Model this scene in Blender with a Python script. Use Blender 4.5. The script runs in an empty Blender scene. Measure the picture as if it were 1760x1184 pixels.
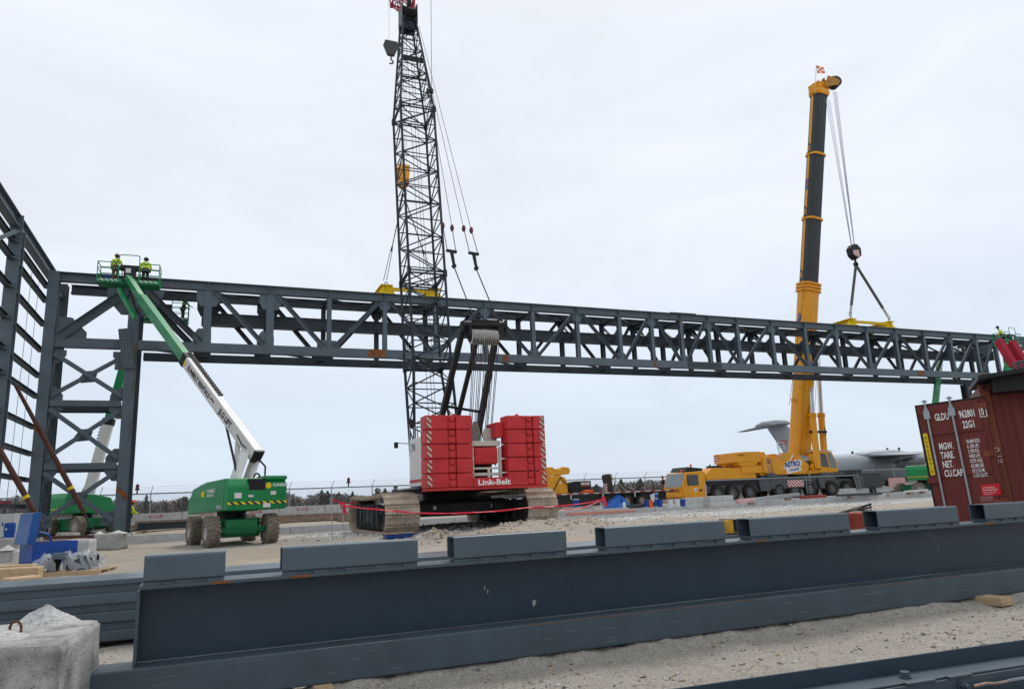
import bpy, bmesh, math, random
import numpy as np
from mathutils import Vector, Matrix
random.seed(7)
# ------------------------------------------------------------------ camera
F=1250.; W=1760.; H=1184.; HC=1.6
rho=math.atan(.042); th=math.atan(264*math.cos(rho)/F)
_f=np.array([0,math.cos(th),math.sin(th)]); _r=np.array([1.,0,0]); _u=np.array([0,-math.sin(th),math.cos(th)])
cr=_r*math.cos(rho)-_u*math.sin(rho); cu=_u*math.cos(rho)+_r*math.sin(rho)
sc=bpy.context.scene; col=sc.collection
cam=bpy.data.cameras.new('camera'); co=bpy.data.objects.new('camera',cam); col.objects.link(co); sc.camera=co
m=Matrix.Identity(4)
for i in range(3): m[i][0]=cr[i]; m[i][1]=cu[i]; m[i][2]=-_f[i]
m[2][3]=HC; co.matrix_world=m
cam.sensor_width=36; cam.lens=F/W*36; cam.clip_start=.05; cam.clip_end=5000
# ------------------------------------------------------------------ light
SUN_EL=math.radians(58); SUN_AZ=math.radians(25)      # azimuth from +Y towards +X
w=bpy.data.worlds.new('World'); sc.world=w; w.use_nodes=True
nt=w.node_tree; nt.nodes.clear(); N=nt.nodes.new; L=nt.links.new
out=N('ShaderNodeOutputWorld'); bg=N('ShaderNodeBackground'); L(bg.outputs[0],out.inputs[0])
sky=N('ShaderNodeTexSky'); sky.sky_type='NISHITA'; sky.sun_disc=False; sky.sun_elevation=SUN_EL; sky.sun_rotation=SUN_AZ
tc=N('ShaderNodeTexCoord'); sep=N('ShaderNodeSeparateXYZ'); L(tc.outputs['Generated'],sep.inputs[0])
ramp=N('ShaderNodeValToRGB'); L(sep.outputs[2],ramp.inputs[0])
els=ramp.color_ramp.elements
els[0].position=0; els[0].color=(5.5,6.3,7.4,1)
els[1].position=1; els[1].color=(7.35,7.65,8.1,1)
e=els.new(.12); e.color=(6.0,6.75,7.7,1)
e=els.new(.35); e.color=(7.15,7.55,8.15,1)
mp=N('ShaderNodeMapping'); mp.inputs['Scale'].default_value=(1,1,3.4); L(tc.outputs['Generated'],mp.inputs[0])
no=N('ShaderNodeTexNoise'); no.inputs['Scale'].default_value=2.6; no.inputs['Detail'].default_value=7; no.inputs['Roughness'].default_value=.55
no.inputs['Distortion'].default_value=.6; L(mp.outputs[0],no.inputs[0])
mr=N('ShaderNodeMapRange'); mr.inputs[1].default_value=.3; mr.inputs[2].default_value=.7; mr.inputs[3].default_value=.925; mr.inputs[4].default_value=1.05; L(no.outputs[0],mr.inputs[0])
mul=N('ShaderNodeVectorMath'); mul.operation='SCALE'; L(ramp.outputs[0],mul.inputs[0]); L(mr.outputs[0],mul.inputs['Scale'])
mx=N('ShaderNodeMixRGB'); mx.inputs[0].default_value=.93; L(sky.outputs[0],mx.inputs[1]); L(mul.outputs[0],mx.inputs[2])
L(mx.outputs[0],bg.inputs[0]); bg.inputs[1].default_value=.1
sl=bpy.data.lights.new('sun','SUN'); sl.energy=1.45; sl.angle=math.radians(18); sl.color=(1,.96,.9)
so=bpy.data.objects.new('sun',sl); col.objects.link(so)
sd=Vector((math.cos(SUN_EL)*math.sin(SUN_AZ),math.cos(SUN_EL)*math.cos(SUN_AZ),math.sin(SUN_EL)))
so.rotation_euler=sd.to_track_quat('Z','Y').to_euler(); so.location=(0,0,60)
sc.view_settings.view_transform='Standard'; sc.view_settings.look='None'; sc.view_settings.exposure=.32; sc.view_settings.gamma=1
# ------------------------------------------------------------------ geometry helpers
def ray(px,py): return _f+cr*(px-W/2)/F+cu*(H/2-py)/F
def P(px,py,Y):
    d=ray(px,py); return np.array([0,0,HC])+d*Y/d[1]
def PZ(px,py,Z):
    d=ray(px,py); return np.array([0,0,HC])+d*(Z-HC)/d[2]
class Fr:
    def __init__(s,o,yaw):
        s.yaw=yaw; s.o=np.array([o[0],o[1],0.]); s.D=np.array([math.cos(yaw),math.sin(yaw),0]); s.N=np.array([-math.sin(yaw),math.cos(yaw),0])
    def xz(s,px,py,w=0):
        d=ray(px,py); c=np.array([0,0,HC])-s.o; k=(w-c@s.N)/(d@s.N); q=c+d*k; return float(q@s.D),float(q[2])
    def at(s,px,py,w=0):
        x,z=s.xz(px,py,w); return Vector((x,w,z))
    def w(s,x,y,z=0): return s.o+s.D*x+s.N*y+np.array([0,0,z])
    def loc(s,p):
        c=np.array(p)-s.o; return Vector((float(c@s.D),float(c@s.N),float(c[2])))
YAW=math.radians(22.649)
T=Fr(P(216,912,40)[:2],YAW)
K=Fr((-2.75,32.9),YAW)
M=Fr(P(1291,859,64)[:2],YAW)
G=Fr(PZ(1000,1116,.1)[:2],YAW)
S=Fr(PZ(176,1108,.05)[:2],YAW)
def tag(o,label=None,cat=None,group=None,kind=None):
    if label: o['label']=label
    if cat: o['category']=cat
    if group: o['group']=group
    if kind: o['kind']=kind
    return o
def root(name,loc,yaw,label,cat,group=None):
    o=bpy.data.objects.new(name,None); col.objects.link(o); o.location=loc; o.rotation_euler=(0,0,yaw); o.empty_display_size=.3
    return tag(o,label,cat,group)
def froot(name,fr,label,cat,group=None): return root(name,tuple(fr.o),fr.yaw,label,cat,group)
V=Vector
SPLIT={'axle','screw_end','side_panel','rust_mark','clip_plate','toe_board','safety_decal','warning_label','splice_plate','stripe_decal','bolted_splice','lock_lug','hazard_stripe','cab_platform','top_flange_mark','rust_line','end_panel','door_panels','rails','mirror','feet','antenna','wall_panel','stripe','handrail_x','boom_plate','head_fittings','boom_bracket','base_plate'}
class MB:
    def __init__(s): s.v=[]; s.f=[]; s.m=[]; s.mi=0; s.pc=[]
    def add(s,vs,fs):
        b=len(s.v); s.pc.append((b,b+len(vs),len(s.f),len(s.f)+len(fs))); s.v+= [tuple(v) for v in vs]; s.f+=[tuple(b+i for i in f) for f in fs]; s.m+=[s.mi]*len(fs); return s
    def hexa(s,p): return s.add(p,[(0,3,2,1),(4,5,6,7),(0,1,5,4),(1,2,6,5),(2,3,7,6),(3,0,4,7)])
    def box(s,c,d,R=None):
        c=V(c); hx,hy,hz=d[0]/2,d[1]/2,d[2]/2
        p=[V(q) for q in ((-hx,-hy,-hz),(hx,-hy,-hz),(hx,hy,-hz),(-hx,hy,-hz),(-hx,-hy,hz),(hx,-hy,hz),(hx,hy,hz),(-hx,hy,hz))]
        if R is not None: p=[R@q for q in p]
        return s.hexa([q+c for q in p])
    def b2(s,a,b): return s.box([(a[i]+b[i])/2 for i in range(3)],[abs(b[i]-a[i]) for i in range(3)])
    def bar(s,p,q,wd,h,up=(0,0,1),w2=None,h2=None):
        p,q=V(p),V(q); d=(q-p).normalized(); up=V(up); sd=d.cross(up)
        if sd.length<1e-4: sd=d.cross(V((0,1,0)))
        sd.normalize(); up=sd.cross(d); w2=w2 or wd; h2=h2 or h
        def ring(c,a,b): return [c-sd*a/2-up*b/2,c+sd*a/2-up*b/2,c+sd*a/2+up*b/2,c-sd*a/2+up*b/2]
        return s.hexa(ring(p,wd,h)+ring(q,w2,h2))
    def tube(s,p,q,r,r2=None,n=8,cap=True):
        p,q=V(p),V(q); r2=r if r2 is None else r2; d=(q-p).normalized(); a=d.orthogonal().normalized(); b=d.cross(a)
        vs=[]
        for c,rr in ((p,r),(q,r2)):
            for i in range(n):
                t=2*math.pi*i/n; vs.append(c+a*math.cos(t)*rr+b*math.sin(t)*rr)
        fs=[(i,(i+1)%n,n+(i+1)%n,n+i) for i in range(n)]
        if cap: fs+=[tuple(range(n))[::-1],tuple(range(n,2*n))]
        return s.add(vs,fs)
    def path(s,pts,r,n=6):
        for a,b in zip(pts,pts[1:]): s.tube(a,b,r,n=n)
        return s
    def ibeam(s,p,q,dep,wd,tf=.03,tw=.02,up=(0,0,1)):
        p,q=V(p),V(q); d=(q-p).normalized(); up=V(up); sd=d.cross(up); 
        if sd.length<1e-4: sd=d.cross(V((0,1,0)))
        sd.normalize(); up=sd.cross(d)
        o=up*(dep/2-tf/2)
        s.bar(p+o,q+o,wd,tf,up); s.bar(p-o,q-o,wd,tf,up); s.bar(p,q,tw,dep-2*tf-.002,up); return s
    def prism(s,pts,o,x,y,t):
        o,x,y=V(o),V(x),V(y); nn=x.cross(y).normalized()*t/2; n=len(pts)
        a=[o+x*p[0]+y*p[1]-nn for p in pts]; b=[o+x*p[0]+y*p[1]+nn for p in pts]
        return s.add(a+b,[tuple(range(n))[::-1],tuple(range(n,2*n))]+[(i,(i+1)%n,n+(i+1)%n,n+i) for i in range(n)])
    def poly3(s,pts,off):
        off=V(off); pts=[V(p) for p in pts]; n=len(pts)
        return s.add([p for p in pts]+[p+off for p in pts],[tuple(range(n))[::-1],tuple(range(n,2*n))]+[(i,(i+1)%n,n+(i+1)%n,n+i) for i in range(n)])
    def lathe(s,c,ax,prof,n=24):
        c=V(c); d=V(ax).normalized(); a=d.orthogonal().normalized(); b=d.cross(a); vs=[]; fs=[]
        for off,r in prof:
            for i in range(n):
                t=2*math.pi*i/n; vs.append(c+d*off+a*math.cos(t)*r+b*math.sin(t)*r)
        for k in range(len(prof)-1):
            for i in range(n): fs.append((k*n+i,k*n+(i+1)%n,(k+1)*n+(i+1)%n,(k+1)*n+i))
        return s.add(vs,fs)
    def build(s,name,mats,parent=None,bevel=0,smooth=False,seg=2):
        if name in SPLIT and len(s.pc)>1:
            for (a,b,c,d) in s.pc:
                q=MB(); q.v=s.v[a:b]; q.f=[tuple(i-a for i in f) for f in s.f[c:d]]; q.m=s.m[c:d]; o=q.build(name,mats,parent,bevel,smooth,seg)
            return o
        me=bpy.data.meshes.new(name); me.from_pydata(s.v,[],s.f)
        if not isinstance(mats,(list,tuple)): mats=[mats]
        for mm in mats: me.materials.append(mm)
        if len(mats)>1: me.polygons.foreach_set('material_index',s.m)
        if smooth: me.polygons.foreach_set('use_smooth',[True]*len(me.polygons))
        bm=bmesh.new(); bm.from_mesh(me); bmesh.ops.recalc_face_normals(bm,faces=bm.faces); bm.to_mesh(me); bm.free()
        o=bpy.data.objects.new(name,me); col.objects.link(o)
        if parent: o.parent=parent
        if bevel:
            bv=o.modifiers.new('b','BEVEL'); bv.width=bevel; bv.segments=seg; bv.limit_method='ANGLE'
        return o
def text(parent,s,mat,o,x,y,h,ext=.004,wscale=1,name='lettering',align='LEFT',space=1,bold=0):
    cu_=bpy.data.curves.new('t','FONT'); cu_.body=s; cu_.size=1; cu_.extrude=0; cu_.space_character=space; cu_.align_x=align; cu_.offset=bold; cu_.resolution_u=2
    ob=bpy.data.objects.new('t',cu_); col.objects.link(ob)
    dg=bpy.context.evaluated_depsgraph_get(); me=bpy.data.meshes.new_from_object(ob.evaluated_get(dg)); bpy.data.objects.remove(ob)
    o,x,y=V(o),V(x).normalized(),V(y); y=(y-x*y.dot(x)).normalized(); n=x.cross(y)
    k=h/.7
    for v in me.vertices: v.co=o+x*(v.co.x*k*wscale)+y*(v.co.y*k)+n*ext
    me.materials.clear(); me.materials.append(mat)
    ob=bpy.data.objects.new(name,me); col.objects.link(ob)
    if parent: ob.parent=parent
    return ob
def copy_tree(o,parent=None):
    c=o.copy(); col.objects.link(c); c.parent=parent
    for ch in [x for x in bpy.data.objects if x.parent==o]: copy_tree(ch,c)
    return c
# ------------------------------------------------------------------ materials
MATS={}
def mat(name,c,rough=.5,metal=0,var=.12,s=3.,rust=0,dirt=0,dirtc=(.27,.22,.17),bump=0,bs=60,rc=(.21,.075,.022),streak=1,coat=0,spots=0,spc=(.17,.18,.18),spec=.3):
    if name in MATS: return MATS[name]
    m=bpy.data.materials.new(name); m.use_nodes=True; t=m.node_tree; N=t.nodes.new; L=t.links.new
    b=t.nodes['Principled BSDF']; b.inputs['Roughness'].default_value=rough; b.inputs['Metallic'].default_value=metal
    b.inputs['Specular IOR Level'].default_value=spec
    if coat: b.inputs['Coat Weight'].default_value=coat; b.inputs['Coat Roughness'].default_value=.15
    tc=N('ShaderNodeTexCoord'); mp=N('ShaderNodeMapping'); mp.inputs['Scale'].default_value=(1,1,streak); L(tc.outputs['Object'],mp.inputs[0])
    n=N('ShaderNodeTexNoise'); n.inputs['Scale'].default_value=s; n.inputs['Detail'].default_value=6; n.inputs['Roughness'].default_value=.6; L(mp.outputs[0],n.inputs[0])
    r=N('ShaderNodeMapRange'); r.inputs[1].default_value=.3; r.inputs[2].default_value=.7; r.inputs[3].default_value=1-var; r.inputs[4].default_value=1+var; L(n.outputs[0],r.inputs[0])
    sc_=N('ShaderNodeVectorMath'); sc_.operation='SCALE'; sc_.inputs[0].default_value=c[:3]; L(r.outputs[0],sc_.inputs['Scale']); cur=sc_.outputs[0]
    def over(curs,amt,colr,scale,off,soft):
        n2=N('ShaderNodeTexNoise'); n2.inputs['Scale'].default_value=scale; n2.inputs['Detail'].default_value=8; n2.inputs['Roughness'].default_value=.65
        v=N('ShaderNodeVectorMath'); v.operation='ADD'; v.inputs[1].default_value=(off,off*.7,off*1.3); L(mp.outputs[0],v.inputs[0]); L(v.outputs[0],n2.inputs[0])
        rr=N('ShaderNodeMapRange'); th_=.72-.34*amt; rr.inputs[1].default_value=th_; rr.inputs[2].default_value=th_+soft; L(n2.outputs[0],rr.inputs[0])
        mx=N('ShaderNodeMixRGB'); L(rr.outputs[0],mx.inputs[0]); L(curs,mx.inputs[1]); mx.inputs[2].default_value=(*colr,1); return mx.outputs[0]
    if dirt: cur=over(cur,dirt,dirtc,s*.8,7.3,.25)
    if spots: cur=over(cur,spots,spc,s*16,3.3,.04)
    if rust: cur=over(cur,rust,rc,s*.55,21.1,.05)
    L(cur,b.inputs['Base Color'])
    if bump:
        n3=N('ShaderNodeTexNoise'); n3.inputs['Scale'].default_value=bs; n3.inputs['Detail'].default_value=5; L(tc.outputs['Object'],n3.inputs[0])
        bp=N('ShaderNodeBump'); bp.inputs['Strength'].default_value=bump; bp.inputs['Distance'].default_value=.02; L(n3.outputs[0],bp.inputs['Height']); L(bp.outputs[0],b.inputs['Normal'])
    MATS[name]=m; return m
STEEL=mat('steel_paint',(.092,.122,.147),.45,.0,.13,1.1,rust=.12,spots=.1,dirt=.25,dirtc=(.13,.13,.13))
STEELD=mat('steel_shaded_and_dark',(.036,.049,.061),.45,0,.15,1.2,rust=.06,dirt=.12,dirtc=(.12,.11,.1))  # inner and rear steel's shade put into the colour; also for dark beams
GIRD=mat('girder_paint_shaded',(.022,.041,.060),.36,0,.1,2.2,dirt=.2,dirtc=(.10,.115,.13),spots=.12,bump=.08,bs=220)  # darker copy: shade under the top flange put into the web colour
GIRL=mat('girder_paint_lit',(.060,.084,.104),.4,0,.12,2.5,rust=.03,dirt=.2,dirtc=(.13,.145,.16),spots=.16,bump=.08,bs=200)  # paler copy: sky sheen on flange and ledge put into the colour
TUBEP=mat('tube_paint',(.078,.106,.13),.33,0,.09,2.5,dirt=.15,dirtc=(.15,.17,.19),spots=.12,bump=.05,bs=260)
RUST=mat('rust',(.2,.075,.025),.9,0,.35,9,dirt=.3,dirtc=(.1,.05,.03))
RUSTP=mat('rust_patch',(.2,.075,.028),.9,0,.35,5,dirt=.55,dirtc=(.11,.085,.07))
RUSTF=mat('rust_faint',(.12,.085,.06),.85,0,.3,2,dirt=.75,dirtc=(.085,.105,.125))
BLACK=mat('black_paint',(.012,.013,.015),.5,0,.3,4,dirt=.2,dirtc=(.045,.044,.042))
BOOMP=mat('boom_paint',(.012,.021,.032),.42,0,.2,3,dirt=.1,dirtc=(.07,.07,.07))
RUB=mat('rubber',(.022,.021,.02),.85,0,.3,6,dirt=.5,dirtc=(.16,.135,.105),bump=.3,bs=30)
RUBT=mat('rubber_dusty',(.19,.16,.125),.9,0,.3,6,dirt=.6,dirtc=(.3,.25,.19),bump=.3,bs=30)
RED=mat('red_paint',(.52,.03,.036),.5,0,.16,2,dirt=.35,dirtc=(.34,.07,.06),spots=.12,spc=(.12,.03,.03),rust=.03,bump=.1,bs=30)
WHITE=mat('white_paint',(.66,.66,.64),.45,0,.07,2,dirt=.3,dirtc=(.42,.39,.34))
CREAM=mat('cream_paint',(.55,.53,.46),.5,0,.1,2,dirt=.3,dirtc=(.36,.32,.26))
GREEN=mat('green_paint',(.0,.215,.06),.34,0,.12,2,dirt=.12,dirtc=(.1,.2,.12),coat=.3)
GREEND=mat('green_paint_dark',(.0,.13,.04),.45,0,.15,3,dirt=.25,dirtc=(.12,.14,.09))
YEL=mat('yellow_paint',(.74,.32,.005),.42,0,.08,1.5,dirt=.12,dirtc=(.5,.24,.03),coat=.2)
YELB=mat('bright_yellow',(.75,.55,.01),.5,0,.1,4,dirt=.15,dirtc=(.4,.3,.05))
GRAY=mat('carrier_grey',(.085,.098,.108),.45,0,.12,2,dirt=.2,dirtc=(.16,.15,.13))
GRAYD=mat('boom_grey',(.034,.039,.043),.5,0,.25,6,dirt=.35,dirtc=(.075,.08,.08))
SILV=mat('silver',(.72,.74,.77),.25,.7,.1,4)
GALV=mat('galvanised',(.33,.36,.38),.45,.4,.15,6)
CONC=mat('concrete',(.36,.35,.33),.95,0,.22,3,dirt=.55,dirtc=(.19,.175,.155),bump=.7,bs=14)
CONCL=mat('concrete_light',(.47,.47,.46),.95,0,.15,3,dirt=.35,dirtc=(.3,.28,.25),bump=.4,bs=14)
WOOD=mat('timber',(.46,.33,.2),.85,0,.25,6,dirt=.4,dirtc=(.3,.22,.14),bump=.4,bs=25,streak=4)
WOODG=mat('weathered_timber',(.25,.19,.14),.9,0,.3,5,dirt=.4,dirtc=(.2,.17,.14),bump=.4,bs=25)
BLUE=mat('blue_paint',(.008,.06,.3),.4,0,.15,3,dirt=.35,dirtc=(.05,.13,.28))
BLUET=mat('blue_tarp',(.01,.1,.4),.5,0,.3,4,bump=.5,bs=9)
MAROON=mat('container_red',(.14,.025,.019),.55,0,.12,2,rust=.1,dirt=.28,dirtc=(.19,.06,.04),rc=(.25,.1,.04),bump=.1,bs=30)
MAROOR=mat('container_rusty',(.2,.055,.03),.7,0,.3,4,rust=.35,dirt=.4,dirtc=(.2,.08,.045),rc=(.09,.035,.02),bump=.3,bs=30)
GLASS=mat('window_glass',(.12,.16,.17),.08,.0,.1,2,coat=1)
GLASSD=mat('window_glass_dark',(.02,.025,.028),.08,0,.1,2,coat=1)
HIVIS=mat('hi_vis',(.55,.75,.02),.8,0,.1,9)
ORANGE=mat('orange',(.8,.13,.02),.7,0,.1,5)
SKIN=mat('skin',(.42,.24,.17),.6,0,.05,9)
DARKC=mat('dark_cloth',(.02,.022,.03),.9,0,.3,9)
BROWNC=mat('brown_cloth',(.13,.085,.06),.9,0,.3,9)
TAPE=mat('red_tape',(.62,.01,.035),.45,0,.1,4)
PINK=mat('pink_tape',(.75,.2,.22),.5,0,.1,4)
PLANEM=mat('aircraft_grey',(.3,.325,.35),.45,0,.06,.2,dirt=.3,dirtc=(.16,.18,.2))
MUD=mat('muddy_track',(.40,.33,.255),.95,0,.25,2.4,dirt=.55,dirtc=(.19,.15,.11),bump=.5,bs=18)
ROPE=mat('steel_rope',(.04,.042,.05),.5,.3,.2,5)
ROPEL=mat('bright_rope',(.38,.38,.46),.4,.4,.2,5)
WTXT=mat('white_lettering',(.8,.8,.78),.6,0,.05,9)
KTXT=mat('black_lettering',(.012,.012,.014),.6,0,.05,9)
def film_mat():
    m=bpy.data.materials.new('plastic_film'); m.use_nodes=True; t=m.node_tree; b=t.nodes['Principled BSDF']
    b.inputs['Base Color'].default_value=(.6,.63,.66,1); b.inputs['Roughness'].default_value=.15; b.inputs['Alpha'].default_value=.28
    return m
FILM=film_mat()
def stripes(name,c1,c2,period,ax=(1,0,1),rough=.5):
    m=bpy.data.materials.new(name); m.use_nodes=True; t=m.node_tree; N=t.nodes.new; L=t.links.new; b=t.nodes['Principled BSDF']
    tc=N('ShaderNodeTexCoord'); d=N('ShaderNodeVectorMath'); d.operation='DOT_PRODUCT'; d.inputs[1].default_value=ax; L(tc.outputs['Object'],d.inputs[0])
    a=N('ShaderNodeMath'); a.operation='DIVIDE'; a.inputs[1].default_value=period; L(d.outputs['Value'],a.inputs[0])
    fr=N('ShaderNodeMath'); fr.operation='FRACT'; L(a.outputs[0],fr.inputs[0])
    g=N('ShaderNodeMath'); g.operation='GREATER_THAN'; g.inputs[1].default_value=.5; L(fr.outputs[0],g.inputs[0])
    mx=N('ShaderNodeMixRGB'); mx.inputs[1].default_value=(*c1,1); mx.inputs[2].default_value=(*c2,1); L(g.outputs[0],mx.inputs[0])
    n=N('ShaderNodeTexNoise'); n.inputs['Scale'].default_value=6; L(tc.outputs['Object'],n.inputs[0])
    r=N('ShaderNodeMapRange'); r.inputs[3].default_value=.7; r.inputs[4].default_value=1.2; L(n.outputs[0],r.inputs[0])
    s_=N('ShaderNodeVectorMath'); s_.operation='SCALE'; L(mx.outputs[0],s_.inputs[0]); L(r.outputs[0],s_.inputs['Scale'])
    L(s_.outputs[0],b.inputs['Base Color']); b.inputs['Roughness'].default_value=rough; return m
HAZRW=stripes('red_white_stripes',(.5,.02,.03),(.72,.72,.7),.34,(1,0,1))
HAZRW2=stripes('red_white_stripes_fine',(.5,.02,.03),(.72,.72,.7),.2,(1,0,1))
HAZTR=stripes('red_white_reflector',(.42,.03,.04),(.62,.6,.58),.9,(1,0,0))
HAZBY=stripes('black_yellow_stripes',(.02,.02,.02),(.75,.62,.03),.2,(1,0,1))
HAZCW=stripes('worn_stripes',(.3,.02,.02),(.5,.46,.36),.24,(1,0,1.1))
HAZGW=stripes('green_white_stripes',(.006,.2,.07),(.72,.75,.72),.22,(1,0,1.2))
# ------------------------------------------------------------------ ground
def hsh(ix,iy,seed):
    n=(ix*374761393+iy*668265263+seed*1442695041)&0xffffffff; n=((n^(n>>13))*1274126177)&0xffffffff; return ((n^(n>>16))&0xffffff)/float(0xffffff)
def vnoise(x,y,seed):
    x=np.asarray(x,float); y=np.asarray(y,float); ix=np.floor(x).astype(np.int64); iy=np.floor(y).astype(np.int64); fx=x-ix; fy=y-iy
    fx=fx*fx*(3-2*fx); fy=fy*fy*(3-2*fy)
    a=hsh(ix,iy,seed); b=hsh(ix+1,iy,seed); c=hsh(ix,iy+1,seed); d=hsh(ix+1,iy+1,seed)
    return (a*(1-fx)+b*fx)*(1-fy)+(c*(1-fx)+d*fx)*fy
def fbm(x,y,seed=1,o=4):
    s=0; a=.5; t=0
    for i in range(o): s=s+a*vnoise(x*2**i,y*2**i,seed+i*7); t+=a; a*=.55
    return s/t
CT=[(x,y,0.) for x in (-12,-8,-4,0,4,8,12,16) for y in (-4,0,4,8)]+[(x,y,.02) for x in (-10,-5,0,5,10,15) for y in (12,)]
def cp(px,py,Y,dz=0): p=P(px,py,Y); CT.append((p[0],p[1],p[2]+dz))
for a in ((690,915,29.3),(940,903,31.8),(800,898,34),(360,941,27.7),(462,933,29.3),(325,937,30.3),(431,927,32),(1291,860,64),(1432,853,68),(1240,860,61),(1085,872,57),(960,880,50),(1350,868,50),(1500,862,54),(303,903,49),(526,890,54),(1000,896,38),(200,945,28),(75,970,22),(40,960,24)): cp(*a)
for x,z in ((.7,.18),(7.6,.25),(25.9,.27),(50,.39),(15,.25),(38,.33)):
    q=T.w(x,-3.3); CT.append((q[0],q[1],z))
for x in (-6,-2): q=T.w(x,0); CT.append((q[0],q[1],.25))
for x in (-60,-30,0,30,60,100): CT.append((x,85,.75)); CT.append((x,130,.8))
CT+= [(-40,40,.4),(-30,25,.15),(30,25,.2),(40,45,.4),(-60,60,.7),(6,24,.22),(12,30,.25),(18,36,.3)]
CT=np.array(CT)
K_=lambda px,py,Y:P(px,py,Y)
MOUNDS=[(P(900,900,27.)[0],27.,1.6,.30),(P(850,902,25.5)[0],25.5,1.0,.2),(P(965,893,28.)[0],28.,1.3,.28),(P(1010,893,29.)[0],29,.9,.3),(P(740,925,24)[0],24,.75,.34),(P(760,925,23.5)[0],23.5,.5,.2)]
def gz(x,y,detail=True):
    x=np.asarray(x,float); y=np.asarray(y,float); sh=x.shape; xf=x.ravel(); yf=y.ravel(); out=np.zeros_like(xf)
    for i in range(0,len(xf),40000):
        dx=xf[i:i+40000,None]-CT[None,:,0]; dy=yf[i:i+40000,None]-CT[None,:,1]; wgt=1/((dx*dx+dy*dy)+1.5)**1.7
        out[i:i+40000]=(wgt*CT[None,:,2]).sum(1)/wgt.sum(1)
    z=out.reshape(sh)
    if detail:
        for mx_,my,r,h in MOUNDS:
            d2=((x-mx_)**2+((y-my)*1.3)**2)/(r*r); z=z+h*np.exp(-d2)*(.55+.9*fbm(x*3,y*3,5,3))
        n1=fbm(x*.7,y*.7,3,4)-.5; n2=fbm(x*5,y*5,9,3)-.5; far=np.clip((60-y)/30,0,1)
        z=z+far*(n1*.09+n2*.028)
        for (ax,ay,an,ph) in ((-6,24,.35,0),(-3.8,24.3,.35,1),(2,24,1.2,2),(4.2,24.5,1.25,3),(-14,27,-.5,4),(9,30,1.3,5)):
            ca_,sa_=math.cos(an),math.sin(an); lx=(x-ax)*ca_+(y-ay)*sa_; ly=-(x-ax)*sa_+(y-ay)*ca_+.5*np.sin(lx*.25+ph)
            z=z-.045*np.exp(-(ly/.22)**2)*np.exp(-(lx/9)**4)*(.7+.3*np.sin(lx*14)) +.025*np.exp(-((np.abs(ly)-.38)/.12)**2)*np.exp(-(lx/9)**4)
        near=np.clip((14-y)/5,0,1); z=z+near*((fbm(x*13,y*13,41,3)-.5)*.022)
        gw=(y-G.o[1])*math.cos(YAW)-(x-G.o[0])*math.sin(YAW); z=z+near*np.exp(-((gw-.10)/.19)**2)*(.06+.075*fbm(x*4,y*4,51,3))
    return z
def gh(x,y): return float(gz(np.array([x]),np.array([y]),False)[0])
def gp(px,py,Y): p=P(px,py,Y); return V((p[0],p[1],gh(p[0],p[1])))
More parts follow.
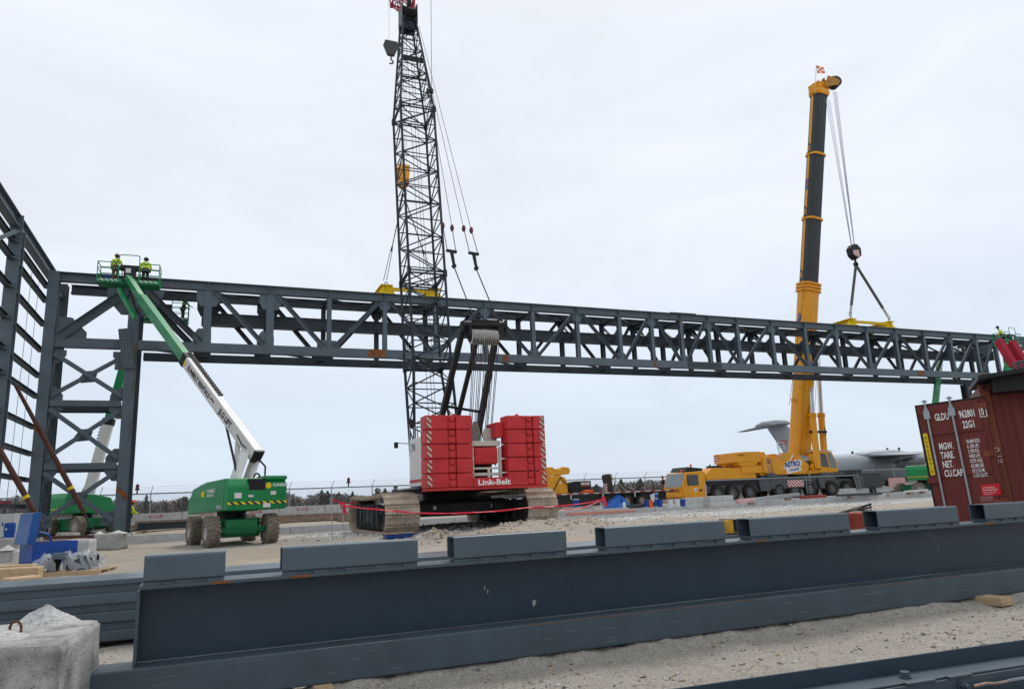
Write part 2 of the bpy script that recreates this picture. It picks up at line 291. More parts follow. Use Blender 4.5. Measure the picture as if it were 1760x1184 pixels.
def build_ground():
    rs=np.concatenate([[1.0],np.geomspace(2.2,60,540),np.geomspace(62,2500,60)])
    az=np.concatenate([np.radians(np.linspace(-44,44,620)),np.radians(np.arange(48,316,6))])
    R,A=np.meshgrid(rs,az,indexing='ij'); X=R*np.sin(A); Y=R*np.cos(A); Z=gz(X,Y)
    nr,na=R.shape; vs=np.stack([X,Y,Z],-1).reshape(-1,3)
    idx=np.arange(nr*na).reshape(nr,na); a=idx[:-1,:]; b=idx[1:,:]; a2=np.roll(a,-1,1); b2=np.roll(b,-1,1)
    q=np.stack([a,b,b2,a2],-1).reshape(-1,4)
    me=bpy.data.meshes.new('ground'); me.vertices.add(len(vs)+1); allv=np.vstack([vs,[0,0,0]]); me.vertices.foreach_set('co',allv.ravel())
    tri=np.stack([np.full(na,len(vs)),idx[0],np.roll(idx[0],-1)],-1)
    me.loops.add(q.size+tri.size); me.loops.foreach_set('vertex_index',np.concatenate([q.ravel(),tri.ravel()]))
    me.polygons.add(len(q)+len(tri)); ls=np.concatenate([np.arange(len(q))*4,len(q)*4+np.arange(len(tri))*3]); me.polygons.foreach_set('loop_start',ls)
    me.update(calc_edges=True); me.validate()
    me.polygons.foreach_set('use_smooth',[True]*len(me.polygons))
    # zones: r = crushed white stone, g = tan sand, b = far asphalt
    X=allv[:,0]; Y=allv[:,1]; nz=fbm(X*.35,Y*.35,21,5)-.5; nf=fbm(X*2.2,Y*2.2,31,3)-.5
    def sm(v): return np.clip(v,0,1)
    cx=K.o; d=np.hypot((X-cx[0])/6.6,(Y-cx[1]-.5)/6.2)
    white=sm((1.05-d)*4+nz*5+nf*1.5)
    tl=(Y-T.o[1])*math.cos(YAW)-(X-T.o[0])*math.sin(YAW)   # building depth coordinate
    wr=sm((X-1.5)/2)*sm((tl+13+nz*9)/1.5)*sm((-tl-.5)/1.)
    white=np.maximum(white,wr*sm(1.05+nf*2))
    tan=sm((Y-13)/5+nz*3)*sm((60-Y)/6)
    for mx_,my,r,h in MOUNDS: white=white*(1-.95*np.exp(-(((X-mx_)**2+((Y-my)*1.3)**2)/(r*r*1.4))))
    asp=sm((tl-9+nz*2)/1.5)
    ca=me.color_attributes.new('zone','FLOAT_COLOR','POINT'); ca.data.foreach_set('color',np.stack([white,tan,asp,np.ones_like(X)],-1).ravel())
    m=bpy.data.materials.new('gravel_ground'); m.use_nodes=True; t=m.node_tree; N=t.nodes.new; L=t.links.new; bs=t.nodes['Principled BSDF']; bs.inputs['Roughness'].default_value=.95
    bs.inputs['Specular IOR Level'].default_value=.2
    g=N('ShaderNodeNewGeometry'); at=N('ShaderNodeVertexColor'); at.layer_name='zone'; sp=N('ShaderNodeSeparateColor'); L(at.outputs[0],sp.inputs[0])
    def noise(s,d=6,r=.6):
        n=N('ShaderNodeTexNoise'); n.inputs['Scale'].default_value=s; n.inputs['Detail'].default_value=d; n.inputs['Roughness'].default_value=r; L(g.outputs['Position'],n.inputs[0]); return n.outputs[0]
    def rampc(fac,a,b,lo=.3,hi=.7):
        r=N('ShaderNodeMapRange'); r.inputs[1].default_value=lo; r.inputs[2].default_value=hi; L(fac,r.inputs[0])
        mx=N('ShaderNodeMixRGB'); mx.inputs[1].default_value=(*a,1); mx.inputs[2].default_value=(*b,1); L(r.outputs[0],mx.inputs[0]); return mx.outputs[0]
    def mix(f,a,b):
        mx=N('ShaderNodeMixRGB'); L(f,mx.inputs[0]); L(a,mx.inputs[1]); L(b,mx.inputs[2]); return mx.outputs[0]
    nf_=noise(38,8,.75); nm=noise(5,6); nl=noise(.6,5)
    fore=rampc(nf_,(.22,.195,.165),(.78,.71,.62),.38,.62); fore2=rampc(nm,(.36,.325,.28),(.62,.565,.49)); fm=N('ShaderNodeMixRGB'); fm.inputs[0].default_value=.45; L(fore,fm.inputs[1]); L(fore2,fm.inputs[2]); fore=fm.outputs[0]
    tanc=rampc(nf_,(.2,.155,.11),(.68,.57,.44),.36,.64); tan2=rampc(nl,(.38,.32,.25),(.6,.52,.42)); fm=N('ShaderNodeMixRGB'); fm.inputs[0].default_value=.5; L(tanc,fm.inputs[1]); L(tan2,fm.inputs[2]); tanc=fm.outputs[0]
    vo=N('ShaderNodeTexVoronoi'); vo.inputs['Scale'].default_value=7; L(g.outputs['Position'],vo.inputs[0])
    sv=N('ShaderNodeSeparateColor'); L(vo.outputs['Color'],sv.inputs[0])
    wh=rampc(sv.outputs[0],(.42,.41,.39),(.9,.885,.85),0,1)
    asp_=rampc(nl,(.13,.13,.13),(.19,.187,.18))
    pat=N('ShaderNodeMapRange'); pat.inputs[1].default_value=.42; pat.inputs[2].default_value=.58; L(noise(.22,4),pat.inputs[0])
    grey=rampc(nf_,(.25,.235,.215),(.56,.53,.49),.36,.64); pm=N('ShaderNodeMath'); pm.operation='MULTIPLY'; pm.inputs[1].default_value=.6; L(pat.outputs[0],pm.inputs[0]); tanc=mix(pm.outputs[0],tanc,grey)
    c=mix(sp.outputs[1],fore,tanc); c=mix(sp.outputs[0],c,wh); c=mix(sp.outputs[2],c,asp_); L(c,bs.inputs['Base Color'])
    vs_=N('ShaderNodeTexVoronoi'); vs_.inputs['Scale'].default_value=55; L(g.outputs['Position'],vs_.inputs[0])
    h1=N('ShaderNodeMath'); h1.operation='MULTIPLY'; h1.inputs[1].default_value=.5; L(vs_.outputs['Distance'],h1.inputs[0])
    h2=N('ShaderNodeMath'); h2.operation='SUBTRACT'; L(nf_,h2.inputs[0]); L(h1.outputs[0],h2.inputs[1])
    h3=N('ShaderNodeMath'); h3.operation='MULTIPLY'; L(vo.outputs['Distance'],h3.inputs[0]); L(sp.outputs[0],h3.inputs[1])
    h4=N('ShaderNodeMath'); h4.operation='MULTIPLY_ADD'; h4.inputs[1].default_value=-6.; L(h3.outputs[0],h4.inputs[0]); L(h2.outputs[0],h4.inputs[2])
    bp=N('ShaderNodeBump'); bp.inputs['Strength'].default_value=1; bp.inputs['Distance'].default_value=.04; L(h4.outputs[0],bp.inputs['Height']); L(bp.outputs[0],bs.inputs['Normal'])
    me.materials.append(m); o=bpy.data.objects.new('ground',me); col.objects.link(o); tag(o,kind='structure')
build_ground()
def chips():
    rg_=np.random.RandomState(8); mb=MB()
    for i in range(170):
        Y=rg_.uniform(4.6,9.6); x=Y*rg_.uniform(-.1,.8); z=float(gz(np.array([x]),np.array([Y]))[0]); a=rg_.rand()*6.28; L_=rg_.uniform(.02,.07); mb.mi=int(rg_.choice([0,0,1,2]))
        mb.bar((x,Y,z+.004),(x+L_*math.cos(a),Y+L_*math.sin(a),z+.008+rg_.rand()*.006),.009,.006)
    o=mb.build('wood_chips',[mat('chip_brown',(.2,.12,.07),.9,0,.3,9),mat('chip_pale',(.5,.38,.24),.9,0,.3,9),mat('chip_dark',(.05,.04,.035),.9,0,.3,9)]); tag(o,'small wood chips and twigs strewn over the foreground dirt','debris',kind='stuff')
def stones(name,spots,mats,label,cat):
    # many small jittered stones resting on the ground
    ico=bmesh.new(); bmesh.ops.create_icosphere(ico,subdivisions=1,radius=1); bv=np.array([v.co[:] for v in ico.verts]); bf=[tuple(v.index for v in f.verts) for f in ico.faces]; ico.free()
    mb=MB(); rg=np.random.RandomState(3)
    xs=np.array([s[0] for s in spots]); ys=np.array([s[1] for s in spots]); zs=gz(xs,ys)
    for (x,y,r,mi),z in zip(spots,zs):
        a=rg.rand()*6.28; sc_=np.array([1,rg.uniform(.55,1),rg.uniform(.35,.7)])*r
        p=bv*(rg.uniform(.75,1.2,(len(bv),1)))*sc_; c,s_=math.cos(a),math.sin(a); p=np.stack([p[:,0]*c-p[:,1]*s_,p[:,0]*s_+p[:,1]*c,p[:,2]],1)+[x,y,z+sc_[2]*.25]
        mb.mi=mi; mb.add(p.tolist(),bf)
    o=mb.build(name,mats); return tag(o,label,cat,kind='stuff')
ST=[mat('stone_grey',(.26,.25,.24),.95,0,.3,8),mat('stone_pale',(.5,.49,.46),.95,0,.2,8),mat('stone_tan',(.33,.24,.15),.95,0,.3,8),mat('stone_dark',(.1,.1,.105),.9,0,.3,8)]
rg=np.random.RandomState(11); sp=[]
for i in range(11000):
    Y=rg.uniform(3.6,10.5); x=Y*rg.uniform(-.62,.82)
    if rg.rand()<.55 and fbm(np.array([x*.9]),np.array([Y*.9]),77,3)[0]<.5: continue
    r=abs(rg.normal(0,.008))+.004
    if rg.rand()<.02: r=rg.uniform(.018,.04)
    sp.append((x,Y,r,rg.choice([0,0,0,1,1,2,2,3])))
stones('gravel_stones',sp,ST,'loose small pebbles scattered over the grey-beige foreground dirt','gravel')
sp=[]
for i in range(5200):
    q=rg.rand()
    if q<.55: x=rg.uniform(-9.8,3.5); Y=rg.uniform(24.5,36)
    else: Y=rg.uniform(28,52); x=rg.uniform(.06,.5)*Y
    d=math.hypot((x-K.o[0])/6.6,(Y-K.o[1]-.5)/6.2)
    if q<.55 and d>1.15+rg.normal(0,.06): continue
    sp.append((x,Y,abs(rg.normal(0,.028))+.018,rg.choice([1,1,1,0])))
stones('crushed_rock',sp,ST,'pale crushed rock spread around the red crawler crane and the middle ground','gravel')
sp=[]
for mx_,my,r,h in MOUNDS:
    for i in range(120): sp.append((mx_+rg.normal(0,r*.6),my+rg.normal(0,r*.5),abs(rg.normal(0,.025))+.015,rg.choice([2,2,0])))
stones('soil_clods',sp,[ST[0],ST[1],mat('soil_clod',(.34,.27,.19),.95,0,.3,8)],'brown soil clods lying on the small dirt heaps near the crane tracks','soil')
chips()
# ------------------------------------------------------------------ foreground girder
def hss(mb,a,b,wd,ht,t=.012,rad=.022):
    # rectangular hollow tube with rounded corners from a to b (a,b = centre of section)
    a,b=V(a),V(b); d=(b-a).normalized(); up=V((0,0,1)); sd=d.cross(up).normalized(); up=sd.cross(d)
    def loop(w_,h_,r):
        pts=[]
        for cx,cy,a0 in ((w_/2-r,h_/2-r,0),(-w_/2+r,h_/2-r,90),(-w_/2+r,-h_/2+r,180),(w_/2-r,-h_/2+r,270)):
            for k in range(5):
                t_=math.radians(a0+k*22.5); pts.append((cx+r*math.cos(t_),cy+r*math.sin(t_)))
        return pts
    o=loop(wd,ht,rad); i=loop(wd-2*t,ht-2*t,max(rad-t,.004)); n=len(o)
    vs=[c+sd*p[0]+up*p[1] for c in (a,b) for lp in (o,i) for p in lp]
    fs=[]
    for k in range(n):
        k2=(k+1)%n
        fs+=[(k,k2,2*n+k2,2*n+k),(n+k,3*n+k,3*n+k2,n+k2),(k,n+k,n+k2,k2),(2*n+k,2*n+k2,3*n+k2,3*n+k)]
    mb.add(vs,fs)
g=froot('plate_girder',G,'long slate-grey plate girder lying across the foreground with seven short tubes on its top flange','girder')
X0,X1=-4.0,13.0
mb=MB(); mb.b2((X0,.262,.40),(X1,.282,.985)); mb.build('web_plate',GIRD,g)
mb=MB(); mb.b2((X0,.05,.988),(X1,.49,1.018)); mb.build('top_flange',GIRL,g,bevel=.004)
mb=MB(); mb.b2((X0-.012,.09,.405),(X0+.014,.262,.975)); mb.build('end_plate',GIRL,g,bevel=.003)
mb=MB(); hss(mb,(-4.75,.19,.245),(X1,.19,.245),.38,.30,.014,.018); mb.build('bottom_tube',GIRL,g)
TX=[(-3.97,-3.34),(-2.87,-1.64),(-1.28,-.07),(.39,1.93),(2.29,3.81),(4.29,5.74),(6.27,7.9)]
for a,b in TX:
    mb=MB(); hss(mb,(a,.185,1.15),(b,.185,1.15),.23,.215); o=mb.build('tube_stub',TUBEP,g)
    mb=MB(); nn=int((b-a)/.3); 
    for k in range(nn+1):
        xx=a+.06+k*(b-a-.14)/max(nn,1); mb.b2((xx-.06,.06,1.019),(xx+.07,.074,1.044))
    mb.b2((a+.02,.08,1.019),(b-.02,.29,1.041))
    mb.build('weld_bead',GIRL,o)
mb=MB()
for xx,z0 in ((-3.45,1.0),(-2.8,1.0),(2.32,1.0),(6.2,1.0)): mb.b2((xx,.046,z0-.008),(xx+.17,.0495,z0+.014))
mb.build('rust_mark',RUSTP,g)
mb=MB(); rs_=random.Random(5)
for k in range(34):
    xx=rs_.uniform(-4,8.5); zz=rs_.choice([rs_.uniform(.12,.36)]); ln=rs_.uniform(.03,.3); mb.b2((xx,-.0015,zz),(xx+ln,.001,zz+.002+rs_.random()*.002))
mb.b2((-2.6,-.0015,.386),(-1.9,.0005,.392))
mb.build('scratch_mark',mat('scratch',(.19,.2,.21),.6,0,.3,30),g)
wq=G.xz(918,1036,.26); MB().prism([(.02*math.cos(t)*(1+.3*math.sin(3*t)),.032*math.sin(t)) for t in np.linspace(0,5.9,10)],(wq[0],.261,wq[1]),(1,0,-.3),(.3,0,1),.001).build('paint_blot',mat('chalk',(.26,.3,.28),.8,0,.3,30),g)
for px,py in ((833,1010),(838,1016),(1613,940)): wq=G.xz(px,py,.26); MB().prism([(-.006,-.02),(.004,-.02),(.008,.02),(-.002,.02)],(wq[0],.2612,wq[1]),(1,0,0),(0,0,1),.001).build('chalk_tick',mat('chalk',(.26,.3,.28)),g)
mb=MB(); mb.b2((-.6,-.0018,.383),(2.2,.0005,.3885)); mb.b2((3.4,-.0018,.383),(5.6,.0005,.388)); mb.build('rust_line',RUSTP,g)
def timber(name,fr,c,d,yaw,label,cat='timber block',group=None,m=WOOD,roll=0):
    p=fr.w(*c[:2]); o=root(name,(p[0],p[1],c[2]),fr.yaw+yaw,label,cat,group)
    mb=MB(); mb.b2((-d[0]/2,-d[1]/2,0),(d[0]/2,d[1]/2,d[2])); q=mb.build('beam',m,o,bevel=.006)
    # single mesh thing: move props on to the mesh
    q.parent=None; q.location=o.location; q.rotation_euler=(roll,0,o.rotation_euler[2]); q.name=name
    for k in ('label','category','group'):
        if k in o: q[k]=o[k]
    bpy.data.objects.remove(o); return q
timber('timber_block',G,(-2.52,.17,0),(.16,.62,.095),0,'end of short square timber under the left part of the foreground girder')
timber('timber_block',G,(5.85,.0,.02),(.26,.6,.10),.12,'pale timber block under the right part of the foreground girder')
# ------------------------------------------------------------------ stack of grey channels behind girder
g=froot('steel_channel_stack',S,'long stack of slate-grey steel girts lying behind the foreground girder','steel stack')
for k,(y0,y1) in enumerate(((0,.46),(.49,.98))):
    z=.08
    for j in range(3):
        mb=MB(); X1_=13 if j<3 else 9
        hss(mb,(-4.5,(y0+y1)/2,z+.065),(X1_,(y0+y1)/2,z+.065),y1-y0,.13,.012,.02); z+=.132
        mb.b2((-4.5,y0+.045,z),(X1_,y1-.02,z+.088)); z+=.09
        mb.build('girt',GIRL if j<2 else TUBEP,g)
    mb=MB(); hss(mb,(-4.5,(y0+y1)/2,z+.035),(13,(y0+y1)/2,z+.035),y1-y0,.07,.012,.016); mb.build('girt',TUBEP,g)
for i,xx in enumerate((-3.2,-.4,3,7,11)):
    timber('timber_bearer',S,(xx,.5,0),(.12,1.2,.078),0,('timber bearer under the grey girt stack, %s'%['at its left end by the concrete block','behind the girder\'s left end','behind the second and third tubes','behind the middle tubes','behind the right tubes'][i]),'timber','bearers under the girt stack',WOODG)
# ------------------------------------------------------------------ lower right steel
yl=math.radians(18.8); A=PZ(1140,1184,.42); LR=Fr(A[:2],yl)
g=froot('angle_beam',LR,'dark grey steel channel at the bottom right corner seen from above','steel beam')
MB().b2((-1,-.015,.06),(9,.0,.42)).build('upright_flange',GIRD,g,bevel=.004); MB().b2((-1,-.215,.30),(9,-.017,.318)).build('ledge',GIRL,g,bevel=.006)
MB().tube((1.76,-.12,.32),(1.76,-.12,.327),.042,n=20).tube((1.76,-.12,.328),(1.76,-.12,.358),.034,n=6).build('bolt',GIRL,g,bevel=.002)
g=froot('bolted_channel',LR,'grey steel channel with hex bolts, nearest the camera at the bottom right','steel beam')
MB().b2((-1,-.262,.17),(9,-.248,.312)).build('upright_web',GIRL,g,bevel=.004); MB().b2((-1,-.42,.18),(9,-.264,.192)).build('ledge',GIRD,g,bevel=.004); MB().b2((-1,-.44,.10),(9,-.424,.235)).build('outer_web',GIRL,g,bevel=.004); MB().b2((-1,-.85,.09),(9,-.442,.105)).build('lower_ledge',GIRD,g,bevel=.004)
for xx,l_ in ((1.62,.24),(1.98,.2)): MB().b2((xx,-.275,.314),(xx+l_,-.235,.330)).build('clip_plate',GIRL,g,bevel=.004)
for xx,yy,zz in ((2.08,-.264,.262),(2.3,-.444,.17)):
    mb=MB(); mb.tube((xx,yy-.008,zz),(xx,yy-.001,zz),.042,n=20); mb.tube((xx,yy-.036,zz),(xx,yy-.008,zz),.032,n=6); mb.tube((xx,yy-.055,zz),(xx,yy-.036,zz),.018,n=12); mb.build('hex_bolt',GIRL,g,bevel=.002)
mb=MB(); mb.path([V(p) for p in ((2.14,-.30,.26),(2.24,-.31,.268),(2.32,-.31,.258),(2.42,-.32,.262))],.011); mb.build('metal_strap',mat('strap_metal',(.3,.22,.17),.6,.3,.3,20),g)
for k in range(3): MB().tube((2.42,-.32,.262+k*.005),(6,-.36,.26+k*.02),.003).build('wire',GALV,g)
# ------------------------------------------------------------------ concrete block lower left
def solid_noise_block(name,verts4,z0,z1,mat_,label,cat,group=None,amp=.012,res=14,cham=.03):
    bm=bmesh.new(); vs=[bm.verts.new((x,y,z)) for z in (z0,z1) for x,y in verts4]
    for f in ((3,2,1,0),(4,5,6,7),(0,1,5,4),(1,2,6,5),(2,3,7,6),(3,0,4,7)): bm.faces.new([vs[i] for i in f])
    bmesh.ops.bevel(bm,geom=list(bm.edges),offset=cham,segments=2,affect='EDGES')
    bmesh.ops.subdivide_edges(bm,edges=[e for e in bm.edges if e.calc_length()>.25],cuts=res,use_grid_fill=True)
    from mathutils import noise
    bm.normal_update()
    for v in bm.verts: v.co+=v.normal*(noise.fractal(v.co*3,1,2,4)*amp)
    me=bpy.data.meshes.new(name); bm.to_mesh(me); bm.free(); me.materials.append(mat_); me.polygons.foreach_set('use_smooth',[True]*len(me.polygons))
    o=bpy.data.objects.new(name,me); col.objects.link(o); return tag(o,label,cat,group)
b1=PZ(175,1064,.76); b2_=PZ(105,1110,.76); b3=PZ(-260,1128,.76)
dx=(b3-b2_)[:2]; dx=dx/np.linalg.norm(dx); e1=b1[:2]; e2=b2_[:2]; 
v4=[tuple(e2+dx*1.6),tuple(e2),tuple(e1),tuple(e1+dx*1.6)]
CBN=bpy.data.materials.get('concrete_near')
def conc_near():
    m=mat('concrete_near',(.37,.37,.35),.95,0,.2,4,dirt=.75,dirtc=(.11,.108,.1),spots=.35,spc=(.07,.07,.065),bump=.7,bs=45); return m
blk=solid_noise_block('concrete_block',v4,0.0,.76,conc_near(),'large grey cast concrete block at the lower left corner with rough stained sides','concrete block',amp=.014,res=20,cham=.02)
# rubble heap and rebar loop on it
def heap(name,c,r,h,m,label,cat,n=60,seed=1):
    mb=MB(); rr=np.random.RandomState(seed); rings=26; vs=[(c[0],c[1],c[2]+h)]; 
    for i in range(1,rings+1):
        t=i/rings
        for k in range(n):
            a=2*math.pi*k/n; q=r*t*(1+.25*math.sin(a*2+seed)+.012*rr.randn()); z=h*(1-t)**1.15+.0035*rr.randn()*(t<1)+.012*math.sin(a*5+t*9)*t*(1-t)*4
            vs.append((c[0]+q*math.cos(a),c[1]+q*math.sin(a),c[2]+max(z,-.01)))
    fs=[(0,1+k,1+(k+1)%n) for k in range(n)]
    for i in range(rings-1):
        for k in range(n): fs.append((1+i*n+k,1+(i+1)*n+k,1+(i+1)*n+(k+1)%n,1+i*n+(k+1)%n))
    mb.add(vs,fs); return tag(mb.build(name,m,smooth=True),label,cat)
GRIT=mat('grit',(.5,.5,.49),.95,0,.25,30,dirt=.3,dirtc=(.25,.24,.22),bump=1,bs=70)
q=PZ(62,1075,.76); heap('grit_heap',(q[0],q[1]+.12,.757),.24,.15,GRIT,'small pointed heap of pale grit on the corner concrete block','grit heap',seed=2)
q=PZ(0,1105,.76); heap('grit_heap',(q[0]-.15,q[1]+.1,.757),.24,.10,GRIT,'lower grit heap at the left picture edge on the corner concrete block','grit heap',seed=5)
q=PZ(14,1092,.76); mb=MB(); pts=[(q[0]-.06+.06*(1-math.cos(t)),q[1]+.10-.05*t/3.14,.75+.10*math.sin(t)**.6) for t in np.linspace(0,math.pi,9)]; mb.path([V(p) for p in pts],.010,8)
tag(mb.build('rebar_loop',mat('dark_rust',(.11,.05,.03),.9,0,.3,9),smooth=True),'rusty rebar lifting loop sticking up from the corner concrete block','rebar loop')
# ------------------------------------------------------------------ building steel : bridge truss
tr=froot('bridge_truss',T,'long double grey steel roof truss spanning the site, hung from two cranes','steel truss')
ZT,ZB=14.86,10.52; WB=2.55; X1=72.6
PX=[-.3,3.54,7.04,10.55,14.05,17.46,20.92,24.47,27.95,31.42,34.19,36.83,39.36,42.16,45.6,49.08,52.45,55.97,59.39,62.88,66.3,69.73,72.4]
DIAG='.\\\\\\/\\/\\/\\/\\/\\/\\/\\/\\///'   # direction of the diagonal in the panel after node i
DG={0:'\\',1:'\\',2:'\\',3:'/',4:'\\',5:'/',6:'\\',7:'/',8:'\\',9:'/',10:'\\',11:'/',12:'\\',13:'/',14:'\\',15:'/',16:'\\',17:'/',18:'\\',19:'/',20:'/',21:'/'}
for wi,wo in enumerate((0.,WB)):
    xl=-4.2 if wi==0 else -3.9
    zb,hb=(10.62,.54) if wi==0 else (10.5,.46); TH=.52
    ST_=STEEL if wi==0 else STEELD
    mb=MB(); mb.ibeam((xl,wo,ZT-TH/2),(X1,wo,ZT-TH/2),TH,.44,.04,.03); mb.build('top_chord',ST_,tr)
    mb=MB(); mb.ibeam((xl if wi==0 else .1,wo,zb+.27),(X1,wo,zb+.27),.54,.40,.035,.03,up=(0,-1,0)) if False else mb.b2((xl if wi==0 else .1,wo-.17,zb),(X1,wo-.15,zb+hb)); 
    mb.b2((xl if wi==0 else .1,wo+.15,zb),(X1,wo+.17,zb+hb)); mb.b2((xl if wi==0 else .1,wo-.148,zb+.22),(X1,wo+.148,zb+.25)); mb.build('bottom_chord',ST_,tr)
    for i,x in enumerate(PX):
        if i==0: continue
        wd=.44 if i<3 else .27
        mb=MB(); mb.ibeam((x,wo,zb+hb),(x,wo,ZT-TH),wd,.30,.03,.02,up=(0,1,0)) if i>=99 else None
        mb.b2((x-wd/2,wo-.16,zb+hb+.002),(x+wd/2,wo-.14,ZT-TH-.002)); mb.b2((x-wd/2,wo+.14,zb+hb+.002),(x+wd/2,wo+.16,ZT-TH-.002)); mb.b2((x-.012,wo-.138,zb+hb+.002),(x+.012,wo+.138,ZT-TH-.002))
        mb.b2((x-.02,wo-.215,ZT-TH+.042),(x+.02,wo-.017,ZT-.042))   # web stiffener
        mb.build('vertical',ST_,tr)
    for i in range(0,len(PX)-1):
        a,b=PX[i],PX[i+1]; d=DG[i]
        lo,hi=zb+hb-.02,ZT-TH-.02
        if d=='\\': p,q=(a+.36,wo,hi),(b-.34,wo,lo+.05)
        else: p,q=(a+.30,wo,lo+.05),(b-.34,wo,hi)
        mb=MB(); dv=(V(q)-V(p)).normalized(); nn=V((0,1,0)).cross(dv)
        wd=.26 if i<4 else .2
        if i==0: wd=.36
        mb.bar(V(p)+V((0,-.07,0)),V(q)+V((0,-.07,0)),.02,wd,up=nn); mb.bar(V(p)+nn*(wd/2-.012)-V((0,.16,0)),V(q)+nn*(wd/2-.012)-V((0,.16,0)),.16,.022,up=nn); mb.bar(V(p)-nn*(wd/2-.012)-V((0,.16,0)),V(q)-nn*(wd/2-.012)-V((0,.16,0)),.16,.022,up=nn)
        mb.build('diagonal',STEELD if i<1 else ST_,tr)
    # gusset plates
    def gus(x,z,wl,wr,h,up):
        yy=wo-.182 if False else wo-.10
        s_=1 if up else -1
        pts=[(x-wl,z),(x+wr,z),(x+wr,z+s_*h*.55),(x+wr-.35*min(1,wr),z+s_*h),(x-wl+.35*min(1,wl),z+s_*h),(x-wl,z+s_*h*.55)]
        MB().prism(pts,(0,yy,0),(1,0,0),(0,0,1),.03).build('gusset_plate',ST_,tr)
    for i,x in enumerate(PX):
        dl=DG.get(i-1); dr=DG.get(i)
        big=.85 if i<4 else .5
        topn=(dl=='/')or(dr=='\\'); botn=(dl=='\\')or(dr=='/')
        if i==0: continue
        if topn: gus(x,ZT-TH-.005,(.75 if (dl=='/' or i<3) else .3)*big,.78*big if dr=='\\' else .3,1.15*big,False)
        if botn: gus(x,zb+hb+.005,(.85 if dl=='\\' else .3)*big,(.75 if dr=='/' else .3)*big,1.0*big if i<3 else .45,True)
# lacing between the two trusses (top plane) and cross frames
for i in range(0,len(PX)-1):
    mb=MB(); mb2=MB(); a,b=PX[i],PX[i+1]; z=ZT-.5
    mb.bar((a,.2,z),(b,WB-.2,z),.12,.1); mb.bar((a,WB-.2,z-.11),(b,.2,z-.11),.12,.1); mb.b2(((a+b)/2-.5,WB/2-.22,z-.17),((a+b)/2+.5,WB/2+.22,z-.16))
    z=ZB+.3
    if i%2==0: MB().bar((a,.2,z),(b,WB-.2,z),.1,.1).build('bottom_lacing',STEELD,tr)
    mb2.ibeam((b,.24,ZT-.62),(b,WB-.24,ZT-.62),.25,.2,.02,.015)
    mb.build('cross_lacing',STEELD,tr); mb2.build('cross_strut',STEELD,tr)
# crane-way girder carried on brackets inside the truss
mb=MB(); WG=1.75
mb.b2((3.2,WG-.3,12.7),(X1,WG-.27,13.3)); mb.b2((3.2,WG+.27,12.7),(X1,WG+.3,13.3)); mb.b2((3.2,WG-.42,13.302),(X1,WG+.42,13.34)); mb.b2((3.2,WG-.42,12.66),(X1,WG+.42,12.698))
mb.build('inner_girder',STEELD,tr)
for i,x in enumerate(PX[2:]):
    mb=MB()
    if i>=6:
        mb.poly3([(x-.06,.3,12.5),(x-.06,1.3,12.5),(x-.06,1.3,12.85),(x-.06,.3,13.4)],(.12,0,0))
        mb.bar((x,1.2,13.2),(x,WB-.1,14.1),.12,.14)
        mb.build('girder_bracket',STEELD,tr)
# spacers between the chords, splice plates, end frame
for i,x in enumerate(PX[1:]): MB().b2((x-.45,WB-.45,ZB+.04),(x+.45,WB-.19,ZB+.055)).build('tie_plate',STEELD,tr)
mb=MB(); mb.b2((35.9,-.26,ZT+.002),(40.2 if False else 38.2,.26,ZT+.05)); mb.b2((37.1,-.2,ZB+.18),(40.2,-.172,ZB+.58)); mb.build('splice_plate',STEELD,tr)
mb=MB()
for x0,x1,z0,z1,wq in ((12.9,14.1,ZB+.01+.13,ZB+.51+.13,-.1715),(22.0,22.5,ZB+.02+.13,ZB+.5+.13,-.1715),(34.0,34.3,ZB+.0+.13,ZB+.5+.13,-.1715),(61.2,62.2,ZB+.05+.13,ZB+.4+.13,-.1715),(69.4,69.9,ZB+.02+.13,ZB+.5+.13,-.1715)):
    MB().poly3([(x0,wq-.001,z0),(x1,wq-.001,z0),(x1-.05,wq-.001,z1),(x0+.15,wq-.001,z1)],(0,-.002,0)).build('rust_stain',RUSTP,tr)
for a_,b_,z_ in ((1.2,2.6,ZT-.51),(1.3,3.2,ZT-.03),(10,12.4,ZT-.03)): MB().b2((a_,-.2235,z_),(b_,-.2215,z_+.024)).build('rust_stain',RUSTP,tr)
# bolted splices at the column
mb=MB(); 
for bx in (-1.1,.35):
    mb.b2((bx-.35,-.2,ZB+.17),(bx+.85,-.172,ZB+.6))
mb.build('bolted_splice',STEEL,tr)
mb=MB()
for bx in (-1.3,.15):
    for r in range(3):
        for c in range(8): mb.b2((bx+.1+c*.11,-.204,ZB+.22+r*.13),(bx+.14+c*.11,-.2005,ZB+.26+r*.13))
mb.build('bolt_holes',BLACK,tr)
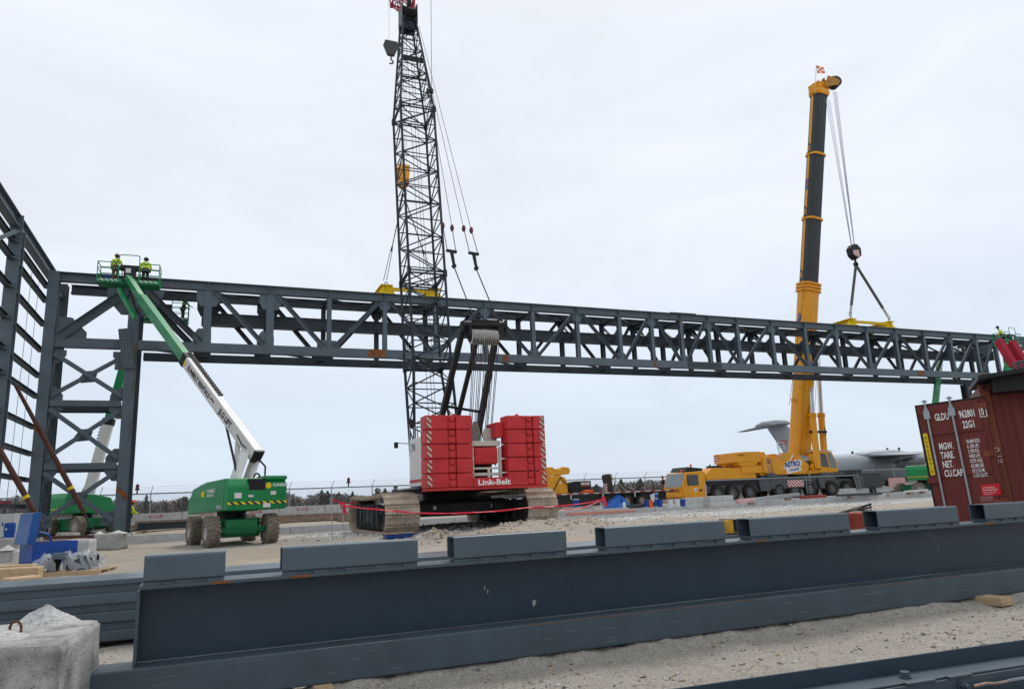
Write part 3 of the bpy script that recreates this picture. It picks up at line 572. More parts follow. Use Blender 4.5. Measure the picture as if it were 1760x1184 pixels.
# ------------------------------------------------------------------ left support tower
tw=froot('support_tower',T,'grey cross-braced steel tower on four columns carrying the left end of the truss','steel tower')
def column(x,wo,z0,z1,b=.54,ZZ=STEEL,rust=()):
    mb=MB(); mb.b2((x-b/2,wo-.26,z0),(x+b/2,wo-.22,z1)); mb.b2((x-b/2,wo+.22,z0),(x+b/2,wo+.26,z1)); mb.b2((x-.02,wo-.219,z0),(x+.02,wo+.219,z1))
    o=mb.build('column',ZZ,tw)
    return o
for wo in (0,WB):
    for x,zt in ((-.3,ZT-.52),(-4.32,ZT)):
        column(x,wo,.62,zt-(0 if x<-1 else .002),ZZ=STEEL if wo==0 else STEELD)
        mb=MB(); mb.b2((x-.35,wo-.35,.59),(x+.35,wo+.35,.618)); mb.build('base_plate',STEELD,tw)
LV=[.95,4.25,7.6,10.6]
for wo in (0,WB):
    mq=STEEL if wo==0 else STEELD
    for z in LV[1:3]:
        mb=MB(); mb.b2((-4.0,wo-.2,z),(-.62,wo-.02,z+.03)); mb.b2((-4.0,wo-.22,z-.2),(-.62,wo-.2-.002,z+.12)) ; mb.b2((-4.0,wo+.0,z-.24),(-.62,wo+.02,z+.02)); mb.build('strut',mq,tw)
    if wo>0: continue
    for a,b in zip(LV,LV[1:]):
        zc=(a+b)/2+.12
        for p,q,off in (((-4.0,a+.35),(-.6,b-.35),.0),((-4.0,b-.35),(-.6,a+.35),-.11)):
            mb=MB(); P1=V((p[0],wo+off-.1,p[1])); Q1=V((q[0],wo+off-.1,q[1])); nn=V((0,1,0)).cross((Q1-P1).normalized())
            mb.bar(P1,Q1,.02,.24,up=nn); mb.bar(P1+nn*.11-V((0,.045,0)),Q1+nn*.11-V((0,.045,0)),.07,.02,up=nn); mb.build('cross_brace',mq,tw)
        mb=MB(); zc=(a+b)/2; mb.prism([(-.45,-.15),(-.2,.24),(.35,.3),(.4,.1),(.3,-.35),(-.35,-.42)],(-2.3,wo-.04,zc),(1,0,0),(0,0,1),.02); mb.build('gusset_plate',mq,tw)
        for sx,x0 in ((1,-4.05),(-1,-.58)):
            for zz,sg in ((a,1),(b,-1)):
                mb=MB(); mb.prism([(0,0),(sx*.62,0),(sx*.62,sg*.3),(sx*.25,sg*.75),(0,sg*.75)],(x0,wo-.05,zz+sg*.12),(1,0,0),(0,0,1),.02); mb.build('gusset_plate',mq,tw)
    # upper panel heavy diagonal and gussets
    mb=MB(); P1=V((-3.75,wo-.02,11.25)); Q1=V((-.75,wo-.02,13.95)); nn=V((0,1,0)).cross((Q1-P1).normalized())
    mb.bar(P1,Q1,.03,.42,up=nn)
    for s_ in (.22,-.22): mb.bar(P1+nn*s_-V((0,.13,0)),Q1+nn*s_-V((0,.13,0)),.3,.03,up=nn)
    mb.build('heavy_diagonal',mq,tw)
    for pp in ([(-4.05,11.06),(-2.55,11.06),(-2.55,11.5),(-3.3,12.3),(-4.05,12.35)],[(-1.7,14.2),(-.58,14.2),(-.58,12.6),(-.95,12.6),(-1.7,13.5)],[(-.02,14.2),(1.25,14.2),(.9,13.2),(.3,12.6),(-.02,12.6)]): MB().prism(pp,(0,wo-.08,0),(1,0,0),(0,0,1),.03).build('gusset_plate',mq,tw)
for z in LV[1:]+[14.0]:
    for x in (-.3,-4.32): MB().bar((x,.27,z),(x,WB-.27,z),.15,.2).build('side_strut',STEELD,tw)
for a,b in zip(LV,LV[1:]):
    for x in (-.3,-4.32): MB().bar((x,.27,a+.2),(x,WB-.27,b-.2),.1,.12).build('side_brace',STEELD,tw)
mb=MB()
for x0,z0,z1,sh in ((-4.59,5.75,6.3,-.1),(-.57,2.45,3.0,-.14)):
    MB().poly3([(x0+.002,-.262,z0+.35),(x0+.538,-.262,z0+sh),(x0+.538,-.262,z1+sh-.15),(x0+.002,-.262,z1+.2)],(0,-.003,0)).build('rust_streak',RUSTP,tw)
for z0,z1,a,b in ((9.2,11.0,.40,.538),(7.7,8.9,.42,.50),(11.2,12.0,.47,.538),(5.4,6.6,.4,.5)): MB().poly3([(-.57+a+.05,-.262,z0),(-.57+b,-.262,z0+.1),(-.57+b,-.262,z1),(-.57+a,-.262,z1-.2)],(0,-.002,0)).build('rust_streak',RUSTF,tw)
# hanging perforated splice plates
def holeplate(x0,z0,w_,h_,rot,wq,parent,nx=4,nz=10):
    c=V((x0,wq,z0)); rx=V((math.cos(rot),0,math.sin(rot))); rz=V((-math.sin(rot),0,math.cos(rot)))
    mb=MB(); mb.prism([(-w_/2,-h_/2),(w_/2,-h_/2),(w_/2,h_/2),(-w_/2,h_/2)],c,rx,rz,.03); o=mb.build('splice_plate',STEEL,parent)
    mb=MB()
    for i in range(nx):
        for j in range(nz):
            if i==nx//2 and False: continue
            p=c+rx*((i+.5)/nx-.5)*w_+rz*((j+.5)/nz-.5)*h_; mb.prism([(-.03,-.03),(.03,-.03),(.03,.03),(-.03,.03)],p+V((0,-.018,0)),rx,rz,.006)
    mb.build('bolt_holes',BLACK,o)
a_=T.xz(217,598,-.5); holeplate(a_[0],a_[1],.62,2.25,.15,-.45,tw,4,12)
a_=T.xz(203,622,-.3); holeplate(a_[0]+.1,a_[1],.5,.9,0,-.3,tw,4,5)
# concrete piers under the columns
for i,(x,wo) in enumerate(((-.3,0),(-4.32,0),(-.3,WB),(-4.32,WB))):
    p=T.w(x,wo); o=solid_noise_block('concrete_pier',[(-.5,-.5),(.5,-.5),(.5,.5),(-.5,.5)],-.5,.585,CONC,'concrete pier under the %s column of the left support tower'%['front right','front left','rear right','rear left'][i],'pier','piers under the support tower',res=3)
    o.location=(p[0],p[1],0); o.rotation_euler=(0,0,YAW)
# ------------------------------------------------------------------ left wall frame
wf=froot('wall_frame',T,'grey steel wall frame with stacked horizontal girts at the left picture edge','steel frame')
XW=-4.75
mb=MB(); mb.ibeam((XW,-22,15.1),(XW,1.5,15.1),.6,.4,.04,.03); mb.build('eave_beam',STEEL,wf)
for wq,zt in ((-6.75,15.35),(-14.4,15.35),):
    mb=MB(); mb.b2((XW-.02,wq-.3,0),(XW+.02,wq+.3,14.78)); mb.b2((XW-.22,wq-.34,0),(XW+.3,wq-.302,15.4)); mb.b2((XW-.22,wq+.302,0),(XW+.3,wq+.34,14.78)); mb.build('column',STEEL,wf)
    mb=MB()
    for z in [14.17,13.35,12.0,10.55,9.13,8.0,6.35,4.93,3.57]:
        mb.poly3([(XW+.02,wq-.3,z-.1),(XW+.02,wq-.9,z-.1),(XW+.3,wq-.3,z-.1)],(0,0,.03))
        mb.poly3([(XW+.05,wq-.3,z-.25),(XW+.05,wq+.3,z-.25),(XW+.28,wq+.3,z-.25),(XW+.28,wq-.3,z-.25)],(0,0,.02))
    mb.build('bracket',STEEL,wf)
for z in [14.17,13.35,12.0,10.55,9.13,8.0,6.35,4.93,3.57,2.2]:
    for a,b in ((-6.4,.7),(-14.1,-7.1),(-22,-14.7)):
        mb=MB(); q=XW-.02
        mb.b2((q-.13,a,z-.11),(q+.11,b,z-.09)); mb.b2((q-.13,a,z+.09),(q+.11,b,z+.11)); mb.b2((q-.01,a,z-.089),(q+.01,b,z+.089)); mb.build('girt',STEELD,wf)
mb=MB(); mb.bar((XW+.1,-7.2,14.6),(XW+.1,-14,11.2),.02,.3,up=(1,0,0)); mb.bar((XW+.1,-7.2,14.6),(XW+.1,-14,11.2),.2,.03,up=(1,0,0)); mb.build('diagonal_brace',STEEL,wf)
for k in range(2): MB().tube((XW+.1,[-1.9,-3.6][k],14.2),(XW+.1,[-2.5,-4.2][k],.5),.012).build('sag_rod',STEELD,wf)
# right end tower, partly hidden by the container
rt=froot('support_tower',T,'grey steel end frame carrying the right end of the truss behind the containers','steel tower')
for wo in (0,WB):
    for x in (71.0,76.2):
        mb=MB(); mb.b2((x-.35,wo-.3,.4),(x+.35,wo-.26,ZB-.02)); mb.b2((x-.35,wo+.26,.4),(x+.35,wo+.3,ZB-.02)); mb.b2((x-.02,wo-.258,.4),(x+.02,wo+.258,ZB-.02)); mb.build('column',STEELD,rt)
    for a,b in ((72.7,74),(76.2,76.2)):
        pass
    mb=MB(); mb.b2((72.65,wo-.2,ZB-.02),(82,wo+.2,ZB+.5)); mb.b2((72.65,wo-.2,ZT-.64),(82,wo+.2,ZT)); mb.b2((73.6,wo-.25,ZB+.51),(74.4,wo+.25,ZT-.65)); mb.prism([(72.7,ZT-.65),(75,ZT-.65),(74.6,ZT-2),(73.2,ZT-2.6)],(0,wo-.22,0),(1,0,0),(0,0,1),.03); mb.build('end_panel',STEELD,rt)
# ------------------------------------------------------------------ raking props
def prop(p,q,name_label,r=.095,stick=None):
    o=root('raking_prop',tuple(q),0,name_label,'prop'); p=V(p)-V(q); n_=p.normalized(); L_=p.length
    mb=MB(); mb.tube(n_*.9,n_*(L_*.42),r*1.15,r*1.3,12); mb.tube(n_*(L_*.42),n_*L_*.97,r*1.25,r*.8,12); mb.build('tube',mat('prop_brown',(.085,.036,.026),.75,0,.3,5,dirt=.3,dirtc=(.16,.09,.06)),o,smooth=False)
    mb=MB(); mb.tube((0,0,0),n_*.92,.03); mb.tube(n_*L_*.96,n_*L_,.03); mb.b2((-.15,-.15,-.02),(.15,.15,.02)); mb.build('screw_end',STEELD,o)
    mb=MB(); mb.tube(n_*(L_*.28),n_*(L_*.28+.13),r*1.36,r*1.36,12); mb.build('warning_sticker',YELB,o)
    return o
tp=T.w(XW+.4,-6.5,7.7); bt=P(161,911,34.5); prop(tp,(bt[0],bt[1],gh(bt[0],bt[1])+.75),'long rusty brown raking prop, the upper right one of the two')
tp=T.w(XW+.4,-6.45,4.72); tp=P(-60,665,30); bt=P(88,921,31.5); prop(tp,(bt[0],bt[1],gh(bt[0],bt[1])+.35),'long rusty brown raking prop leaning from the left edge down to the blue box')
# ------------------------------------------------------------------ red and white crawler crane
ck=froot('crawler_crane',K,'red and white lattice boom crawler crane with muddy tracks in the middle of the site','crane')
GK=.44
def out0(c,nn,xc): return nn if nn.dot(c-V((xc,0,GK+.74)))>0 else -nn
def stadium(L_,h,r,n):
    # points of the track loop in (y,z); flat bottom, rounded raised ends
    pts=[]; hl=L_/2-r
    for k in range(9): t=-math.pi/2-math.pi*k/8; pts.append((-hl+r*math.cos(t)*1.0,r+r*math.sin(t)))
    for k in range(9): t=math.pi/2-math.pi*k/8; pts.append((hl+r*math.cos(t),r+r*math.sin(t)))
    # resample
    out=[]; per=[]; tot=0
    pl=pts+[pts[0]]
    for a,b in zip(pl,pl[1:]): d=math.hypot(b[0]-a[0],b[1]-a[1]); per.append((tot,d,a,b)); tot+=d
    for i in range(n):
        s_=tot*i/n
        for t0,d,a,b in per:
            if t0<=s_<t0+d: f=(s_-t0)/d; out.append((a[0]+(b[0]-a[0])*f,a[1]+(b[1]-a[1])*f)); break
    return out,tot/n
for xc in (-3.38,2.42):
    o_=bpy.data.objects.new('track',None)
    pts,pitch=stadium(7.9,1.5,.74,46)
    mb=MB()
    for i,(y,z) in enumerate(pts):
        y2,z2=pts[(i+1)%len(pts)]; sag=-.07*math.sin(math.pi*min(1,max(0,(y+3)/6)))if z>1.3 else 0
        c=V((xc,(y+y2)/2,GK+(z+z2)/2+sag)); d=V((0,y2-y,z2-z)).normalized(); nn=V((1,0,0)).cross(d)
        R_=Matrix((V((1,0,0)),d,nn)).transposed()
        mb.box(c,(1.32,pitch*.87,.075),R_); mb.box(c-out0(c,nn,xc)*.05,(1.1,pitch*1.0,.03),R_)
        out_=nn if nn.dot(c-V((xc,0,GK+.74)))>0 else -nn
        mb.box(c+out_*.05+d*pitch*.33,(1.22,pitch*.13,.05),R_)
        for q in (-.3,-.15,0,.15,.3): mb.box(c+out_*.04-d*pitch*.44+V((q*1.1,0,0)),(.07,pitch*.2,.05),R_)
        for q in (-.62,.62): mb.box(c-out_*.06+V((q*.9,0,0)),(.12,pitch*.8,.07),R_)
    mb.build('track_shoes',MUD,ck)
    mb=MB(); mb.b2((xc-.42,-2.9,GK+.35),(xc+.42,2.9,GK+1.1)); mb.b2((xc-.5,-2.6,GK+.75),(xc+.5,2.6,GK+1.02)); mb.b2((xc-.52,-2.2,GK+.3),(xc-.46,2.2,GK+.42))
    for k in range(6): mb.b2((xc-.62,-2.2+k*.85,GK+.22),(xc-.44,-2.0+k*.85,GK+1.15))
    mb.prism([(-.9,.4),(.3,.4),(.1,1.05),(-.5,1.1)],(xc-.56,0,GK),(0,1,0),(0,0,1),.05)
    mb.build('track_frame',mat('muddy_frame',(.04,.045,.05),.8,0,.3,4,dirt=.55,dirtc=(.16,.14,.11)),ck,bevel=.01)
    mb=MB()
    for k in range(11): mb.lathe((xc,-2.9+k*.58,GK+.26),(1,0,0),[(-.45,0),(-.45,.13),(-.4,.17),(.4,.17),(.45,.13),(.45,0)],12)
    mb.build('rollers',mat('roller',(.1,.08,.065),.8,.2,.3,6),ck)
    for yy in (-3.2,3.2): MB().lathe((xc,yy,GK+.74),(1,0,0),[(-.4,0),(-.4,.5),(-.34,.6),(.34,.6),(.4,.5),(.4,0)],20).build('idler_wheel',mat('roller',(.1,.08,.065)),ck)
mb=MB(); mb.b2((-2.75,-1.3,GK+.55),(1.8,1.3,GK+1.2)); mb.b2((-2.7,-2.35,GK+.62),(1.75,-1.7,GK+1.08)); mb.b2((-2.7,1.7,GK+.62),(1.75,2.35,GK+1.08))
mb.tube((-.25,0,GK+1.2),(-.25,0,GK+1.62),1.25,n=32); mb.b2((-1.6,-2.6,GK+.75),(-1.2,-1.3,GK+1.0)); mb.b2((.8,-2.6,GK+.75),(1.2,-1.3,GK+1.0))
mb.build('car_body',BLACK,ck,bevel=.02)
mb=MB()
for xx in (-1.75,.75): mb.b2((xx,-2.356,GK+.82),(xx+.28,-2.352,GK+.98))
mb.build('warning_label',WHITE,ck)
# revolving house
Z0=2.06
mb=MB(); mb.b2((-2.3,-3.6,Z0-.1),(1.9,2.6,Z0+.14)); mb.b2((-1.5,-3.9,Z0-.02),(1.1,-3.5,Z0+.3)); mb.b2((-2.75,-3.9,Z0+.0),(-2.0,-1.0,Z0+.06)); mb.build('deck',BLACK,ck)
mb=MB(); mb.b2((-2.6,-3.9,Z0+.14),(-1.75,-1.95,Z0+2.05)); mb.build('machinery_house',WHITE,ck,bevel=.04)
mb=MB(); mb.b2((-2.606,-3.9,Z0+.3),(-2.601,-1.96,Z0+.42)); mb.build('red_stripe',RED,ck)
mb=MB(); mb.b2((-1.55,-.6,Z0+.14),(-.75,1.4,Z0+1.6)); mb.build('operator_cab',WHITE,ck,bevel=.05)
mb=MB(); mb.b2((-2.95,-3.4,Z0+.05),(-2.57,-1.2,Z0+.1)); mb.build('catwalk',GALV,ck)
text(ck,'298',mat('faded_blue',(.12,.16,.22),.6),(-2.607,-2.25,Z0+1.55),(0,-1,0),(0,0,1),.3,name='model_number')
mb=MB(); mb.path([(-2.5,-2.4,Z0+2.0),(-2.5,-2.4,Z0+2.5),(-2.5,-2.9,Z0+2.5),(-2.5,-2.9,Z0+2.0)],.025); mb.tube((-2.6,-2.0,Z0+1.9),(-3.15,-1.9,Z0+1.95),.02); mb.tube((-2.6,-2.0,Z0+2.0),(-2.6,-2.0,Z0+2.8),.02); mb.build('handrail',GALV,ck)
mb=MB(); mb.box((-3.15,-1.95,Z0+1.85),(.16,.05,.24)); mb.lathe((-2.5,-2.05,Z0+2.75),(0,1,0),[(-.05,0),(-.05,.15),(.05,.12),(.05,0)],14); mb.build('mirror',BLACK,ck)
# counterweights
def cwblock(x0,x1,z0,z1,hx,side):
    mb=MB()
    for a,b in ((x0,hx-.17),(hx+.17,x1)):
        mb.hexa([V(q) for q in ((a,-4.7,z0),(b,-4.7,z0),(b,-3.95,z0),(a,-3.95,z0),(a,-4.7,z1),(b,-4.7,z1),(b,-3.95,z1),(a,-3.95,z1))])
    mb.b2((hx-.168,-4.62,z0),(hx+.168,-3.95,z1)); return mb
zz=np.linspace(2.62,4.83,5); ZS=[2.08,2.62,3.17,3.72,4.27,4.83]
for side,(x0,x1,hx) in enumerate(((-2.66,-.8,-1.62),(.66,2.3,1.62))):
    for k in range(5):
        z0,z1=ZS[k]+.012,ZS[k+1]-.012
        if side==1 and k==4: pass
        o=cwblock(x0,x1,z0,z1,hx,side).build('counterweight_slab',RED,ck,bevel=.025,seg=2)
        mb=MB()
        for zc in (z0+.14,z1-.12): mb.lathe((hx,-4.62,zc),(0,-1,0),[(0,.13),(.05,.12),(.07,.1),(.07,0)],18); 
        mb.b2((hx-.15,-4.66,z0+.02),(hx+.15,-4.622,z0+.26)); mb.build('locking_lug',RED,o,bevel=.01)
        e0=x0 if side==0 else x1
        mb=MB()
        for d in (1,-1)[side:side+1]: mb.b2((e0+d*.04,-4.703,z0+.04),(e0+d*.22,-4.7,z1-.05))
        mb.b2((e0-.003,-4.3,z0+.05),(e0+.003,-3.9,z1-.05)) if False else None
        mb.build('hazard_stripe',HAZCW,o)
    if side==0:
        mb=MB(); mb.lathe((hx+.25,-4.2,4.83),(0,0,1),[(0,.09),(.09,.07),(.12,0)],12); mb.build('lifting_lug',RED,ck)
mb=MB(); mb.b2((.36,-4.3,4.0),(.655,-3.1,4.6)); mb.build('counterweight_step',RED,ck,bevel=.02); mb=MB(); mb.lathe((1.3,-4.2,4.83),(0,0,1),[(0,.09),(.09,.07),(.12,0)],12); mb.build('lifting_lug',RED,ck)
mb=MB(); mb.b2((-2.66,-4.68,1.98),(2.33,-4.0,2.08)); mb.b2((-.8,-4.72,2.08),(.66,-4.3,2.42)); mb.build('counterweight_tray',RED,ck,bevel=.02)
text(ck,'Link-Belt',WTXT,(-.64,-4.725,2.15),(1,0,0),(0,0,1),.2,wscale=1.3,name='maker_name',bold=.03)
# rear frame between the stacks
mb=MB(); mb.b2((-.74,-4.35,2.42),(-.64,-4.2,3.62)); mb.b2((.42,-4.35,2.42),(.52,-4.2,3.62)); mb.b2((-.64,-4.34,2.5),(.42,-4.2,2.62)); mb.b2((-.64,-4.34,2.75),(.42,-4.2,2.83)); mb.b2((-.78,-4.3,3.66),(.5,-3.2,3.86))
mb.b2((-.1,-4.36,2.42),(.02,-4.34,2.8)); mb.prism([(.2,3.5),(.55,2.9),(.62,4.2),(.5,4.42),(.1,4.4),(.0,4.15)],(0,-3.6,0),(1,0,0),(0,0,1),.12); mb.build('rear_frame',CREAM,ck,bevel=.015)
mb=MB(); mb.tube((.42,-3.67,4.3),(.42,-3.75,4.3),.07,n=14); mb.build('hinge_pin',BLACK,ck)
MB().b2((-.74,-3.3,Z0+.16),(.5,-1.2,Z0+1.55)).build('engine_house',BLACK,ck,bevel=.03)
mb=MB(); mb.b2((-.6,-4.3,2.95),(.4,-3.6,3.62)); mb.build('winch_cover',RED,ck,bevel=.08)
mb=MB(); mb.lathe((-.55,-2.8,3.4),(1,0,0),[(0,.0),(0,.5),(.05,.5),(.05,.38),(1.05,.38),(1.05,.5),(1.1,.5),(1.1,0)],24); mb.build('winch_drum',BLACK,ck)
mb=MB(); mb.prism([(-.14,0),(.14,0),(.18,.35),(.1,.75),(-.05,.85),(-.16,.5)],(-.25,-3.5,3.86),(1,0,0),(0,0,1),.22); mb.tube((-.25,-3.6,4.3),(-.25,-3.4,4.3),.16,n=14); mb.build('rear_pulley',mat('worn_grey',(.2,.19,.17),.7,.2,.3,9),ck)
# gantry (live mast)
GT=V((.35,-3.3,8.72))
gl=V((-.55,-3.3,8.78)); gr=V((1.2,-3.3,8.86))
fl=V((-1.45,-.2,Z0+.3)); frr=V((.55,-.2,Z0+.3))
mb=MB(); mb.bar(fl,gl,.2,.3,up=(0,1,0)); mb.build('gantry_leg',BLACK,ck); mb=MB(); mb.bar(frr,gr-V((.35,0,.6)),.2,.3,up=(0,1,0)); mb.bar(gr-V((.35,0,.6)),gr,.2,.26,up=(0,1,0)); mb.build('gantry_leg',BLACK,ck)
bl=V((-.75,-3.0,Z0+1.2)); br=V((.0,-3.4,Z0+1.7))
mb=MB(); mb.bar((-.6,-1.0,Z0+1.6),(.1,-3.25,8.4),.16,.2,up=(0,1,0)); mb.build('gantry_strut',BLACK,ck)
mb=MB(); mb.tube(gl-V((.1,0,0)),gr+V((.14,0,0)),.17,n=14); mb.box(gr+V((.12,0,-.15)),(.12,.3,.7)); mb.box(gl+V((-.06,0,-.1)),(.12,.3,.5)); mb.box((.4,-3.3,8.98),(1.2,.3,.12)); mb.build('gantry_head',BLACK,ck,bevel=.02)
def lerp(a,b,t): return a+(b-a)*t
mb=MB(); a=lerp(fl,gl,.36); b=lerp(frr,gr-V((.35,0,.6)),.36); mb.tube(a,b,.08); 
for q,s_ in ((a,1),(b,-1)): mb.prism([(0,-.5),(s_*.45,0),(0,.45)],q,(1,0,0),(0,0,1),.06)
a=lerp(fl,gl,.5); b=lerp(frr,gr-V((.35,0,.6)),.5); mb.tube(a,b,.06); mb.build('gantry_crossbar',BLACK,ck)
mb=MB(); q=lerp(fl,gl,.36)+V((.55,-.1,-.1)); mb.tube(q,q-V((0,0,.22)),.03); mb.lathe(q-V((0,0,.42)),(0,1,0),[(-.03,.07),(-.03,.13),(.03,.13),(.03,.07)],12); mb.build('safety_hook',BLACK,ck)
SW=mat('sheave',(.62,.62,.6),.5,.2,.15,6)
for k in range(12):
    xx=-.35+k*.1; MB().lathe((xx,-3.55,8.22),(1,0,0),[(0,.08),(0,.30),(.01,.32),(.024,.27),(.036,.27),(.05,.32),(.06,.30),(.06,.08)],24).build('sheave',SW,ck)
mb=MB(); mb.tube((-.42,-3.55,8.22),(.88,-3.55,8.22),.2,n=20); mb.b2((-.45,-3.8,8.2),(-.39,-3.3,8.7)); mb.b2((.84,-3.8,8.2),(.9,-3.3,8.7)); mb.build('sheave_axle',BLACK,ck)
for k in range(14):
    xx=-.33+k*.09; MB().tube((xx,-3.84+.05*(k%2),8.1),(-.45+k*.075,-3.1+.1*(k%3),3.5),.016,n=5).build('reeving_rope',mat('rope_dark',(.05,.04,.045),.6,.2,.2,9),ck)
# main lattice boom
bz0,bz1=7.0,22.6
BXc=-.78
def bc(z):  # centre of the boom in local coordinates
    return V((BXc-.03*(z-7)/15*1.0,1.45+(z-7.6)*.13,z))
def lattice(mb,c0,c1,w0,d0,w1,d1,nbay,rc=.055,rb=.028,phase=0,caps=True):
    ax=(c1-c0).normalized(); X=V((1,0,0)); Y=ax.cross(X).normalized()*-1 if ax.cross(X).dot(V((0,1,0)))<0 else ax.cross(X).normalized()
    def cn(t,i):
        w_=w0+(w1-w0)*t; d_=d0+(d1-d0)*t; sx=(-1,1,1,-1)[i]; sy=(-1,-1,1,1)[i]; return c0+(c1-c0)*t+X*sx*w_/2+Y*sy*d_/2
    for i in range(4): mb.tube(cn(0,i),cn(1,i),rc,n=8)
    for k in range(nbay):
        t0,t1=k/nbay,(k+1)/nbay
        for i in range(4):
            j=(i+1)%4
            if (k+i+phase)%2==0: mb.tube(cn(t0,i),cn(t1,j),rb,n=5)
            else: mb.tube(cn(t0,j),cn(t1,i),rb,n=5)
            if k%2==0 or True: 
                mb.tube(cn(t0,i),cn(t0,j),rb*.9,n=5)
    if caps:
        for i in range(4): mb.tube(cn(0,i),cn(0,(i+1)%4),rb*1.3,n=6); mb.tube(cn(1,i),cn(1,(i+1)%4),rb*1.3,n=6)
        mb.tube(cn(1,0),cn(1,2),rb,n=5); mb.tube(cn(1,1),cn(1,3),rb,n=5)
    for i in range(4):
        for t in (0,1): mb.box(cn(t,i),(.17,.17,.2))
    return cn
mb=MB(); lattice(mb,bc(8.0),bc(12.3),1.8,1.65,1.8,1.65,5,rc=.065,rb=.034); mb.build('boom_section',BOOMP,ck)
mb=MB(); lattice(mb,bc(12.45),bc(21.8),1.8,1.65,1.8,1.65,10,phase=1,rc=.065,rb=.034); mb.build('boom_section',BOOMP,ck)
# foot section
mb=MB(); ft=V((-.45,1.2,Z0+.25)); lattice(mb,ft,bc(7.85),2.3,.35,1.8,1.65,6,rc=.07,rb=.035)
mb.b2((-1.5,1.0,Z0+1.55),(.6,1.3,Z0+1.75)); mb.build('boom_foot_section',BOOMP,ck)
mb=MB(); bt_=bc(28.0)+V((-.02,0,0)); cn=lattice(mb,bc(21.95),bt_,1.8,1.65,.72,.72,8,rc=.058,rb=.03)
mb.build('boom_top_section',BOOMP,ck)
mb=MB(); c=bc(28.3); mb.box(c+V((-.42,0,.1)),(.05,.9,1.3)); mb.box(c+V((.42,0,.1)),(.05,.9,1.3)); mb.box(c+V((0,-.3,-.55)),(.9,.1,.45)); mb.box(c+V((0,.3,-.55)),(.9,.1,.45)); mb.build('boom_head',BOOMP,ck)
for k in range(7): MB().lathe(c+V((-.33+k*.1,-.15,.15)),(1,0,0),[(0,.08),(0,.42),(.02,.42),(.035,.37),(.05,.42),(.07,.42),(.07,.08)],20).build('head_sheave',BLACK,ck)
mb=MB(); c2=bc(25.2); mb.box(c2+V((0,-.55,0)),(1.25,.06,.3)); c3=bc(23.9); mb.box(c3+V((0,-.6,0)),(1.35,.06,.1)); mb.build('boom_plate',BLACK,ck)
# luffing jib (red) above
jd=V((-.03,.50,.86)); jb=bc(28.8)
mb=MB(); lattice(mb,jb,jb+jd*1.6,.72,.3,1.15,1.0,3,rc=.05,rb=.026); lattice(mb,jb+jd*1.7,jb+jd*24,1.15,1.0,1.15,1.0,22,rc=.05,rb=.026); mb.build('luffing_jib',mat('jib_red',(.3,.02,.035),.5,0,.2,3),ck)
# jib mast and lines going up
mb=MB(); mtop=jb+V((.1,-4.2,6)); mb.bar(jb,mtop,.2,.16); mb.build('jib_mast',BOOMP,ck)
# pendants
def rope(a,b,r=.02,m=ROPE,par=ck,name='pendant_rope',n=5): return MB().tube(a,b,r,n=n).build(name,m,par)
btL=bc(27.3)+V((.35,-.5,0))
PL=[(K.at(776,432,-1.9),K.at(790,512,-2.7),gl+V((.55,0,.1)),(K.at(761,388,-1.6),K.at(777,392,-1.6))),(K.at(814,436,-1.9),K.at(836,520,-2.9),gr-V((.15,0,-.05)),(K.at(797,393,-1.5),K.at(810,396,-1.5)))]
for k,(sp_,mid,end,(c1,c2)) in enumerate(PL):
    mb=MB(); mb.bar(sp_-V((.24,0,-.02)),sp_+V((.24,0,-.02)),.14,.1); mb.tube(sp_,sp_-V((-.06,.1,.62)),.09,.07); mb.lathe(sp_-V((-.07,.1,.72)),(0,1,0),[(-.06,0),(-.06,.1),(.06,.1),(.06,0)],10); mb.build('equalizer_bar',BLACK,ck)
    rope(sp_-V((-.07,.1,.75)),end,.028)
    for sgn,cc in ((-1,c1),(1,c2)):
        a=sp_+V((sgn*.2,0,.05)); rope(a,cc,.02)
        mb=MB(); mb.lathe(cc,(0,0,1),[(-.16,.0),(-.14,.06),(0,.1),(.14,.06),(.16,0)],10); mb.build('rope_socket',mat('socket_red',(.12,.04,.04),.6,0,.2,9),ck)
        if k==0: top=bc(22.0)+V((.82*(1 if sgn>0 else 1),-.7,0)) if False else bc(27.2)+V((.3+.1*sgn,-.5,0))
        else: top=bc(27.6)+V((.42+.06*sgn,-.45,0))
        rope(cc,top,.014)
rope(K.at(742,158,2.5),jb+V((.5,-4,26)),.014); rope(bc(27.5)+V((.4,-.5,0)),K.at(742,158,2.5),.018)
mb=MB(); mb.lathe(K.at(742,157,2.5),(0,0,1),[(-.25,0),(-.1,.1),(.1,.1),(.25,0)],8); mb.lathe(K.at(736,157,2.5),(0,0,1),[(-.25,0),(-.1,.1),(.1,.1),(.25,0)],8); mb.build('rope_socket',BLACK,ck)
rope(K.at(741,160,2.5),K.at(741,195,2.4),.03); 
# lines running inside the boom
for x,d in ((-.95,.0),(-.75,.1),(-.6,.05)):
    rope(bc(27.8)+V((x+.75,-.1,0)),V((BXc+x+.78,.6,Z0+1.5)),.012,name='hoist_rope')
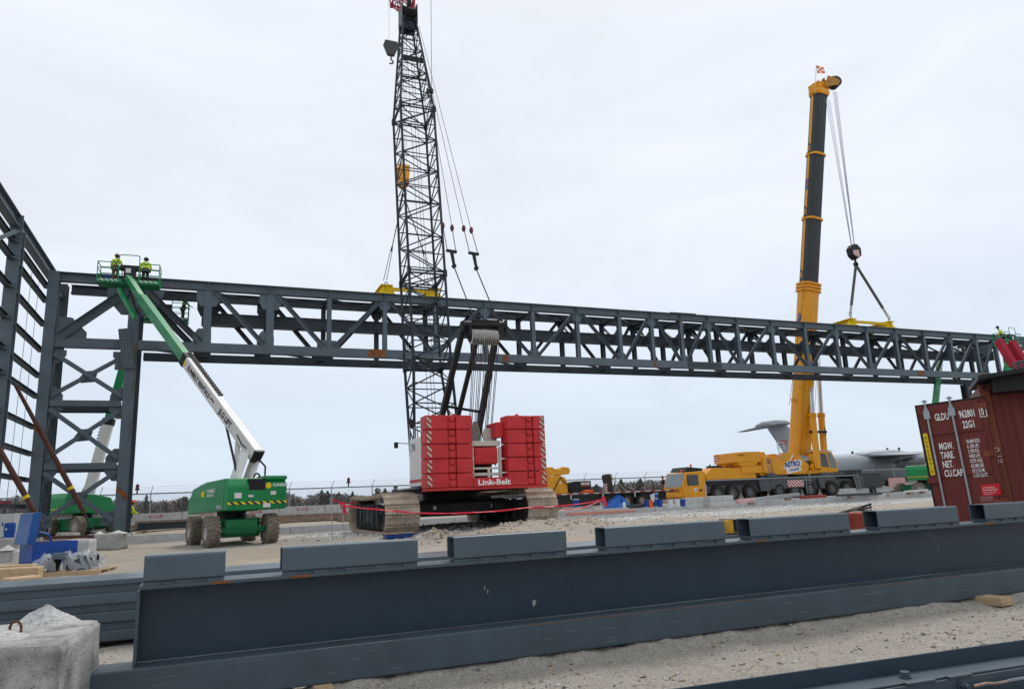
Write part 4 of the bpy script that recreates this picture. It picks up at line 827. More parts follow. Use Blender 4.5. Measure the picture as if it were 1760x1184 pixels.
# ------------------------------------------------------------------ load of the crawler crane: hook block, spreader
hk=T.xz(703,505,1.3)[0]; hw=T.w(hk,1.3,0)
JT=K.w(*(jb+jd*24)); 
blk_=V(P(693,303,hw[1])); 
hb=root('hook_block',tuple(blk_),YAW,'yellow hook block hanging behind the black lattice boom','hook block')
mb=MB(); mb.prism([(-.35,-.3),(.35,-.3),(.42,.75),(-.42,.75)],(0,-.28,0),(1,0,0),(0,0,1),.06); mb.prism([(-.35,-.3),(.35,-.3),(.42,.75),(-.42,.75)],(0,.28,0),(1,0,0),(0,0,1),.06)
mb.lathe((0,0,-.55),(0,1,0),[(-.22,0),(-.22,.38),(.22,.38),(.22,0)],18); mb.build('cheek_plates',YEL,hb)
for k in range(4): MB().lathe((-.0,-.2+k*.12,.3),(0,1,0),[(0,.1),(0,.38),(.04,.34),(.08,.38),(.08,.1)],20).build('sheave',mat('dark_yellow',(.4,.2,.02),.6),hb)
mb=MB(); pts=[V((0,0,-.9)),V((0,0,-1.1))]+[V((.2*math.sin(t)-0,0,-1.3+.2*math.cos(t))) for t in np.linspace(0,4.2,8)]; mb.path(pts,.06); mb.build('hook',YEL,hb)
for k in range(5): rope(V((-.26+.13*k,-.1+.05*k,.5)),V((-.26+.13*k+.3,-.1+.05*k,24)),.012,ROPEL,hb,'hoist_rope')
def spreader(fr,x0,x1,wq,z,label,boxes=2):
    p=fr.w((x0+x1)/2,wq); o=root('spreader_beam',(p[0],p[1],z),fr.yaw,label,'spreader beam'); h=(x1-x0)/2
    MB().ibeam((-h+.5,0,.36),(h-.5,0,.36),.2,.2,.03,.03).build('beam',YELB,o)
    for s_ in (-1,1):
        mb=MB(); xx=s_*(h-.45); mb.b2((xx-.5,-.25,.0),(xx+.5,2.8,.05)); mb.b2((xx-.02,-.25,.052),(xx+.02,2.8,.55)); mb.prism([(-.55,.052),(.55,.052),(.45,.55),(-.2,.55)] if s_<0 else [(-.55,.052),(.55,.052),(.2,.55),(-.45,.55)],(xx,0,0),(1,0,0),(0,0,1),.06); mb.b2((xx-.4,-.25,.552),(xx+.4,2.8,.6)); mb.build('end_saddle',YELB,o)
        mb=MB(); mb.path([V((xx+.1*math.cos(t),0,.68+.14*math.sin(t))) for t in np.linspace(0,6.28,9)],.028); mb.build('shackle',BLACK,o)
    return o,[V(fr.w((x0+x1)/2+s_*(h-.35),wq,z+.8)) for s_ in (-1,1)]
o,ends=spreader(T,T.xz(652,505)[0],T.xz(757,511)[0],0.,14.87,'yellow spreader beam on the truss behind the lattice boom')
tip=blk_+V((0,0,-1.35))
sg=root('lifting_sling',tuple(tip),0,'pair of dark wire slings below the yellow hook block','sling')
for e_ in ends:
    d=e_-tip; mb=MB(); mb.tube((0,0,0),d*.62,.035); mb.build('wire',ROPE,sg)
    mb=MB(); mb.tube(d*.62,d*.66,.07); mb.tube(d*.66+V((-.06,0,0)),d*.98+V((-.1,0,0)),.022); mb.tube(d*.66+V((.06,0,0)),d*.98+V((.1,0,0)),.022); mb.build('sling_eye',ROPE,sg)
# whip line block left of the boom
q=V(P(672,84,42)); wb=root('whip_line_block',tuple(q),YAW,'dark grey whip line hook block left of the boom top','hook block')
DG_=mat('block_grey',(.07,.07,.075),.5,.2,.2,6)
mb=MB(); mb.prism([(-.22,-.5),(.22,-.5),(.5,.2),(.4,.5),(-.4,.5),(-.5,.2)],(0,0,0),(1,0,0),(0,0,1),.3); mb.build('block_body',DG_,wb,bevel=.04)
mb=MB(); mb.path([V((0,0,-.5)),V((0,0,-.8))]+[V((.14*math.sin(t),0,-.95+.14*math.cos(t))) for t in np.linspace(0,4,7)],.05); mb.build('hook',DG_,wb)
rope(V((-.12,0,.4)),V((-.1,0,30)),.013,ROPEL,wb,'whip_line'); rope(V((.75,0,-3)),V((.8,0,30)),.013,ROPEL,wb,'whip_line')
# ------------------------------------------------------------------ yellow mobile crane
mk=froot('mobile_crane',M,'yellow and grey multi-axle telescopic mobile crane standing behind the truss at right','crane')
GM=.56
def wheel(par,c,ax,r,wd,tm=RUB,rm=None,lugs=0,name='wheel'):
    c=V(c); ax=V(ax).normalized(); rm=rm or mat('rim_grey',(.16,.165,.17),.5,.4,.2,9)
    mb=MB(); mb.lathe(c,ax,[(-wd/2+.02,r*.55),(-wd/2,r*.62),(-wd/2,r*.85),(-wd*.38,r*.97),(-wd*.2,r),(wd*.2,r),(wd*.38,r*.97),(wd/2,r*.85),(wd/2,r*.62),(wd/2-.02,r*.55)],32)
    a=ax.orthogonal().normalized(); b=ax.cross(a)
    if lugs:
        for k in range(lugs):
            t=2*math.pi*k/lugs
            for s_ in (-1,1):
                tt=t+(math.pi/lugs if s_>0 else 0); rad=a*math.cos(tt)+b*math.sin(tt); tg=ax.cross(rad); dr=(ax*s_+tg*.55).normalized(); nn=rad
                cc=c+rad*r*1.0+ax*s_*wd*.26; mb.bar(cc-dr*wd*.27,cc+dr*wd*.25,r*.11,r*.09,up=nn)
    o=mb.build(name,tm,par)
    mb=MB()
    for s_ in (-1,1):
        mb.lathe(c+ax*s_*0,ax*s_,[(wd*.5-.03,r*.56),(wd*.46,r*.5),(wd*.2,r*.42),(wd*.22,r*.25),(wd*.36,r*.2),(wd*.36,0)],24)
        for k in range(8):
            t=2*math.pi*k/8; p=c+(a*math.cos(t)+b*math.sin(t))*r*.32+ax*s_*wd*.2; mb.tube(p,p+ax*s_*.04,.018,n=6)
    mb.build('rim',rm,o); return o
wx=[-3.28,-1.74,.09,3.27,5.04,6.83,9.37,11.21]
for x in wx:
    for wq in (.22,2.55): wheel(mk,(x,wq,GM+.69),(0,1,0),.69,.42)
mb=MB()
for a,b in ((-4.4,1.0),(1.0,7.9),(7.9,12.5)): mb.b2((a,.35,GM+.75),(b-.005,2.45,GM+1.55))
mb.b2((-4.5,0,GM+1.75),(12.6,2.8,GM+1.84)); mb.build('chassis',GRAY,mk,bevel=.02)
mb=MB(); mb.b2((-4.5,-.02,GM+1.78),(12.6,-.002,GM+1.86)); mb.build('deck_edge',GALV,mk)
mb=MB()
for x0,x1 in ((1.0,2.4),(7.75,8.6),(12.0,13.3)): mb.prism([(x0,GM+1.74),(x1,GM+1.74),(x1-.12,GM+.75),(x0+.25,GM+.75)],(0,.12,0),(1,0,0),(0,0,1),.2)
mb.b2((2.2,.02,GM+.9),(6.2,.4,GM+1.74)); mb.build('side_panel',GRAY,mk,bevel=.02)
mb=MB(); mb.b2((-4.4,.02,GM+1.45),(1.2,.4,GM+1.74)); mb.build('wheel_arch',BLACK,mk)
mb=MB(); mb.b2((12.6,.1,GM+.6),(15.6,2.7,GM+2.0)); mb.b2((12.4,.2,GM+1.9),(13.4,2.6,GM+2.35)); mb.build('rear_box',mat('box_grey',(.05,.058,.064),.5,0,.15,3,dirt=.2,dirtc=(.1,.1,.09)),mk,bevel=.03)
wheel(mk,(14.1,-.1,GM+.38),(0,1,0),.38,.25,name='spare_wheel')
# carrier cab
cb=MB(); prof=[(-6.75,GM+.45),(-4.55,GM+.45),(-4.5,GM+2.55),(-4.9,GM+2.62),(-6.45,GM+2.55),(-6.9,GM+1.35)]
cb.prism(prof,(0,1.4,0),(1,0,0),(0,0,1),2.8); o=cb.build('carrier_cab',YEL,mk,bevel=.05)
mb=MB(); mb.poly3([(-6.885,.12,GM+1.38),(-6.885,2.68,GM+1.38),(-6.475,2.6,GM+2.47),(-6.475,.2,GM+2.47)],(-.02,0,.008)); mb.build('windscreen',GLASS,o)
mb=MB(); mb.b2((-6.35,-.012,GM+1.45),(-5.25,.0,GM+2.35)); mb.build('side_window',GLASSD,o,bevel=.004)
mb=MB(); mb.b2((-7.0,.1,GM+.55),(-6.8,2.7,GM+.95)); mb.b2((-6.95,.5,GM+1.0),(-6.87,2.2,GM+1.3)); mb.build('bumper',YEL,o,bevel=.03)
text(o,'XDZIE LP',KTXT,(-6.96,2.15,GM+1.05),(0,-1,0),(0,0,1),.22,name='registration') if False else None
mb=MB(); 
for k in range(7): mb.b2((-6.96,.6+k*.22,GM+1.04),(-6.953,.74+k*.22,GM+1.26))
mb.build('grille_slots',KTXT,o)
mb=MB(); mb.poly3([(-4.75,-.01,GM+.5),(-4.55,-.01,GM+.5),(-4.5,-.01,GM+1.5),(-4.7,-.01,GM+1.5)],(0,-.01,0)); mb.build('hazard_stripe',HAZRW2,o)
mb=MB(); mb.b2((-6.98,.12,GM+.7),(-6.94,.4,GM+.9)); mb.build('headlight',GALV,o); mb=MB(); mb.b2((-6.98,2.4,GM+.7),(-6.94,2.68,GM+.9)); mb.build('headlight',GALV,o)
mb=MB(); mb.box((-5.1,-.02,GM+1.05),(.25,.02,.16)); mb.build('door_handle',BLACK,o)
mb=MB(); mb.prism([(0,.02),(.35,.0),(.4,.22),(.2,.3),(.02,.2)],(-5.85,-.012,GM+.95),(1,0,0),(0,0,1),.01); mb.build('door_emblem',WTXT,o)
text(o,'ASTRO',mat('logo_blue',(.01,.07,.3),.5),(-5.84,-.02,GM+1.03),(1,0,0),(0,0,1),.1,name='lettering',bold=.02)
mb=MB(); mb.prism([(-6.3,GM+2.62),(-4.6,GM+2.62),(-4.5,GM+2.85),(-6.0,GM+3.0)],(0,1.4,0),(1,0,0),(0,0,1),2.2); mb.build('roof_rack',BLACK,mk)
for x,z in ((-6.6,2.55),(-5.6,2.98)): MB().tube((x,.4,GM+z),(x,.4,GM+z+.25),.08,n=10).build('beacon',ORANGE,mk)
mb=MB(); mb.tube((-6.5,-.25,GM+1.5),(-6.5,-.25,GM+2.2),.05); mb.build('mirror',BLACK,mk)
# deck box behind the cab
mb=MB(); mb.prism([(-4.4,GM+1.87),(.9,GM+1.87),(.8,GM+2.5),(-.7,GM+2.65),(-.8,GM+2.78),(-3.7,GM+2.85),(-4.4,GM+2.35)],(0,1.4,0),(1,0,0),(0,0,1),2.7); mb.build('engine_housing',YEL,mk,bevel=.03)
mb=MB(); mb.tube((-3.5,.6,GM+2.86),(-3.5,.6,GM+3.15),.07); mb.b2((-3.3,.4,GM+2.86),(-2.4,1.4,GM+3.05)); mb.path([V((-1.9,.5,GM+2.86)),V((-1.7,.5,GM+3.08)),V((-1.3,.5,GM+3.08)),V((-1.1,.5,GM+2.86))],.04); mb.build('exhaust',BLACK,mk)
mb=MB(); mb.b2((2.0,-.01,GM+1.95),(3.0,1.2,GM+2.25)); mb.b2((1.5,.2,GM+1.86),(4.5,2.6,GM+2.05)); mb.build('deck_box',GRAY,mk,bevel=.02)
for x0,x1,z0,z1,wq in ((4.15,6.0,GM+1.0,GM+1.6,-.015),(16.1,18.3,GM+.55,GM+1.45,-.2)):
    mb=MB(); mb.b2((x0,wq-.02,z0),(x1,wq,z1)); mb.build('hazard_panel',HAZRW,mk)
mb=MB(); mb.tube((15.6,1.2,GM+.9),(18.4,1.2,GM+.9),.14,n=8); mb.b2((16,-.17,GM+.7),(18.3,.1,GM+1.2)); mb.tube((17.6,.2,GM+.02),(17.6,.2,GM+1.4),.12,n=10); mb.b2((17.2,-.2,GM),(18.0,.6,GM+.25)); mb.build('outrigger',BLACK,mk)
def ladder(par,x,wq,z0,z1,wd=.45,lean=.0,m=GALV,n=6,name='ladder'):
    mb=MB()
    for s_ in (0,wd): mb.tube((x+s_,wq,z0),(x+s_-lean,wq,z1),.03)
    for k in range(n): t=(k+.5)/n; z=z0+(z1-z0)*t; mb.tube((x-lean*t,wq,z),(x+wd-lean*t,wq,z),.022)
    return mb.build(name,m,par)
ladder(mk,6.2,-.12,GM+.35,GM+1.9); ladder(mk,12.2,-.12,GM+.3,GM+1.95,lean=.25)
# superstructure
mb=MB(); mb.tube((6.3,1.4,GM+1.85),(6.3,1.4,GM+2.1),1.2,n=32); mb.build('slew_ring',BLACK,mk)
mb=MB(); pr=[(2.85,GM+2.1),(6.9,GM+2.1),(7.0,GM+2.9),(5.9,GM+3.85),(5.0,GM+4.05),(4.2,GM+4.0),(4.1,GM+3.55),(2.8,GM+3.45)]
mb.prism(pr,(0,.35,0),(1,0,0),(0,0,1),.5); mb.prism(pr,(0,2.3,0),(1,0,0),(0,0,1),.5); mb.b2((3.0,.602,GM+2.12),(6.6,2.05,GM+2.9)); mb.build('slewing_platform',YEL,mk,bevel=.04)
mb=MB(); mb.b2((1.6,.3,GM+2.25),(2.85,2.4,GM+3.1)); mb.tube((1.9,.2,GM+2.3),(1.9,.2,GM+3.75),.35,n=14); mb.b2((1.9,.4,GM+3.5),(4.4,2.3,GM+3.72)); mb.tube((2.6,.9,GM+3.9),(2.6,1.9,GM+3.9),.3,n=14); mb.b2((1.3,.1,GM+2.12),(3.6,2.6,GM+2.24)); mb.build('winch_frame',YEL,mk,bevel=.03)
mb=MB(); mb.prism([(-1.25,GM+3.25),(1.5,GM+3.25),(1.5,GM+4.15),(-.1,GM+4.15),(-1.2,GM+4.1)],(0,1.4,0),(1,0,0),(0,0,1),3.0); mb.prism([(-.9,GM+2.95),(.9,GM+2.95),(1.1,GM+3.248),(-1.05,GM+3.248)],(0,1.4,0),(1,0,0),(0,0,1),3.0); mb.b2((-.7,-.05,GM+2.3),(1.5,2.85,GM+2.948)); mb.build('counterweight',YEL,mk,bevel=.04)
mb=MB(); mb.b2((-1.26,2.3,GM+3.4),(-1.252,2.88,GM+4.0)); mb.b2((-.712,2.3,GM+2.4),(-.704,2.8,GM+2.9)); mb.build('hazard_stripe',HAZRW2,mk)
text(mk,'LIEBHERR',KTXT,(-1.05,-.11,GM+3.8),(1,0,0),(0,0,1),.13,name='lettering')
ladder(mk,2.05,-.1,GM+2.3,GM+3.5); ladder(mk,3.6,-.02,GM+3.5,GM+4.7,wd=.5); mb=MB(); mb.path([V((3.5,.0,GM+4.3)),V((3.5,0,GM+4.9)),V((4.3,0,GM+4.9)),V((4.3,0,GM+4.3))],.03); mb.build('handrail',WHITE,mk)
# logo
mb=MB(); mb.prism([(4.0,2.72),(4.2,2.55),(6.1,2.85),(6.25,3.25),(6.0,3.38),(4.4,3.2)],(0,.09,GM),(1,0,0),(0,0,1),.01); mb.prism([(4.35,2.15),(6.05,2.4),(6.0,2.75),(4.3,2.6)],(0,.088,GM),(1,0,0),(0,0,1),.01); mb.prism([(4.75,3.2),(5.0,3.15),(5.35,3.7),(5.2,3.85)],(0,.09,GM),(1,0,0),(0,0,1),.01); mb.build('logo_plate',WTXT,mk)
LB=mat('logo_blue',(.01,.07,.3),.5)
text(mk,'ASTRO',LB,(4.2,.078,GM+2.72),(1,0,.09),(0,0,1),.42,wscale=.95,name='lettering',bold=.05); text(mk,'CRANE',LB,(4.65,.076,GM+2.36),(1,0,.1),(0,0,1),.2,wscale=1.2,name='lettering',bold=.03)
mb=MB(); mb.prism([(4.9,3.22),(5.05,3.22),(5.35,3.6),(5.25,3.7)],(0,.08,GM),(1,0,0),(0,0,1),.008); mb.build('logo_swoosh',ORANGE,mk)
# operator cab
mb=MB(); mb.prism([(7.9,GM+2.15),(10.3,GM+2.15),(10.4,GM+2.5),(10.25,GM+3.2),(9.8,GM+4.05),(8.2,GM+4.1),(7.95,GM+3.9)],(0,.6,0),(1,0,0),(0,0,1),1.1); o=mb.build('operator_cab',YEL,mk,bevel=.04)
mb=MB(); mb.prism([(8.05,GM+2.75),(9.3,GM+2.6),(9.05,GM+3.85),(8.2,GM+3.9)],(0,.04,0),(1,0,0),(0,0,1),.02); mb.build('side_window',GLASSD,o)
mb=MB(); mb.prism([(9.5,GM+2.55),(10.2,GM+2.55),(10.12,GM+3.1),(9.7,GM+3.9),(9.25,GM+3.92)],(0,.04,0),(1,0,0),(0,0,1),.02); mb.build('front_window',GLASS,o)
mb=MB(); mb.b2((7.9,.0,GM+4.1),(9.9,1.15,GM+4.16)); mb.build('cab_roof',WHITE,o)
mb=MB(); mb.b2((7.0,.3,GM+2.1),(8.2,2.4,GM+2.5)); mb.b2((7.0,.7,GM+2.5),(7.8,2.1,GM+3.3)); mb.b2((8.2,-.1,GM+1.95),(10.9,1.3,GM+2.1)); mb.build('cab_platform',GRAY,mk,bevel=.02)
# boom
def ngon_beam(mb,p,q,w1,d1,w2,d2,X,n=14,flat=.62):
    p,q=V(p),V(q); ax=(q-p).normalized(); X=V(X); X=(X-ax*X.dot(ax)).normalized(); Y=ax.cross(X)
    vs=[]
    for c,w_,d_ in ((p,w1,d1),(q,w2,d2)):
        for k in range(n):
            t=2*math.pi*(k+.5)/n; cx,sx=math.cos(t),math.sin(t); e_=.55; vs.append(c+X*math.copysign(abs(cx)**e_,cx)*w_/2+Y*math.copysign(abs(sx)**e_,sx)*d_/2)
    mb.add(vs,[(i,(i+1)%n,n+(i+1)%n,n+i) for i in range(n)]+[tuple(range(n))[::-1],tuple(range(n,2*n))])
B0=M.loc(P(1374,782,69.2)); B1=M.loc(P(1387,485,68)); B4=M.loc(P(1408,155,66.6))
bd=(B4-B0); 
def BP(py):  # boom centre at photo row
    a=782;b=155; t=(a-py)/(a-b)
    lo,hi=0,1
    for _ in range(30):
        mid=(lo+hi)/2; w_=M.w(*(B0+bd*mid)); v=np.array(w_)-[0,0,HC]; y=H/2-F*(v@cu)/(v@_f)
        if y>py: lo=mid
        else: hi=mid
    return B0+bd*lo
X_=(1,0,0)
b485,b378,b268=BP(487),BP(378),BP(268)
mb=MB(); ngon_beam(mb,B0,BP(650),1.9,1.5,1.72,1.5,X_); ngon_beam(mb,BP(650),b485,1.72,1.5,1.85,1.5,X_); mb.build('base_boom',YEL,mk)
ux=bd.normalized()
for k in range(3): mb=MB(); c=b485-ux*(.15+.33*k); ngon_beam(mb,c-ux*.08,c+ux*.08,2.15,1.85,2.15,1.85,X_); mb.build('boom_collar',YEL,mk)
for (a,b,w_) in ((b485,b378,1.62),(b378,b268,1.5),(b268,B4-ux*.6,1.38)):
    mb=MB(); ngon_beam(mb,a,b,w_,1.3,w_,1.3,X_); o=mb.build('telescopic_section',GRAYD,mk)
    X0=V(X_); X0=(X0-ux*X0.dot(ux)).normalized(); Y0=-ux.cross(X0); Y0=Y0 if Y0.y<0 else -Y0
    mb=MB(); e=a+(b-a)*.12; 
    def qd(t0,t1,sk=0):
        P0_=a+(b-a)*t0; P1_=a+(b-a)*t1; fx=-X0*(w_*.493+.004)
        mb.poly3([P0_+fx-Y0*.02,P0_+fx-Y0*.285+ux*sk,P1_+fx-Y0*.285,P1_+fx-Y0*.02],-X0*.012)
    qd(.16,.985,.3)
    for k in range(3): qd(.06+.03*k,.07+.03*k,.3)
    mb.build('yellow_stripe',YEL,o)
    mb=MB(); c=b; ngon_beam(mb,c-ux*.1,c+ux*.1,w_+.22,1.55,w_+.22,1.55,X_); mb.box(c-X0*(w_/2+.25),(.35,.1,.1)); mb.build('boom_collar',YEL,o)
mid=(b378+b268)/2; X0=V(X_); X0=(X0-ux*X0.dot(ux)).normalized(); Y0=ux.cross(X0); Y0=Y0 if Y0.y<0 else -Y0
text(mk,'ASTRO',LB,b378+ (b268-b378)*.45-X0*.775-Y0*.04,ux,-X0.cross(ux),.26,name='lettering',wscale=1.0,bold=.05)
text(mk,'ASTRO',LB,BP(572)-X0*.92+Y0*.2,ux,-X0.cross(ux),.4,name='lettering',wscale=1.0,bold=.06)
mb=MB()
for k in range(22):
    t=k/21; c=B0+(b485-B0)*t; mb.box(c+X0*-1.08+Y0*.3,(.07,.1,.12))
mb.box(BP(500)+X0*1.1,(.5,.3,.25)); mb.box(BP(525)+X0*1.05,(.3,.3,.3)); mb.box(BP(690)-X0*1.15,(.2,.3,.3)); mb.build('boom_bracket',YEL,mk)
mb=MB()
for s_ in (-.35,.38): 
    pts=[B0+X0*s_*2.3*.9+Y0*.86,BP(650)+X0*s_*2.1*.9+Y0*.86]; mb.tube(pts[0],pts[1],.015)
mb.tube(b485-X0*.95+Y0*.5,BP(700)-X0*2.0+Y0*.5,.02); mb.build('boom_hose',mat('hose_brown',(.12,.06,.03),.7),mk)
# head
c=B4-ux*.2
mb=MB(); ngon_beam(mb,c-ux*.35,c+ux*.05,1.75,1.6,1.75,1.6,X_); mb.box(c+ux*.5,(1.3,1.0,.7)); mb.prism([(-.9,0),(-.5,0),(-.55,.8),(-.95,.6)],c,(1,0,0),(0,0,1),.9); mb.build('boom_head',YEL,mk,bevel=.03)
dirh=V((1,-.5,.25)).normalized(); hc=c+ux*.75+V((.5,-.7,0))
mb=MB(); 
for s_ in (-.35,.35): mb.prism([(-.3,-.5),(1.0,-.3),(1.25,.1),(.9,.45),(.1,.7)],c+ux*.6+V((.2,-.5+s_,0)),(1,-.35,.0),(0,0,1),.08)
mb.build('sheave_bracket',mat('rusty_yellow',(.4,.2,.05),.7,0,.4,9),mk)
for k in range(5): MB().lathe(c+ux*.8+V((1.15+k*.04,-1.05+k*.16,0)),(.35,1,0),[(0,.1),(0,.58),(.05,.5),(.1,.58),(.1,.1)],20).build('head_sheave',GRAYD,mk)
mb=MB(); 
for k in range(9): rk=random.Random(k); mb.box(c+ux*rk.uniform(.5,1.3)+V((rk.uniform(-.6,1.2),-.9,0)),(rk.uniform(.1,.3),.2,rk.uniform(.1,.35)),Matrix.Rotation(rk.random()*3,3,'Y'))
mb.build('head_fittings',mat('rusty_yellow',(.4,.2,.05),.7,0,.4,9),mk)
# flag
fp=M.loc(P(1401,160,65)); ft_=M.loc(P(1403,113,65)); 
mb=MB(); mb.tube(fp,ft_,.025); mb.build('flag_pole',GALV,mk)
ob_=[]; nx,ny=3,3
for i in range(12):
    for j in range(12): pass
def flag():
    mbw=MB(); n=12; L_=.95; Hh=.85; top=ft_
    for i in range(n+1):
        for j in range(n+1):
            u=i/n; v=j/n; yw=.08*math.sin(u*6+v*2)*u; droop=-.06*u+.0; mbw.v.append(tuple(top+V((u*L_,-yw,-v*Hh*(1-.25*u)+droop+.08*u*(1-v)))))
    for i in range(n):
        for j in range(n):
            mbw.f.append((i*(n+1)+j,(i+1)*(n+1)+j,(i+1)*(n+1)+j+1,i*(n+1)+j+1)); mbw.m.append((i//4+j//4)%2)
    o=mbw.build('flag',[ORANGE,WTXT],mk); so_=o.modifiers.new('s','SOLIDIFY'); so_.thickness=.01
flag()
# lift cylinders
for (x0,y0),(x1,y1),(x2,y2),wq in (((1406,806),(1396,712),(1392,640),-.3),((1419,806),(1411,712),(1407,640),.6)):
    a=M.at(x0,y0,wq+.1); b=M.at(x1,y1,wq+1.0); c_=M.at(x2,y2,wq+1.4); d_=c_+(c_-b).normalized()*3
    mb=MB(); mb.tube(a,b,.3,n=16); mb.tube(b-(b-a).normalized()*.25,b+(b-a).normalized()*.05,.36,n=16); o=mb.build('lift_cylinder',YEL,mk); 
    mb=MB(); mb.tube(b,d_,.22,n=14); mb.build('piston_rod',SILV,o)
mb=MB(); a=M.at(1392,742,.4); b=M.at(1420,742,.6); mb.tube(a,b,.12); mb.tube(b-V((.1,0,.4)),b+V((-.1,0,.4)),.05); mb.build('cylinder_clamp',BLACK,mk)
mb=MB(); mb.lathe((7.6,.0,GM+2.6),(0,1,0),[(0,0),(0,.4),(.3,.4),(.3,0)],18); mb.b2((6.6,.1,GM+2.1),(8.1,.7,GM+2.4)); mb.build('pivot_bracket',YEL,mk)
# hoist ropes from the head to the load block
hkx=T.xz(1490,555,1.3)[0]; hw2=T.w(hkx,1.3,0); bq=V(P(1468,434,hw2[1]))
hb=root('hook_block',tuple(bq),YAW,'black hook block with red and white stripes under the yellow crane','hook block')
mb=MB(); mb.prism([(-.5,-.35),(.0,-.7),(.5,-.35),(.55,.35),(.15,.7),(-.25,.7),(-.6,.3)],(0,0,0),(1,0,0),(0,0,1),.7); mb.build('block_body',BLACK,hb,bevel=.05)
mb=MB(); mb.prism([(-.5,-.3),(.0,-.62),(.25,-.4),(.2,.15),(-.5,.05)],(0,-.36,0),(1,0,0),(0,0,1),.01); mb.build('hazard_stripe',HAZRW,hb)
mb=MB(); mb.tube((0,0,-.6),(0,0,-1.0),.1); mb.lathe((0,0,-1.15),(0,1,0),[(-.08,.1),(-.08,.24),(.08,.24),(.08,.1)],16); mb.build('hook',BLACK,hb)
hd=M.w(*(c+ux*.6))
for k,(px,bx) in enumerate(((1420,-.35),(1423,-.28),(1426,-.2),(1432,.12),(1434,.17),(1436,.22),(1438,.28))):
    e_=V(P(px,172 if k<3 else 158,hw2[1]+.2))
    d=e_-bq; Rz=Matrix.Rotation(-YAW,3,'Z'); MB().tube((bx,-.1+.03*k,.6),Rz@d,.022,n=5).build('hoist_rope',ROPEL,hb)
o,ends=spreader(T,T.xz(1458,560)[0],T.xz(1537,566)[0],0.,14.87,'yellow spreader beam on the right part of the truss below the striped hook block')
tip=bq+V((0,0,-1.2)); sg=root('lifting_sling',tuple(tip),0,'pair of grey round slings below the striped hook block','sling')
SLG=mat('sling_grey',(.075,.08,.075),.9,0,.2,9); SLW=mat('sling_white',(.4,.39,.36),.9)
for e_ in ends:
    d=e_-tip; mb=MB(); mb.tube(d*.04,d*.8,.12,n=10); mb.build('sling_leg',SLG,sg)
    mb=MB(); mb.tube(d*.8,d*.93,.1,n=10); mb.build('sling_sleeve',SLW,sg); mb=MB(); mb.path([d*.93+V((-.08,0,0)),d*.985+V((-.08,0,0)),d*.985+V((.08,0,0)),d*.93+V((.08,0,0))],.035); mb.build('shackle',BLACK,sg)
# ------------------------------------------------------------------ people
def skin_mesh(chains,name,m,par,sub=1):
    # chains: list of lists of (co, radius); one connected tree
    bm=bmesh.new(); lay=bm.verts.layers.skin.verify(); idx={}
    def vert(c,rad):
        k=tuple(round(x,4) for x in c)
        if k not in idx:
            v=bm.verts.new(c); v[lay].radius=(rad,rad) if not isinstance(rad,tuple) else rad; idx[k]=v
            if len(idx)==1: v[lay].use_root=True
        return idx[k]
    for ch in chains:
        pv=None
        for c,rad in ch:
            v=vert(c,rad)
            if pv is not None and pv is not v and not bm.edges.get((pv,v)): bm.edges.new((pv,v))
            pv=v
    me=bpy.data.meshes.new(name); bm.to_mesh(me); bm.free(); me.materials.append(m)
    o=bpy.data.objects.new(name,me); col.objects.link(o)
    a=o.modifiers.new('skin','SKIN'); a.use_smooth_shade=True; b=o.modifiers.new('sub','SUBSURF'); b.levels=sub; b.render_levels=sub
    dg=bpy.context.evaluated_depsgraph_get(); me2=bpy.data.meshes.new_from_object(o.evaluated_get(dg)); bpy.data.objects.remove(o)
    o=bpy.data.objects.new(name,me2); col.objects.link(o)
    if par: o.parent=par
    return o
